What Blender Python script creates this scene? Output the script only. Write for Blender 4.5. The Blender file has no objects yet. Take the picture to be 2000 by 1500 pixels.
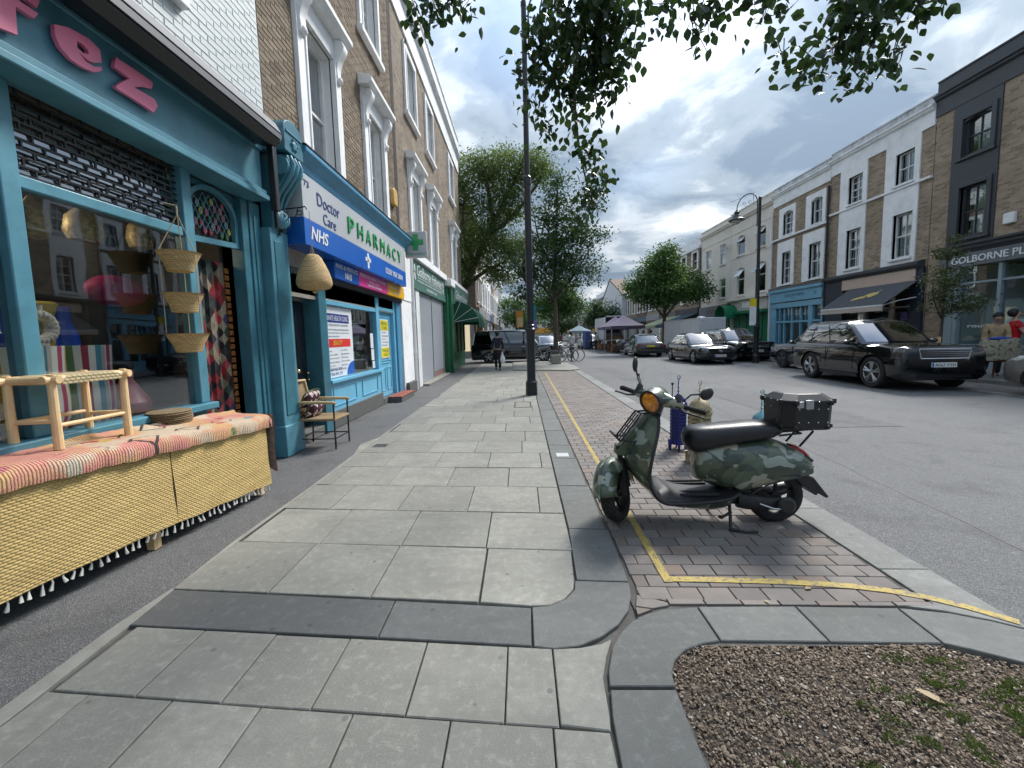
import bpy, bmesh, math, random
import numpy as np
from mathutils import Vector, Matrix, noise as mnoise
rnd = random.Random(11)
PI = math.pi
sc = bpy.context.scene
COL = sc.collection

# ------------------------------------------------------------------ camera
cd = bpy.data.cameras.new('camera')
cam = bpy.data.objects.new('camera', cd); COL.objects.link(cam); sc.camera = cam
cd.sensor_fit = 'HORIZONTAL'; cd.sensor_width = 36.0; cd.lens = 14.29
cd.shift_x = 0.004; cd.shift_y = -0.011
cd.clip_start = 0.05; cd.clip_end = 3000
_p, _y, _r = math.radians(5.09), math.radians(-1.94), math.radians(1.52)
_f = Vector((math.sin(_y)*math.cos(_p), math.cos(_y)*math.cos(_p), -math.sin(_p)))
_rt = Vector((math.cos(_y), -math.sin(_y), 0)); _dn = _f.cross(_rt)
_r2 = math.cos(_r)*_rt + math.sin(_r)*_dn; _d2 = -math.sin(_r)*_rt + math.cos(_r)*_dn
cam.matrix_world = Matrix(((_r2.x, -_d2.x, -_f.x, 0), (_r2.y, -_d2.y, -_f.y, 0), (_r2.z, -_d2.z, -_f.z, 1.53), (0, 0, 0, 1)))

# ------------------------------------------------------------------ world, sun, exposure
SUN_EL, SUN_AZ = math.radians(48), math.radians(42)      # azimuth from +Y towards +X
w = bpy.data.worlds.new('World'); sc.world = w; w.use_nodes = True
nt = w.node_tree; nt.nodes.clear()
def wn(t, **k):
    n = nt.nodes.new(t)
    for a, b in k.items(): setattr(n, a, b)
    return n
def wl(a, b): nt.links.new(a, b)
out = wn('ShaderNodeOutputWorld'); bg = wn('ShaderNodeBackground'); wl(bg.outputs[0], out.inputs[0])
sky = wn('ShaderNodeTexSky', sky_type='NISHITA', sun_disc=False)
sky.sun_elevation = SUN_EL; sky.sun_rotation = SUN_AZ; sky.air_density = 1.2; sky.dust_density = 1.0
tc = wn('ShaderNodeTexCoord'); sep = wn('ShaderNodeSeparateXYZ'); wl(tc.outputs['Generated'], sep.inputs[0])
def wmath(op, a, b=None, c=None, clamp=False):
    n = wn('ShaderNodeMath', operation=op, use_clamp=clamp)
    for i, v in enumerate((a, b, c)):
        if v is None: continue
        if isinstance(v, (int, float)): n.inputs[i].default_value = v
        else: wl(v, n.inputs[i])
    return n.outputs[0]
zc = wmath('MAXIMUM', sep.outputs[2], 0.0); zc = wmath('ADD', zc, 0.16)
u_ = wmath('DIVIDE', sep.outputs[0], zc); v_ = wmath('DIVIDE', sep.outputs[1], zc)
cmb = wn('ShaderNodeCombineXYZ'); wl(u_, cmb.inputs[0]); wl(v_, cmb.inputs[1])
def wnoise(scale, detail, rough, dist=0.0, off=(0, 0, 0), sx=1.0, sy=1.0):
    mp = wn('ShaderNodeMapping'); mp.inputs['Location'].default_value = off; mp.inputs['Scale'].default_value = (sx, sy, 1)
    wl(cmb.outputs[0], mp.inputs[0])
    n = wn('ShaderNodeTexNoise'); n.inputs['Scale'].default_value = scale; n.inputs['Detail'].default_value = detail
    n.inputs['Roughness'].default_value = rough; n.inputs['Distortion'].default_value = dist
    wl(mp.outputs[0], n.inputs['Vector']); return n.outputs[0]
def wramp(f, stops):
    n = wn('ShaderNodeValToRGB'); cr = n.color_ramp; cr.interpolation = 'EASE'
    cr.elements[0].position, cr.elements[0].color = stops[0][0], (*stops[0][1], 1)
    cr.elements[1].position, cr.elements[1].color = stops[-1][0], (*stops[-1][1], 1)
    for p, c in stops[1:-1]:
        e = cr.elements.new(p); e.color = (*c, 1)
    wl(f, n.inputs[0]); return n.outputs[0]
def wmix(f, a, b):
    n = wn('ShaderNodeMix', data_type='RGBA')
    if isinstance(f, (int, float)): n.inputs[0].default_value = f
    else: wl(f, n.inputs[0])
    for s, v in ((n.inputs[6], a), (n.inputs[7], b)):
        if isinstance(v, tuple): s.default_value = (*v, 1)
        else: wl(v, s)
    return n.outputs[2]
big = wnoise(1.15, 3, .55, .5, (3.1, 1.7, 0)); fine = wnoise(3.0, 6, .6, .4, (7.4, 2.2, 3)); 
dens = wmath('ADD', wmath('MULTIPLY', big, .62), wmath('MULTIPLY', fine, .38))
cloud = wramp(dens, [(.365, (.58, .60, .62)), (.425, (.40, .445, .495)), (.485, (.245, .297, .355)), (.56, (.16, .21, .275))])
# a thin veil of clear blue where the layer breaks, and the Nishita sky behind it
skyc = wn('ShaderNodeVectorMath', operation='SCALE'); wl(sky.outputs[0], skyc.inputs[0]); skyc.inputs['Scale'].default_value = 0.12
gapf = wramp(wnoise(.7, 2, .5, .2, (11.3, 5.2, 1)), [(.52, (0, 0, 0)), (.70, (.7, .7, .7))]); gap = wmath('MULTIPLY', gapf, wmath('MULTIPLY', sep.outputs[2], 2.2, clamp=True))
col = wmix(gap, cloud, skyc.outputs[0])
# forward scattering: the cloud layer is brighter round the hidden sun
sd = Vector((math.cos(SUN_EL)*math.sin(SUN_AZ), math.cos(SUN_EL)*math.cos(SUN_AZ), math.sin(SUN_EL)))
dt = wn('ShaderNodeVectorMath', operation='DOT_PRODUCT'); wl(tc.outputs['Generated'], dt.inputs[0]); dt.inputs[1].default_value = sd
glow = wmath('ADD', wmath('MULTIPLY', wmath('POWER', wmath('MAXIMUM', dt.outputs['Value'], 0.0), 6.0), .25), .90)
glow = wmath('MULTIPLY', glow, wmath('ADD', wmath('MULTIPLY', wmath('MAXIMUM', sep.outputs[2], 0.0), 1.0), .66))     # overcast zenith gradient, put in to light the facades from the unseen upper sky
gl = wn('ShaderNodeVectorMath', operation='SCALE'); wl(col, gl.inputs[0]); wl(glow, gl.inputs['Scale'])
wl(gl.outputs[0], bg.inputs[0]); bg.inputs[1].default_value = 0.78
sl = bpy.data.lights.new('sun', 'SUN'); sl.energy = 1.5; sl.angle = math.radians(15); sl.color = (1, .97, .92)
so = bpy.data.objects.new('sun', sl); COL.objects.link(so)
so.rotation_euler = (-sd).to_track_quat('-Z', 'Y').to_euler()
vs = sc.view_settings; vs.view_transform = 'Standard'; vs.look = 'None'; vs.gamma = 1.0; vs.exposure = 1.5
try: vs.use_curve_mapping = False
except Exception: pass
sc.render.engine = 'CYCLES'; cy = sc.cycles
cy.use_denoising = True; cy.use_adaptive_sampling = True; cy.adaptive_threshold = .02; cy.use_light_tree = False; w.cycles.sampling_method = 'NONE'; cy.max_bounces = 6; cy.diffuse_bounces = 3; cy.glossy_bounces = 3; cy.transparent_max_bounces = 16; cy.transmission_bounces = 4
cy.sample_clamp_indirect = 6.0; cy.caustics_reflective = False; cy.caustics_refractive = False

# ------------------------------------------------------------------ materials
MATS = {}
class NT:
    def __init__(s, name):
        s.m = bpy.data.materials.new(name); s.m.use_nodes = True; s.t = s.m.node_tree
        s.b = s.t.nodes['Principled BSDF']; s.o = s.t.nodes['Material Output']; s._obj = None
    def n(s, t, **k):
        n = s.t.nodes.new(t)
        for a, b in k.items(): setattr(n, a, b)
        return n
    def l(s, a, b): s.t.links.new(a, b)
    def obj(s):
        if s._obj is None: s._obj = s.n('ShaderNodeTexCoord').outputs['Object']
        return s._obj
    def vec(s, scale=(1, 1, 1), loc=(0, 0, 0), src=None):
        mp = s.n('ShaderNodeMapping'); mp.inputs['Scale'].default_value = scale; mp.inputs['Location'].default_value = loc
        s.l(src or s.obj(), mp.inputs[0]); return mp.outputs[0]
    def noise(s, scale, detail=4, rough=.55, dist=0, vec=None):
        n = s.n('ShaderNodeTexNoise'); n.inputs['Scale'].default_value = scale; n.inputs['Detail'].default_value = detail
        n.inputs['Roughness'].default_value = rough; n.inputs['Distortion'].default_value = dist
        s.l(vec or s.obj(), n.inputs['Vector']); return n.outputs[0]
    def vor(s, scale, feature='F1', vec=None, outp=0, rand=1.0):
        n = s.n('ShaderNodeTexVoronoi', feature=feature); n.inputs['Scale'].default_value = scale; n.inputs['Randomness'].default_value = rand
        s.l(vec or s.obj(), n.inputs['Vector']); return n.outputs[outp]
    def ramp(s, f, stops, interp='LINEAR'):
        n = s.n('ShaderNodeValToRGB'); cr = n.color_ramp; cr.interpolation = interp
        c3 = lambda c: (c, c, c, 1) if isinstance(c, (int, float)) else (*c, 1)
        cr.elements[0].position, cr.elements[0].color = stops[0][0], c3(stops[0][1])
        cr.elements[1].position, cr.elements[1].color = stops[-1][0], c3(stops[-1][1])
        for p, c in stops[1:-1]:
            e = cr.elements.new(p); e.color = c3(c)
        s.l(f, n.inputs[0]); return n.outputs[0]
    def mix(s, f, a, b, blend='MIX'):
        n = s.n('ShaderNodeMix', data_type='RGBA', blend_type=blend)
        for k, v in ((0, f), (6, a), (7, b)):
            if isinstance(v, (int, float)):
                n.inputs[k].default_value = v if k == 0 else (v, v, v, 1)
            elif isinstance(v, tuple): n.inputs[k].default_value = (*v, 1)
            else: s.l(v, n.inputs[k])
        return n.outputs[2]
    def math(s, op, a, b=None, clamp=False):
        n = s.n('ShaderNodeMath', operation=op, use_clamp=clamp)
        for i, v in enumerate((a, b)):
            if v is None: continue
            if isinstance(v, (int, float)): n.inputs[i].default_value = v
            else: s.l(v, n.inputs[i])
        return n.outputs[0]
    def xyz(s, src=None):
        n = s.n('ShaderNodeSeparateXYZ'); s.l(src or s.obj(), n.inputs[0]); return n.outputs
    def comb(s, x, y, z=0.0):
        n = s.n('ShaderNodeCombineXYZ')
        for i, v in enumerate((x, y, z)):
            if isinstance(v, (int, float)): n.inputs[i].default_value = v
            else: s.l(v, n.inputs[i])
        return n.outputs[0]
    def rand(s):                      # one value per piece: per loose island and per object
        g = s.n('ShaderNodeNewGeometry').outputs['Random Per Island']; o = s.n('ShaderNodeObjectInfo').outputs['Random']
        return s.math('FRACT', s.math('ADD', g, s.math('MULTIPLY', o, 7.31)))
    def bump(s, h, strength=.3, dist=.01):
        n = s.n('ShaderNodeBump'); n.inputs['Strength'].default_value = strength; n.inputs['Distance'].default_value = dist
        s.l(h, n.inputs['Height']); s.l(n.outputs[0], s.b.inputs['Normal']); return n
    def done(s, col=None, rough=.6, metal=0.0, spec=.5, coat=0.0):
        for k, v in (('Base Color', col), ('Roughness', rough), ('Metallic', metal), ('Specular IOR Level', spec), ('Coat Weight', coat)):
            if v is None: continue
            if isinstance(v, tuple): s.b.inputs[k].default_value = (*v, 1)
            elif isinstance(v, (int, float)): s.b.inputs[k].default_value = v
            else: s.l(v, s.b.inputs[k])
        MATS[s.m.name] = s.m; return s.m
def mul(c, k): return tuple(max(0, min(1, x*k)) for x in c)
def pm(name, col, rough=.55, metal=0.0, var=.18, vs=3.0, bump=.0, bs=60, dirt=.0, dirtcol=(.05, .045, .04), spec=.5, coat=0.0, piece=.0, bd=.004):
    """painted / plain surface: colour with uneven tone, a little dirt and fine relief"""
    if name in MATS: return MATS[name]
    s = NT(name)
    n1 = s.noise(vs, 3, .6)
    c = s.mix(s.ramp(n1, [(.3, 0.0), (.72, 1.0)]), mul(col, 1-var), mul(col, 1+var))
    if piece: c = s.mix(s.math('MULTIPLY', s.rand(), piece), c, mul(col, .45))
    if dirt: c = s.mix(s.math('MULTIPLY', s.ramp(s.noise(vs*2.3, 4, .7), [(.48, 0.0), (.7, 1.0)]), dirt), c, dirtcol)
    if bump: s.bump(s.noise(bs, 2, .6), bump, bd)
    r = s.math('ADD', s.math('MULTIPLY', n1, .22), rough-.11, True)
    return s.done(c, r, metal, spec, coat)
def emit(name, col, strength):
    if name in MATS: return MATS[name]
    s = NT(name); s.b.inputs['Emission Color'].default_value = (*col, 1); s.b.inputs['Emission Strength'].default_value = strength
    return s.done(col, .5)
def glassmat(name, tint=(.75, .82, .8), refl=1.0, rough=.015):
    if name in MATS: return MATS[name]
    s = NT(name); s.t.nodes.remove(s.b)
    tr = s.n('ShaderNodeBsdfTransparent'); tr.inputs[0].default_value = (*tint, 1)
    gl_ = s.n('ShaderNodeBsdfGlossy'); gl_.inputs['Roughness'].default_value = rough; gl_.inputs[0].default_value = (.95, .97, 1, 1)
    ge = s.n('ShaderNodeNewGeometry'); dp = s.n('ShaderNodeVectorMath', operation='DOT_PRODUCT'); s.l(ge.outputs['Incoming'], dp.inputs[0]); s.l(ge.outputs['Normal'], dp.inputs[1])
    fr = s.math('ADD', s.math('MULTIPLY', s.math('POWER', s.math('SUBTRACT', 1.0, s.math('ABSOLUTE', dp.outputs['Value'])), 5.0), .957), .043)      # the same from either side of the pane
    bp = s.n('ShaderNodeBump'); bp.inputs['Strength'].default_value = .05; bp.inputs['Distance'].default_value = .02
    s.l(s.noise(1.6, 2), bp.inputs['Height']); s.l(bp.outputs[0], gl_.inputs['Normal']); 
    mx = s.n('ShaderNodeMixShader'); s.l(s.math('MULTIPLY', fr, refl, True), mx.inputs[0])
    s.l(tr.outputs[0], mx.inputs[1]); s.l(gl_.outputs[0], mx.inputs[2]); s.l(mx.outputs[0], s.o.inputs[0])
    MATS[name] = s.m; return s.m

# ------------------------------------------------------------------ mesh builder
class MB:
    def __init__(s, T=None): s.v = []; s.f = []; s.T = T
    def add(s, vs, fs):
        o = len(s.v)
        for p in vs:
            if s.T: p = s.T(*p)
            s.v.append(tuple(p))
        for f in fs: s.f.append(tuple(i+o for i in f))
        return s
    def box(s, x0, x1, y0, y1, z0, z1):
        v = [(x, y, z) for z in (z0, z1) for y in (y0, y1) for x in (x0, x1)]
        return s.add(v, [(0, 2, 3, 1), (4, 5, 7, 6), (0, 1, 5, 4), (2, 6, 7, 3), (0, 4, 6, 2), (1, 3, 7, 5)])
    def obox(s, c, size, rot):          # rot: 3x3 Matrix
        v = []
        for k in range(8):
            q = Vector(((k & 1)-.5, ((k >> 1) & 1)-.5, ((k >> 2) & 1)-.5)); q = Vector((q.x*size[0], q.y*size[1], q.z*size[2]))
            v.append(tuple(rot @ q + Vector(c)))
        return s.add(v, [(0, 2, 3, 1), (4, 5, 7, 6), (0, 1, 5, 4), (2, 6, 7, 3), (0, 4, 6, 2), (1, 3, 7, 5)])
    def quad(s, a, b, c, d): return s.add([a, b, c, d], [(0, 1, 2, 3)])
    def rings(s, rings, cap=True, closed=True):
        n = len(rings[0]); v = [p for r in rings for p in r]; f = []
        for i in range(len(rings)-1):
            for j in range(n if closed else n-1):
                k = (j+1) % n; f.append((i*n+j, i*n+k, (i+1)*n+k, (i+1)*n+j))
        if cap: f.append(tuple(range(n))[::-1]); f.append(tuple((len(rings)-1)*n+j for j in range(n)))
        return s.add(v, f)
    def tube(s, pts, r, n=8, cap=True):
        pts = [Vector(p) for p in pts]; rr = r if isinstance(r, (list, tuple)) else [r]*len(pts); R_ = []
        t0 = (pts[1]-pts[0]).normalized(); a = t0.orthogonal().normalized()
        for i, p in enumerate(pts):
            t = (pts[min(i+1, len(pts)-1)]-pts[max(i-1, 0)])
            t = t.normalized() if t.length > 1e-9 else t0
            a = (a - t*a.dot(t)); a = a.normalized() if a.length > 1e-6 else t.orthogonal().normalized(); b = t.cross(a)
            R_.append([tuple(p+(a*math.cos(2*PI*k/n)+b*math.sin(2*PI*k/n))*rr[i]) for k in range(n)])
        return s.rings(R_, cap)
    def lathe(s, prof, c=(0, 0, 0), n=20, M=None, cap=True):   # prof: (r, h) up axis
        R_ = []
        for r, h in prof:
            ring = []
            for k in range(n):
                q = Vector((r*math.cos(2*PI*k/n), r*math.sin(2*PI*k/n), h))
                if M: q = M @ q
                ring.append(tuple(q+Vector(c)))
            R_.append(ring)
        return s.rings(R_, cap)
    def prism(s, poly, fn, d0, d1):     # poly 2D, fn(a, b, d) -> 3D
        n = len(poly); v = [fn(a, b, d0) for a, b in poly]+[fn(a, b, d1) for a, b in poly]
        f = [tuple(range(n))[::-1], tuple(range(n, 2*n))]+[(i, (i+1) % n, n+(i+1) % n, n+i) for i in range(n)]
        return s.add(v, f)
    def ball(s, c, r, n=12, m=8, sc_=(1, 1, 1), M=None):
        R_ = []
        for i in range(m+1):
            t = PI*i/m; rr = max(math.sin(t), 1e-3); ring = []
            for k in range(n):
                q = Vector((rr*math.cos(2*PI*k/n)*sc_[0]*r, rr*math.sin(2*PI*k/n)*sc_[1]*r, -math.cos(t)*sc_[2]*r))
                if M: q = M @ q
                ring.append(tuple(q+Vector(c)))
            R_.append(ring)
        return s.rings(R_, False)
    def mesh(s, name, smooth=35, recalc=True):
        me = bpy.data.meshes.new(name); me.from_pydata(s.v, [], s.f)
        if recalc:
            bm = bmesh.new(); bm.from_mesh(me); bmesh.ops.recalc_face_normals(bm, faces=bm.faces); bm.to_mesh(me); bm.free()
        if smooth:
            me.polygons.foreach_set('use_smooth', [True]*len(me.polygons)); me.set_sharp_from_angle(angle=math.radians(smooth))
        return me
    def build(s, name, mat, parent=None, smooth=35, bevel=0, recalc=True, seg=2, sub=0):
        return link(name, s.mesh(name, smooth, recalc), mat, parent, bevel, seg, sub)
def link(name, me, mat, parent=None, bevel=0, seg=2, sub=0):
    if mat is not None and not me.materials: me.materials.append(mat)
    o = bpy.data.objects.new(name, me); COL.objects.link(o)
    if parent: o.parent = parent; o.matrix_parent_inverse = IDM if parent.get('_id') else Matrix.Identity(4)
    if bevel:
        b = o.modifiers.new('bevel', 'BEVEL'); b.width = bevel; b.segments = seg; b.limit_method = 'ANGLE'; b.angle_limit = math.radians(40)
    if sub:
        b = o.modifiers.new('sub', 'SUBSURF'); b.levels = sub; b.render_levels = sub
    return o
IDM = Matrix.Identity(4)
def thing(name, label, cat, loc=(0, 0, 0), rz=0, group=None):
    o = bpy.data.objects.new(name, None); COL.objects.link(o); o.empty_display_size = .2
    o.location = loc; o.rotation_euler = (0, 0, rz); tag(o, label, cat, group); return o
def tag(o, label=None, cat=None, group=None, kind=None):
    for k, v in (('label', label), ('category', cat), ('group', group), ('kind', kind)):
        if v: o[k] = v
    return o
def structure(o): o['kind'] = 'structure'; return o
def copy_tree(o, parent=None):
    c = o.copy(); COL.objects.link(c); c.parent = parent
    for ch in list(o.children): copy_tree(ch, c)
    return c
def bez(p0, p1, p2, n=8):
    return [tuple((1-t)**2*a+2*t*(1-t)*b+t*t*c for a, b, c in zip(p0, p1, p2)) for t in [i/n for i in range(n+1)]]
def catmull(P, n=6, closed=False):
    P = [Vector(p) for p in P]; out_ = []; N = len(P)
    rng = range(N) if closed else range(N-1)
    for i in rng:
        g = (lambda k: P[k % N]) if closed else (lambda k: P[max(0, min(N-1, k))])
        a, b, c, d = g(i-1), g(i), g(i+1), g(i+2)
        for k in range(n):
            t = k/n; out_.append(.5*((2*b)+(c-a)*t+(2*a-5*b+4*c-d)*t*t+(3*b-a-3*c+d)*t**3))
    if not closed: out_.append(P[-1])
    return [tuple(p) for p in out_]
_tcache = {}
def text(name, s_, mat, parent, o, u, v, W, H, depth=.004, bold=0.0, shear=0.0, lift=.003):
    """lettering fitted into a W x H box whose lower-left corner is o, along u (reading direction) and v (up)"""
    cu = bpy.data.curves.new('t', 'FONT'); cu.body = s_; cu.extrude = .02; cu.offset = bold; cu.shear = shear; cu.resolution_u = 3
    ob = bpy.data.objects.new('t', cu); me = bpy.data.meshes.new_from_object(ob)
    bpy.data.objects.remove(ob); bpy.data.curves.remove(cu)
    P = np.array([tuple(q.co) for q in me.vertices]); mn, mx = P.min(0), P.max(0)
    o, u, v = Vector(o), Vector(u).normalized(), Vector(v).normalized(); n = u.cross(v)
    for q, p in zip(me.vertices, P):
        a = (p[0]-mn[0])/max(mx[0]-mn[0], 1e-6)*W; b = (p[1]-mn[1])/max(mx[1]-mn[1], 1e-6)*H; d = lift+(p[2]+.02)/.04*depth
        q.co = o+u*a+v*b+n*d
    me.name = name; me.materials.clear()
    return link(name, me, mat, parent)

# ------------------------------------------------------------------ common materials
M_white = pm('white_paint', (.82, .83, .83), .5, var=.06, vs=2, dirt=.25, dirtcol=(.42, .42, .40), bump=.12, bs=30)
M_stucco = pm('white_stucco', (.88, .89, .89), .7, var=.06, vs=1.3, dirt=.25, dirtcol=(.4, .4, .38), bump=.2, bs=45)
M_black = pm('black_paint', (.012, .014, .017), .35, var=.3, dirt=.1, dirtcol=(.06, .06, .06))
M_blackplastic = pm('black_plastic', (.014, .014, .015), .5, var=.2, bump=.1, bs=300, bd=.001)
M_rubber = pm('rubber', (.014, .014, .015), .8, var=.3, vs=20, dirt=.3, dirtcol=(.05, .045, .04))
M_chrome = pm('chrome', (.75, .76, .78), .12, 1.0, var=.05)
M_steel = pm('steel', (.42, .43, .44), .35, 1.0, var=.12, vs=10)
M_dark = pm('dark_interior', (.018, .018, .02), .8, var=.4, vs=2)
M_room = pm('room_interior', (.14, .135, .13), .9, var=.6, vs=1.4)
M_glass = glassmat('window_glass', (.78, .84, .84), 3.2)
M_shopglass = glassmat('shop_glass', (.88, .91, .91), 2.3)
M_carglass = glassmat('car_glass', (.12, .15, .145), 4.5, .01)
M_curtain = pm('net_curtain', (.66, .69, .69), .9, var=.2, vs=6)
# ================================================================== GROUND
def asphalt(name, c, stone=.12, patch=.2):
    s = NT(name); v = s.obj()
    agg = s.vor(240, vec=v, outp=1); x = s.xyz(agg)
    base = s.mix(s.ramp(s.noise(.45, 4, .6), [(.3, 0.0), (.7, 1.0)]), mul(c, 1-patch*1.4), mul(c, 1+patch*1.3)); base = s.mix(s.ramp(s.noise(.5, 3, .55, 0, s.vec((2.6, .16, 1))), [(.42, 0.0), (.62, .38)]), base, mul(c, .68))
    speck = s.ramp(x[0], [(.0, mul(c, .45)), (.55, c), (.86, mul(c, 1.7)), (1.0, mul(c, 3.2))])
    colr = s.mix(.62, base, speck)
    st = s.ramp(s.noise(1.7, 5, .72, .5), [(.52, 0.0), (.72, .55)])
    colr = s.mix(st, colr, mul(c, .45))
    s.bump(s.math('ADD', s.vor(170, vec=v), s.math('MULTIPLY', s.noise(9, 3), .6)), .55, .006)
    return s.done(colr, .82)
M_road = asphalt('road_asphalt', (.128, .129, .128))
M_strip = asphalt('footway_asphalt', (.115, .114, .113), patch=.14)
def slabmat(name, c, grain=300, worn=.5):
    s = NT(name); r = s.rand()
    base = s.mix(r, mul(c, .76), mul(c, 1.16))
    hue = base
    cl = s.mix(s.ramp(s.noise(2.6, 5, .68, .4), [(.33, 0.0), (.68, worn*1.25)]), hue, mul(c, .52))
    cl = s.mix(s.ramp(s.noise(grain, 2, .6), [(.40, .0), (.60, .5)]), cl, mul(c, .5))
    cl = s.mix(s.ramp(s.noise(150, 3, .7), [(.46, .0), (.66, .3)]), cl, mul(c, 1.35)); cl = s.mix(s.ramp(s.noise(1.2, 5, .6, 1.2), [(.50, .0), (.64, .38)]), cl, mul(c, .62))
    cl = s.mix(s.ramp(s.noise(7, 4, .7), [(.60, .0), (.74, .35)]), cl, mul(c, 1.45))
    mot = s.noise(19, 5, .72); cl = s.mix(s.ramp(mot, [(.46, .0), (.64, .34)]), cl, mul(c, .62)); cl = s.mix(s.ramp(mot, [(.34, .30), (.46, .0)]), cl, mul(c, 1.45))
    spot = s.math('MULTIPLY', s.ramp(s.vor(9.5), [(.11, .7), (.15, 0.0)]), s.ramp(s.xyz(s.vor(9.5, outp=1))[0], [(.72, 0.0), (.76, 1.0)])); strk = s.ramp(s.noise(1.0, 4, .65, 0, s.vec((1.2, 5.5, 1), (3, 1, 0))), [(.52, 0.0), (.68, .42)]); cl = s.mix(strk, cl, mul(c, .55))
    cl = s.mix(spot, cl, mul(c, .42))
    s.bump(s.noise(grain, 2), .32, .003)
    return s.done(cl, .78)
M_slab = slabmat('concrete_slab', (.305, .299, .26))
M_granite = slabmat('grey_granite', (.175, .18, .168), 420, .3)
M_granite2 = slabmat('blue_granite', (.135, .137, .133), 480, .3)
M_kerb = slabmat('pale_granite', (.25, .254, .235), 420, .4)
M_mortar = pm('joint_mortar', (.095, .09, .082), .95, var=.35, vs=9, bump=.4, bs=200)
M_concrete = pm('poured_concrete', (.27, .265, .23), .85, var=.2, vs=4, dirt=.4, dirtcol=(.16, .15, .13), bump=.3, bs=120)
def pavermat():
    s = NT('clay_paver'); r = s.rand()
    cl = s.ramp(r, [(.0, (.165, .146, .133)), (.3, (.21, .188, .17)), (.62, (.25, .222, .198)), (.86, (.20, .162, .138)), (.96, (.25, .185, .145)), (1.0, (.21, .197, .178))])
    cl = s.mix(s.ramp(s.noise(3.0, 7, .7), [(.4, 0.0), (.7, .5)]), cl, (.10, .095, .09))
    cl = s.mix(s.ramp(s.noise(260, 2), [(.45, 0.0), (.65, .3)]), cl, (.09, .08, .08))
    s.bump(s.noise(180, 3), .35, .003)
    return s.done(cl, .8)
M_paver = pavermat()
def yellowmat():
    s = NT('yellow_road_paint')
    m = s.ramp(s.noise(38, 6, .75), [(.41, 0.0), (.50, 1.0)])
    cl = s.mix(m, (.17, .15, .12), s.mix(s.noise(6, 4), (.36, .26, .045), (.52, .39, .10)))
    return s.done(cl, .7)
M_yellow = yellowmat()

def poly_inset(P, d):
    n = len(P); A = sum(P[i][0]*P[(i+1) % n][1]-P[(i+1) % n][0]*P[i][1] for i in range(n)); sg = 1 if A > 0 else -1; o = []
    for i in range(n):
        a, b, c = Vector(P[i-1]), Vector(P[i]), Vector(P[(i+1) % n])
        e1 = (b-a).normalized(); e2 = (c-b).normalized(); n1 = Vector((-e1.y, e1.x))*sg; n2 = Vector((-e2.y, e2.x))*sg
        m = n1+n2; m = m/max(m.length_squared, .25)*2 if m.length > .1 else n1
        o.append(tuple(b+m*d))
    return o
def stone(name, P, mat, parent, z=0.0, h=.05, gap=.004, ch=.004, tilt=.0012):
    P = poly_inset(P, gap); Q = poly_inset(P, ch); n = len(P)
    dz, tx, ty = rnd.uniform(-tilt, tilt), rnd.uniform(-tilt, tilt)*1.5, rnd.uniform(-tilt, tilt)*1.5
    cx = sum(p[0] for p in P)/n; cy_ = sum(p[1] for p in P)/n
    fz = lambda p: z+dz+tx*(p[0]-cx)+ty*(p[1]-cy_)
    m = MB(); m.add([(p[0], p[1], z-h) for p in P]+[(p[0], p[1], fz(p)-ch) for p in P]+[(p[0], p[1], fz(p)) for p in Q],
          [(i, (i+1) % n, n+(i+1) % n, n+i) for i in range(n)]+[(n+i, n+(i+1) % n, 2*n+(i+1) % n, 2*n+i) for i in range(n)]+[tuple(2*n+i for i in range(n))])
    return m.build(name, mat, parent, smooth=0)
def sheet(name, x0, x1, y0, y1, z, mat, nx=1, ny=1, parent=None):
    m = MB(); m.add([(x0+(x1-x0)*i/nx, y0+(y1-y0)*j/ny, z) for j in range(ny+1) for i in range(nx+1)],
        [(j*(nx+1)+i, j*(nx+1)+i+1, (j+1)*(nx+1)+i+1, (j+1)*(nx+1)+i) for j in range(ny) for i in range(nx)])
    return m.build(name, mat, parent, smooth=0, recalc=False)
structure(sheet('ground', -400, 400, -60, 900, -.14, M_road))
structure(sheet('road', 2.3, 10.52, -12, 260, -.022, M_road))
M_patch1 = asphalt('asphalt_repair', (.112, .113, .113)); rd = bpy.data.objects['road']
for k, (x0, x1, y0, y1) in enumerate(((4.6, 5.9, 6.4, 11.0), (6.6, 7.5, 3.4, 5.2), (3.4, 4.1, 13.5, 19.0))): sheet('asphalt_patch', x0, x1, y0, y1, -.0175, M_patch1, parent=rd)
M_whitel = pm('white_road_paint', (.55, .55, .54), .7, var=.15, vs=8, dirt=.6, dirtcol=(.2, .2, .2)); sheet('white_line', 9.95, 10.35, 8.2, 8.32, -.017, M_whitel, parent=rd); sheet('white_line', 10.28, 10.36, 14.2, 24.5, -.017, M_whitel, parent=rd)
structure(sheet('road', -60, 2.6, 23.75, 30.4, -.030, M_road))           # the side street
K = math.tan(math.radians(4.0))
XL, XR = -2.24, .335
pave = structure(sheet('pavement', -3.6, .64, -6, 23.7, -.022, M_mortar))
strip = structure(sheet('footway_strip', -3.6, XL+.01, -6, 23.7, -.006, M_strip))
def rowslabs(y0, d, wid, off, xr=XR, xl=XL, mat=M_slab):
    x = xl-wid+(off % wid)
    while x < xr-.02:
        a, b = max(x, xl), min(x+wid, xr)
        if b-a > .05:
            jy = rnd.uniform(-.003, .003)
            stone('slab', [(a, y0-K*a+jy), (b, y0-K*b+jy), (b, y0+d-K*b+jy), (a, y0+d-K*a+jy)], mat, pave, gap=rnd.uniform(.003, .0046), tilt=.002)
        x += wid
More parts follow.
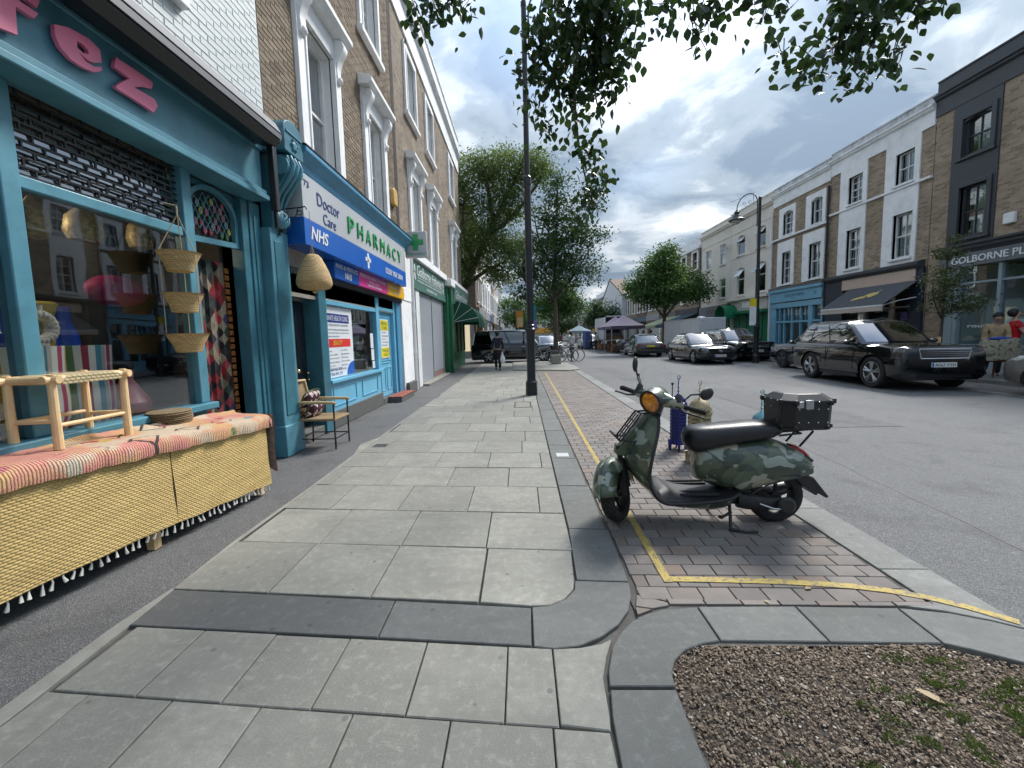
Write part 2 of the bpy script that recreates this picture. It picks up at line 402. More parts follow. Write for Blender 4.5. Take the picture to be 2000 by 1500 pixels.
# small 400 mm slabs in front of the dark granite strip
for k in range(9):
    rowslabs(1.895-.012-(k+1)*.408, .408, .408, .21 if k % 2 else .02, xr=.118 if k == 0 else .31, xl=-2.16)
stone('slab', [(.118, 1.475), (.315, 1.45), (.325, 1.52), (.335, 1.70), (.375, 1.82), (.43, 1.945), (.36, 1.905), (.25, 1.88), (.118, 1.872)], M_slab, pave)
# dark granite strip across the footway
stone('granite_strip', [(-2.20, 2.04), (-.775, 1.945), (-.775, 2.245), (-2.225, 2.365)], M_granite2, pave)
stone('granite_strip', [(-.775, 1.945), (.02, 1.885), (.025, 2.175), (-.775, 2.245)], M_granite2, pave)
# corner slab with the rounded edge, then the rows of 600 mm slabs
y = 2.205; row = 0
stone('slab', [(-.275, 2.222)]+[(.02, 2.187), (.13, 2.19), (.22, 2.245), (.285, 2.34), (.30, 2.43), (.325, 2.785), (-.275, 2.825)], M_slab, pave)
while y < 23.4:
    d = .606
    if row == 0: rowslabs(y, d, .655, .655*.99, xr=-.275)
    else: rowslabs(y, d, .64, [.32, .0, .42, .12, .5, .27][row % 6]+.03, xr=XR+.004*max(0, y-3)*.6)
    y += d; row += 1
# grey granite band beside the bay
bandL, bandR = XR+.005, .655
def bl(y): return XR+.006+.0024*max(0, y-3)
yy = 2.43
for d in [.69, .93, .93, .62, .9, .9, .9, .9, .9]+[.9]*9:
    y1 = min(yy+d, 18.0)
    if y1-yy > .1: stone('kerb_stone', [(bl(yy)-(.03 if yy < 2.5 else 0), yy), (bandR-.02, yy-.02), (bandR, y1-.03), (bl(y1), y1)], M_granite, pave)
    yy = y1
arc = lambda cx, cy_, r, a0, a1, n: [(cx+r*math.cos(math.radians(a0+(a1-a0)*i/n)), cy_+r*math.sin(math.radians(a0+(a1-a0)*i/n))) for i in range(n+1)]
cA = [(.025, 1.882), (.13, 1.868), (.25, 1.885), (.37, 1.945), (.48, 2.035), (.565, 2.15), (.615, 2.28), (.635, 2.41), (.298, 2.43), (.285, 2.34), (.22, 2.25), (.13, 2.195), (.025, 2.182)]
stone('kerb_stone', cA, M_granite, pave)
# raised parking bay in clay pavers
bay = structure(sheet('parking_bay', .60, 2.52, 1.9, 18.0, -.012, M_mortar))
PW, PD = .182, .122
me_pav = None
def clipx(poly):
    return poly
far = MB(); cnt = 0; jj = 0; yb = 2.10
outer_in = 2.225
while yb < 17.9:
    off = 0 if jj % 2 else PW/2; x = .655-PW+off
    while x < outer_in-.01:
        a, b = max(x, .662), min(x+PW, outer_in-.004); skip = b-a < .03
        ya = yb-K*.35*(a-1.4)
        if not skip and yb < 2.62:      # clear of the curved stones at the near end
            mx_, my_ = (a+b)/2, ya+PD/2
            lim = 2.175 if mx_ > .8 else 2.175-.0
            if my_ < 2.245 or (mx_ < .80 and my_ < 2.27): skip = True
        if not skip:
            if cnt < 300 and yb < 6.2:
                if b-a > PW-.01:
                    if me_pav is None:
                        tmp = stone('paver', [(-PW/2, -PD/2), (PW/2, -PD/2), (PW/2, PD/2), (-PW/2, PD/2)], M_paver, bay, gap=.0028, ch=.003, tilt=0); me_pav = tmp.data; o = tmp
                    else: o = link('paver', me_pav, M_paver, bay)
                    o.location = ((a+b)/2, ya+PD/2, rnd.uniform(-.0015, .0015)); o.rotation_euler = (rnd.uniform(-.006, .006), rnd.uniform(-.006, .006), -K*.35)
                else: stone('paver', [(a, ya), (b, ya), (b, ya+PD), (a, ya+PD)], M_paver, bay, gap=.0028, ch=.003)
                cnt += 1
            else:
                g = .003; z = rnd.uniform(-.0015, .0015)
                far.box(a+g, b-g, ya+g, ya+PD-g, -.03, z)
        x += PW
    yb += PD; jj += 1
fo = far.build('pavers', M_paver, bay, smooth=0); fo['kind'] = 'stuff'
# a few cut pavers by the near curve
for P in ([(.655, 2.30), (.80, 2.225), (.80, 2.29), (.66, 2.37)], [(.61, 2.185), (.70, 2.165), (.80, 2.19), (.80, 2.218), (.645, 2.29)], [(.60, 2.11), (.70, 2.158), (.605, 2.18)]):
    stone('paver', P, M_paver, bay, gap=.002, ch=.002)
for i in range(7):
    a = .805+i*.205; stone('paver', [(a, 2.20-.004*i), (a+.2, 2.198-.004*i), (a+.2, 2.245-.006*i), (a, 2.25-.006*i)], M_paver, bay, gap=.002, ch=.002)
# outer kerb of the bay, flush stones
yy = 2.53
stone('kerb_stone', [(2.06, 2.175), (2.24, 2.13), (2.40, 2.06), (2.53, 1.98), (2.54, 2.525), (2.235, 2.53), (2.235, 2.20)], M_kerb, bay)
while yy < 17.9:
    y1 = yy+.915; stone('kerb_stone', [(2.235, yy), (2.54, yy-.01), (2.54, y1-.01), (2.235, y1)], M_kerb, bay, h=.08); yy = y1
# tree pit with its granite border
pit = structure(sheet('tree_pit', .60, 2.6, -2.2, 1.925, -.05, M_mortar))
bo = [(.315, 1.20), (.315, 1.32), (.322, 1.51), (.345, 1.655)]; 
stone('kerb_stone', [(.315, .72), (.625, .72), (.625, 1.32), (.628, 1.49), (.635, 1.645), (.348, 1.645), (.328, 1.51), (.318, 1.32)], M_granite, pit)
stone('kerb_stone', [(.315, -.3), (.625, -.3), (.625, .71), (.315, .71)], M_granite, pit)
stone('kerb_stone', [(.348, 1.655), (.36, 1.74), (.41, 1.885), (.48, 1.99), (.56, 2.07), (.65, 2.125), (.75, 2.16), (.95, 2.18), (.955, 1.92), (.86, 1.902), (.76, 1.862), (.69, 1.80), (.65, 1.73), (.637, 1.655)], M_granite, pit)
stone('kerb_stone', [(.955, 1.92), (1.48, 1.912), (1.485, 2.182), (.95, 2.182)], M_granite, pit)
stone('kerb_stone', [(1.48, 1.912), (2.005, 1.902), (2.02, 2.165), (1.485, 2.182)], M_granite, pit)
stone('kerb_stone', [(2.005, 1.902), (2.10, 1.86), (2.21, 1.80), (2.55, 1.62), (2.55, 1.96), (2.40, 2.055), (2.25, 2.12), (2.02, 2.165)], M_granite, pit)
for k in range(3): stone('kerb_stone', [(2.24, 1.78-.9*(k+1)), (2.55, 1.62-.9*(k+1)), (2.55, 1.61-.9*k), (2.24, 1.77-.9*k)], M_granite, pit)
# yellow line: straight run and the return along the near end
m = MB()
def ribbon(m, P, w_, z):
    P = [Vector((p[0], p[1])) for p in P]; L, R_ = [], []
    for i, p in enumerate(P):
        t = (P[min(i+1, len(P)-1)]-P[max(i-1, 0)]).normalized(); n = Vector((-t.y, t.x)); 
        L.append((p.x+n.x*w_/2, p.y+n.y*w_/2, z)); R_.append((p.x-n.x*w_/2, p.y-n.y*w_/2, z))
    for i in range(len(P)-1): m.quad(L[i], L[i+1], R_[i+1], R_[i])
ribbon(m, [(.872+.0075*(y_-2.4), y_) for y_ in [2.40+.4*i for i in range(37)]], .052, .0042)
tag(m.build('yellow_line', M_yellow, bay, smooth=0, recalc=False))
m = MB(); ribbon(m, [(.90, 2.432), (1.2, 2.418), (1.5, 2.40), (1.75, 2.375), (1.95, 2.345), (2.1, 2.305), (2.25, 2.245), (2.38, 2.165), (2.52, 2.04)], .052, .0046)
m.build('yellow_line', M_yellow, bay, smooth=0, recalc=False)
# pale concrete fillet between strip and slabs
M_gap = M_concrete
stone('concrete_fillet', [(-2.165, .6), (-2.165, 1.5), (-2.195, 2.05), (-2.225, 2.38), (-2.25, 2.38), (-2.285, 2.05), (-2.27, 1.5), (-2.27, .6)], M_concrete, pave, z=.0005)
stone('concrete_fillet', [(-2.243, 2.40), (-2.243, 9.0), (-2.27, 9.0), (-2.285, 6.2), (-2.42, 5.85), (-2.30, 5.3), (-2.275, 4), (-2.285, 3)], M_concrete, pave, z=-.001)
# covers let into the footway
def cover(name, x0, x1, y0, y1, label):
    t = thing(name, label, 'cover', ((x0+x1)/2, (y0+y1)/2, 0))
    t.location = (0, 0, 0); m = MB(); f_ = .03
    for a in ((x0, x1, y0, y0+f_), (x0, x1, y1-f_, y1), (x0, x0+f_, y0+f_, y1-f_), (x1-f_, x1, y0+f_, y1-f_)): m.box(*a, -.012, .006)
    m.build('frame', M_steel2, t); MB().box(x0+f_+.006, x1-f_-.006, y0+f_+.006, y1-f_-.006, -.01, .0045).build('lid', M_slab if x1-x0 > .3 else M_steel2, t)
M_steel2 = pm('cast_iron', (.09, .09, .088), .6, .5, var=.3, vs=12, bump=.4, bs=90)
cover('manhole_cover', -.18, .20, 8.66, 9.38, 'recessed rectangular manhole cover in the pavement near the lamp post')
cover('drain_grating', -2.17, -1.97, 5.64, 5.80, 'small dark metal grating at the edge of the slabs near the chair')
tag(MB().box(.42, .575, 5.03, 5.19, -.004, .005).build('utility_plate', pm('pale_plate', (.55, .56, .56), .5), smooth=0), 'small square white plate set in the granite band behind the scooter wheel', 'plate')
# gravel and moss in the tree pit
def gravel():
    s = NT('gravel'); r = s.rand()
    cl = s.ramp(r, [(0, (.10, .07, .048)), (.25, (.19, .138, .095)), (.5, (.27, .20, .138)), (.72, (.34, .265, .19)), (.9, (.25, .20, .15)), (.97, (.46, .39, .32)), (1, (.62, .58, .52))])
    return s.done(s.mix(s.ramp(s.noise(40, 3), [(.4, 0.0), (.7, .4)]), cl, (.05, .04, .03)), .85)
M_gravel = gravel()
def in_pit(x, y):
    if y > 1.9 or x < .64 or x > 2.24: return False
    if x < .85 and y > 1.66:
        return (x-.85)**2/(.21**2)+(y-1.66)**2/(.235**2) < 1
    if x > 2.0: return y < 1.895-(x-2.0)*.5
    return True
g = np.random.default_rng(5); V, F = [], []
ico = [(0, 0, 1), (.89, 0, .45), (.28, .85, .45), (-.72, .53, .45), (-.72, -.53, .45), (.28, -.85, .45), (.72, .53, -.45), (-.28, .85, -.45), (-.89, 0, -.45), (-.28, -.85, -.45), (.72, -.53, -.45)]
icf = [(0, 1, 2), (0, 2, 3), (0, 3, 4), (0, 4, 5), (0, 5, 1), (1, 6, 2), (2, 7, 3), (3, 8, 4), (4, 9, 5), (5, 10, 1), (2, 6, 7), (3, 7, 8), (4, 8, 9), (5, 9, 10), (1, 10, 6)]
ico = np.array(ico); n = 0
while n < 34000:
    x, y = g.uniform(.63, 2.26), 1.9-abs(g.uniform(0, 1))**1.25*2.3
    if not in_pit(x, y): continue
    r = .0039*(.6+.9*g.random())*(2.3 if g.random() < .01 else 1); a = g.uniform(0, 6.28); ca, sa = math.cos(a), math.sin(a)
    q = ico*np.array([r*g.uniform(1, 1.6), r*g.uniform(.8, 1.1), r*g.uniform(.55, .85)])*(1+.25*g.standard_normal((11, 1))*.6)
    hz = -.014+.016*mnoise.noise(Vector((x*2.2, y*2.2, 0)))+g.uniform(-.004, .007)
    o = len(V); V += [(x+p[0]*ca-p[1]*sa, y+p[0]*sa+p[1]*ca, hz+p[2]) for p in q]; F += [(i+o, j+o, k+o) for i, j, k in icf]; n += 1
me = bpy.data.meshes.new('gravel'); me.from_pydata(V, [], F)
tag(link('gravel', me, M_gravel), 'brown gravel filling the tree pit beside the scooter', 'gravel', kind='stuff')
M_earth = pm('pit_earth', (.07, .055, .042), .95, var=.4, vs=14, bump=.5, bs=120)
mm = MB(); nx, ny = 26, 36
mm.add([(.62+1.64*i/nx, -.4+2.31*j/ny, -.024+.016*mnoise.noise(Vector(((.62+1.64*i/nx)*2.2, (-.4+2.31*j/ny)*2.2, 0)))) for j in range(ny+1) for i in range(nx+1)],
  [(j*(nx+1)+i, j*(nx+1)+i+1, (j+1)*(nx+1)+i+1, (j+1)*(nx+1)+i) for j in range(ny) for i in range(nx) if in_pit(.62+1.64*(i+.5)/nx, min(-.4+2.31*(j+.5)/ny, 1.88))])
mm.build('earth', M_earth, pit, recalc=False)
def leafmat(name, c1, c2, trans=.35, rough=.5):
    s = NT(name); r = s.rand(); s.t.nodes.remove(s.b)
    cl = s.mix(r, c1, c2); d = s.n('ShaderNodeBsdfPrincipled'); s.b = d; d.inputs['Roughness'].default_value = rough; s.l(cl, d.inputs['Base Color'])
    t = s.n('ShaderNodeBsdfTranslucent'); s.l(s.mix(.5, cl, (c2[0]*1.6, c2[1]*1.5, c2[2]*.6)), t.inputs[0])
    mx = s.n('ShaderNodeMixShader'); mx.inputs[0].default_value = trans; s.l(d.outputs[0], mx.inputs[1]); s.l(t.outputs[0], mx.inputs[2]); s.l(mx.outputs[0], s.o.inputs[0])
    MATS[name] = s.m; return s.m
M_moss = leafmat('moss', (.055, .10, .018), (.13, .19, .045), .2, .8)
V, F = [], []
patches = [(2.02, 1.55, .16, .12), (1.95, 1.45, .12, .07), (2.12, 1.66, .12, .06), (1.62, 1.40, .045, .06), (1.42, 1.50, .05, .035), (1.47, 1.42, .05, .03), (1.36, 1.44, .035, .03), (1.37, 1.57, .05, .03), (1.58, 1.60, .06, .03), (.92, 1.33, .05, .04), (1.2, 1.34, .04, .03), (1.68, 1.55, .06, .05), (1.72, 1.82, .07, .03), (1.9, 1.80, .1, .035), (1.5, 1.66, .05, .03), (2.0, 1.36, .1, .06), (2.15, 1.45, .08, .07), (1.02, 1.55, .03, .02), (1.8, 1.7, .1, .05)]
for (px, py, rx, ry) in patches:
    for k in range(int(95000*rx*ry*1.5)):
        a, rr = g.uniform(0, 6.28), math.sqrt(g.random())*(.75+.45*g.random()); x, y = px+rx*rr*math.cos(a), py+ry*rr*math.sin(a)
        if not in_pit(x, y): continue
        if mnoise.noise(Vector((x*26, y*26, 3))) < -.12: continue
        z = -.013+.016*mnoise.noise(Vector((x*2.2, y*2.2, 0))); t = g.uniform(0, 6.28); h = g.uniform(.008, .02); wd = .0022
        dx, dy = math.cos(t)*wd, math.sin(t)*wd; lx, ly = g.normal(0, .006, 2); o = len(V)
        V += [(x-dx, y-dy, z), (x+dx, y+dy, z), (x+lx, y+ly, z+h)]; F.append((o, o+1, o+2))
me = bpy.data.meshes.new('moss'); me.from_pydata(V, [], F)
tag(link('moss', me, M_moss), 'green moss and small weeds growing in the gravel', 'moss', kind='stuff')
M_litter = leafmat('dry_leaf', (.34, .24, .13), (.52, .42, .27), .15, .7)
def dry_leaf(x, y, s_, rz, z, label):
    m = MB(); P = [(0, -.5), (.22, -.28), (.30, .05), (.16, .36), (0, .55), (-.18, .32), (-.28, .0), (-.2, -.3)]
    m.add([(a*s_, b*s_, .22*s_*abs(a)+.03*s_) for a, b in P]+[(0, 0, 0)], [(i, (i+1) % 8, 8) for i in range(8)])
    o = tag(m.build('fallen_leaf', M_litter, smooth=60, recalc=False), label, 'leaf', 'fallen leaves'); o.location = (x, y, z); o.rotation_euler = (.1, .15, rz)
dry_leaf(1.66, 1.61, .085, .8, -.002, 'pale dry leaf lying on the gravel, largest of the fallen leaves')
dry_leaf(1.66, 2.33, .05, 2.0, .003, 'small dry leaf on the pavers nearest the yellow line')
dry_leaf(3.95, 2.98, .12, 1.2, -.016, 'curled pale leaf lying on the road right of the scooter')
dry_leaf(1.35, 2.21, .03, .4, .004, 'tiny crumpled leaf on the granite border of the tree pit')
m = MB()
for x0_, y0_, n_, dx_, dy_ in ((3.4, 2.6, 30, .02, .22), (5.2, 4.2, 26, .16, .05), (6.3, 8.0, 40, -.03, .3)):
    P_ = [(x0_+dx_*i+.05*mnoise.noise(Vector((i*.6, x0_, 1))), y0_+dy_*i+.05*mnoise.noise(Vector((i*.5, x0_, 5)))) for i in range(n_)]; ribbon(m, P_, .022, -.0195)
m.build('crack_sealant', pm('tar', (.035, .035, .036), .6, var=.4, vs=14), rd, smooth=0, recalc=False)
# right-hand bay, kerbs and pavement
M_slabR = slabmat('far_slab', (.24, .24, .228))
rb = structure(sheet('parking_bay', 10.5, 12.1, -6, 120, -.012, M_mortar))
fr_ = MB(); yb = 2.0
while yb < 34:
    x = 10.72
    while x < 11.95:
        fr_.box(x+.004, x+.194, yb+.004, yb+.129, -.03, rnd.uniform(-.002, .002)); x += .2
    yb += .134
fo = fr_.build('pavers', M_paver, rb, smooth=0); fo['kind'] = 'stuff'
yy = 2
while yy < 60:
    stone('kerb_stone', [(10.42, yy), (10.72, yy), (10.72, yy+.95), (10.42, yy+.95)], M_kerb, rb); yy += .955
rp = structure(sheet('pavement', 11.95, 15.6, -6, 160, .085, M_mortar))
yy = 2
while yy < 40:
    stone('kerb_stone', [(11.95, yy), (12.15, yy), (12.15, yy+.95), (11.95, yy+.95)], M_kerb, rp, z=.1, h=.14); yy += .955
yy, k = 4, 0
while yy < 26:
    x = 12.16+(.3 if k % 2 else 0)
    if k % 2: stone('slab', [(12.16, yy), (12.46, yy), (12.46, yy+.6), (12.16, yy+.6)], M_slabR, rp, z=.1)
    while x < 15.2: stone('slab', [(x, yy), (min(x+.75, 15.25), yy), (min(x+.75, 15.25), yy+.6), (x, yy+.6)], M_slabR, rp, z=.1); x += .75
    yy += .6; k += 1
structure(sheet('pavement', -3.6, 1.4, 30.2, 150, .07, M_slabR)); structure(sheet('pavement', 12.1, 15.6, 26.01, 160, .097, M_slabR))
# bike island beyond the bay
isl = structure(MB().prism([(-.4, 18.2), (2.0, 17.3), (2.55, 17.8), (2.6, 19), (2.4, 23), (1.2, 23.6), (-.5, 23.6)], lambda a, b, d: (a, b, d), -.02, .05).build('island', M_concrete, bevel=.02))
# ================================================================== FACADE TOOLKIT
def facade(xw, sign):                   # sign +1: wall faces +X, -1: wall faces -X
    return lambda s, o, z: (xw+sign*o, s, z)
def wall_holes(m, s0, s1, z0, z1, holes, depth, o=0.0):
    S = sorted({s0, s1}|{max(s0, min(s1, h[k])) for h in holes for k in (0, 1)}); Z = sorted({z0, z1}|{max(z0, min(z1, h[k])) for h in holes for k in (2, 3)})
    for i in range(len(S)-1):
        for j in range(len(Z)-1):
            cs, cz = (S[i]+S[i+1])/2, (Z[j]+Z[j+1])/2
            if any(h[0] < cs < h[1] and h[2] < cz < h[3] for h in holes): continue
            m.quad((S[i], o, Z[j]), (S[i+1], o, Z[j]), (S[i+1], o, Z[j+1]), (S[i], o, Z[j+1]))
    for a, b, c, d in holes:
        m.quad((a, o, c), (b, o, c), (b, o-depth, c), (a, o-depth, c)); m.quad((a, o, d), (a, o-depth, d), (b, o-depth, d), (b, o, d))
        m.quad((a, o, c), (a, o-depth, c), (a, o-depth, d), (a, o, d)); m.quad((b, o, c), (b, o, d), (b, o-depth, d), (b, o-depth, c))
def shell(T, name, s0, s1, z0, z1, deep, mat, parent):      # sides, roof and back of a house
    m = MB(T); B, F_ = -deep, -.02
    m.quad((s0, F_, z0), (s0, B, z0), (s0, B, z1), (s0, F_, z1)); m.quad((s1, F_, z0), (s1, F_, z1), (s1, B, z1), (s1, B, z0))
    m.quad((s0, F_, z1), (s0, B, z1), (s1, B, z1), (s1, F_, z1)); m.quad((s0, B, z0), (s1, B, z0), (s1, B, z1), (s0, B, z1))
    return m.build(name, mat, parent, smooth=0, recalc=False)
def bx(T, *a): return MB(T).box(*a)
def sash(T, parent, s0, s1, z0, z1, og, fm, bars=(1, 0), curtain=True, pane=None, meet=.5, fw=.055, backing=None, arch=0):
    """sash window set back at og: frame, meeting rail, glazing bars, two panes, something behind"""
    pane = pane or M_glass; m = MB(T); zm = z0+(z1-z0)*meet
    m.box(s0, s0+fw, og-.05, og+.05, z0, z1); m.box(s1-fw, s1, og-.05, og+.05, z0, z1); m.box(s0+fw, s1-fw, og-.05, og+.05, z0, z0+fw*1.3); m.box(s0+fw, s1-fw, og-.05, og+.05, z1-fw, z1)
    m.box(s0+fw, s1-fw, og-.035, og+.045, zm-.022, zm+.022)
    for k in range(1, bars[0]+1):
        x = s0+(s1-s0)*k/(bars[0]+1); m.box(x-.012, x+.012, og-.01, og+.03, z0+fw*1.3, zm-.022); m.box(x-.012, x+.012, og-.01, og+.03, zm+.022, z1-fw)
    for k in range(1, bars[1]+1):
        for lo, hi in ((z0, zm), (zm, z1)):
            zz = lo+(hi-lo)*k/(bars[1]+1); m.box(s0+fw, s1-fw, og-.008, og+.028, zz-.012, zz+.012)
    wdw = m.build('window', fm, parent, smooth=0)
    for lo, hi in ((z0+fw, zm-.01), (zm+.01, z1-fw*.6)): bx(T, s0+fw*.6, s1-fw*.6, og-.006, og, lo, hi).build('pane', pane, wdw, smooth=0)
    if curtain:
        c = MB(T); n = 24; pr = [(s0+fw+(s1-s0-2*fw)*i/n*curtain, og-.16+.02*math.sin(i*1.9)) for i in range(n+1)]
        c.add([(a, b, z) for z in (z0, z1) for a, b in pr], [(i, i+1, n+2+i, n+1+i) for i in range(n)]); c.build('curtain', M_curtain, wdw, recalc=False)
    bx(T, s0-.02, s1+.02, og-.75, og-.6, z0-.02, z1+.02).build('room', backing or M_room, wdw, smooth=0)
    return wdw
def brickwall_pieces(T, parent, s0, s1, z0, z1, holes, mat, nobj=300, L=.225, Hc=.075, proud=.007, j=.0055):
    allb = []; r = 0; z = z0
    while z+Hc <= z1+.001:
        s = s0-(L/2 if r % 2 else 0); k = 0
        while s < s1:
            a, b = max(s, s0), min(s+L, s1); segs = [(a, b)]
            for h in holes:
                if h[2]-.02 < z+Hc/2 < h[3]+.02:
                    ns = []
                    for a_, b_ in segs:
                        if b_ <= h[0] or a_ >= h[1]: ns.append((a_, b_)); continue
                        if a_ < h[0]: ns.append((a_, h[0]))
                        if b_ > h[1]: ns.append((h[1], b_))
                    segs = ns
            for a_, b_ in segs:
                if b_-a_ > .04: allb.append((a_, b_, z))
            s += L; k += 1
        z += Hc; r += 1
    def dist(q):
        p = T((q[0]+q[1])/2, 0, q[2]); dv = Vector(p)-Vector((0, 0, 1.53))
        return dv.length_squared+(0 if dv.z < .92*math.hypot(dv.x, dv.y)+.2 else 1000)+(200 if dv.x/dv.y < -1.35 else 0)
    allb.sort(key=dist); shared = {}; rest = MB(T)
    for i, (a, b, z) in enumerate(allb):
        p = proud+rnd.uniform(-.002, .003)
        if i < nobj:
            key = round(b-a, 3)
            if key not in shared:
                mm = MB(); g_ = j; o0 = T(0, 0, 0); o1 = T(0, 1, 0); sx = o1[0]-o0[0]; w_ = b-a
                ch = .003; X = sx*proud
                mm.add([(-.01*sx, g_, g_), (-.01*sx, w_-g_, g_), (-.01*sx, w_-g_, Hc-g_), (-.01*sx, g_, Hc-g_), (X, g_+ch, g_+ch), (X, w_-g_-ch, g_+ch), (X, w_-g_-ch, Hc-g_-ch), (X, g_+ch, Hc-g_-ch)],
                       [(4, 5, 6, 7), (0, 1, 5, 4), (1, 2, 6, 5), (2, 3, 7, 6), (3, 0, 4, 7)]); shared[key] = mm.mesh('brick', 0)
                shared[key].materials.append(mat)
            o = link('brick', shared[key], mat, parent); q = T(a, 0, z); o.location = (q[0]+(T(0, 1, 0)[0]-T(0, 0, 0)[0])*rnd.uniform(-.002, .003), q[1], q[2])
        else:
            o = len(rest.v); A = [(a+j, -.01, z+j), (b-j, -.01, z+j), (b-j, -.01, z+Hc-j), (a+j, -.01, z+Hc-j), (a+j+.003, p, z+j+.003), (b-j-.003, p, z+j+.003), (b-j-.003, p, z+Hc-j-.003), (a+j+.003, p, z+Hc-j-.003)]
            rest.add(A, [(4, 5, 6, 7), (0, 1, 5, 4), (1, 2, 6, 5), (2, 3, 7, 6), (3, 0, 4, 7)])
    if rest.v: ob = rest.build('bricks', mat, parent, smooth=0); ob['kind'] = 'stuff'
def brickmat(name, ramp_, mort=None, pieces=True):
    """pieces: colour per brick object; otherwise a brick pattern for walls too far away to tell the bricks apart"""
    s = NT(name)
    if pieces:
        cl = s.ramp(s.rand(), ramp_); cl = s.mix(s.ramp(s.noise(30, 5, .7), [(.4, 0.0), (.7, .45)]), cl, mul(ramp_[0][1], .6))
        cl = s.mix(s.math('MULTIPLY', s.ramp(s.noise(1.3, 5, .6), [(.4, 0.0), (.75, 1.0)]), .35), cl, mul(ramp_[0][1], .5))
        s.bump(s.noise(120, 4), .5, .003)
    else:
        x = s.xyz(); v = s.comb(x[1], x[2], 0.0); b = s.n('ShaderNodeTexBrick', offset=.5); s.l(v, b.inputs['Vector'])
        for k, vv in (('Scale', 1.0), ('Mortar Size', .007), ('Mortar Smooth', .2), ('Bias', 0.0), ('Brick Width', .225), ('Row Height', .075)): b.inputs[k].default_value = vv
        b.inputs['Color1'].default_value = (0, 0, 0, 1); b.inputs['Color2'].default_value = (1, 1, 1, 1); b.inputs['Mortar'].default_value = (0, 0, 0, 1)
        cl = s.ramp(b.outputs[0], ramp_); cl = s.mix(b.outputs[1], cl, mort or (.25, .23, .2))
        cl = s.mix(s.math('MULTIPLY', s.ramp(s.noise(.9, 6, .65), [(.38, 0.0), (.72, 1.0)]), .5), cl, mul(ramp_[0][1], .55))
        s.bump(s.math('SUBTRACT', s.math('MULTIPLY', s.noise(60, 3), .4), b.outputs[1]), .6, .008)
    return s.done(cl, .88)
RAMP = [(0, (.14, .105, .072)), (.25, (.215, .165, .112)), (.5, (.28, .215, .145)), (.75, (.24, .178, .12)), (.9, (.34, .275, .195)), (1, (.185, .13, .095))]
M_brick = brickmat('stock_brick', RAMP); M_brickfar = brickmat('stock_brick_wall', RAMP, (.30, .27, .23), False)
M_brickR = brickmat('stock_brick_wall_right', [(0, (.22, .165, .11)), (.4, (.37, .28, .185)), (.8, (.45, .345, .235)), (1, (.28, .20, .14))], (.38, .345, .30), False)
M_brickmort = pm('brick_mortar', (.36, .33, .285), .95, var=.2, vs=5, dirt=.35, dirtcol=(.16, .14, .12), bump=.4, bs=150)
M_whitebrick = pm('painted_brick', (.66, .70, .70), .6, var=.07, vs=3, dirt=.3, dirtcol=(.48, .50, .49), piece=.12, bump=.25, bs=80)
M_teal = pm('teal_paint', (.042, .165, .22), .38, var=.18, vs=2.5, dirt=.42, dirtcol=(.03, .08, .10), bump=.06, bs=40)
M_tealL = pm('light_teal_paint', (.085, .25, .325), .38, var=.16, vs=2.5, dirt=.4, dirtcol=(.06, .16, .20), bump=.06, bs=40)
M_sky = pm('sky_blue_paint', (.16, .47, .66), .35, var=.06, vs=3, dirt=.12, dirtcol=(.1, .3, .42))
M_ph = pm('pharmacy_blue_paint', (.08, .28, .45), .4, var=.1, vs=2, dirt=.2, dirtcol=(.03, .1, .16))
M_pink = pm('pink_letters', (.84, .22, .35), .4, var=.04)
TL = facade(-3.3, 1)
UY, UZ = (0, 1, 0), (0, 0, 1)

# ------------------------------------------------------------------ house 0: homeware shop with white brick above
fez = thing('shop_house', 'teal homeware shop with pink letters, patchwork door curtain and white painted brick above', 'shop', (-3.3, 2.5, 0)); fez.location = (0, 0, 0)
hol = [(3.05, 4.15, 4.95, 6.9)]
m = MB(TL); wall_holes(m, -3.0, 5.5, 3.9, 11.5, hol, .22); m.build('upper_wall', M_whitebrick, fez, smooth=0, recalc=False)
brickwall_pieces(TL, fez, 1.2, 5.5, 4.02, 8.2, [(3.05, 4.15, 4.8, 6.9)], M_whitebrick, 300)
shell(TL, 'house_body', -3.0, 5.5, 0, 11.5, 6, M_brickmort, fez)
sash(TL, fez, 3.05, 4.15, 4.95, 6.9, -.17, M_white); bx(TL, 2.95, 4.25, -.02, .1, 4.84, 4.93).build('sill', M_stucco, fez, bevel=.01)
# fascia, mouldings and the folded awning box
bx(TL, -2.5, 5.08, -.05, .17, 3.40, 3.93).build('fascia', M_tealL, fez, bevel=.008)
m = MB(TL); m.box(-2.5, 5.10, -.05, .215, 3.335, 3.397); m.box(-2.5, 5.10, -.05, .245, 3.27, 3.333); m.box(-2.5, 5.09, .17, .195, 3.86, 3.93); m.build('moulding', M_tealL, fez, bevel=.012)
m = MB(TL); P = [(.0, 3.99), (.0, 4.16), (.28, 4.16), (.44, 4.10), (.50, 4.0), (.50, 3.90), (.42, 3.84), (.18, 3.90)]
m.prism(P, lambda a, b, d: (d, a, b), -2.5, 4.98); m.build('awning_box', M_black, fez, smooth=20)
m = MB(TL); m.prism([(.445, 4.10), (.505, 3.995), (.517, 4.0), (.455, 4.115)], lambda a, b, d: (d, a, b), -2.5, 4.97); m.prism([(.505, 3.98), (.505, 3.92), (.517, 3.92), (.517, 3.98)], lambda a, b, d: (d, a, b), -2.5, 4.97)
m.build('awning_rail', pm('dark_rail', (.10, .105, .115), .5, var=.1), fez, smooth=0)
bx(TL, 4.9, 4.98, .36, .44, 3.1, 3.85).box(4.92, 4.96, .38, .42, 2.9, 3.1).build('awning_rod', M_black, fez, bevel=.01)
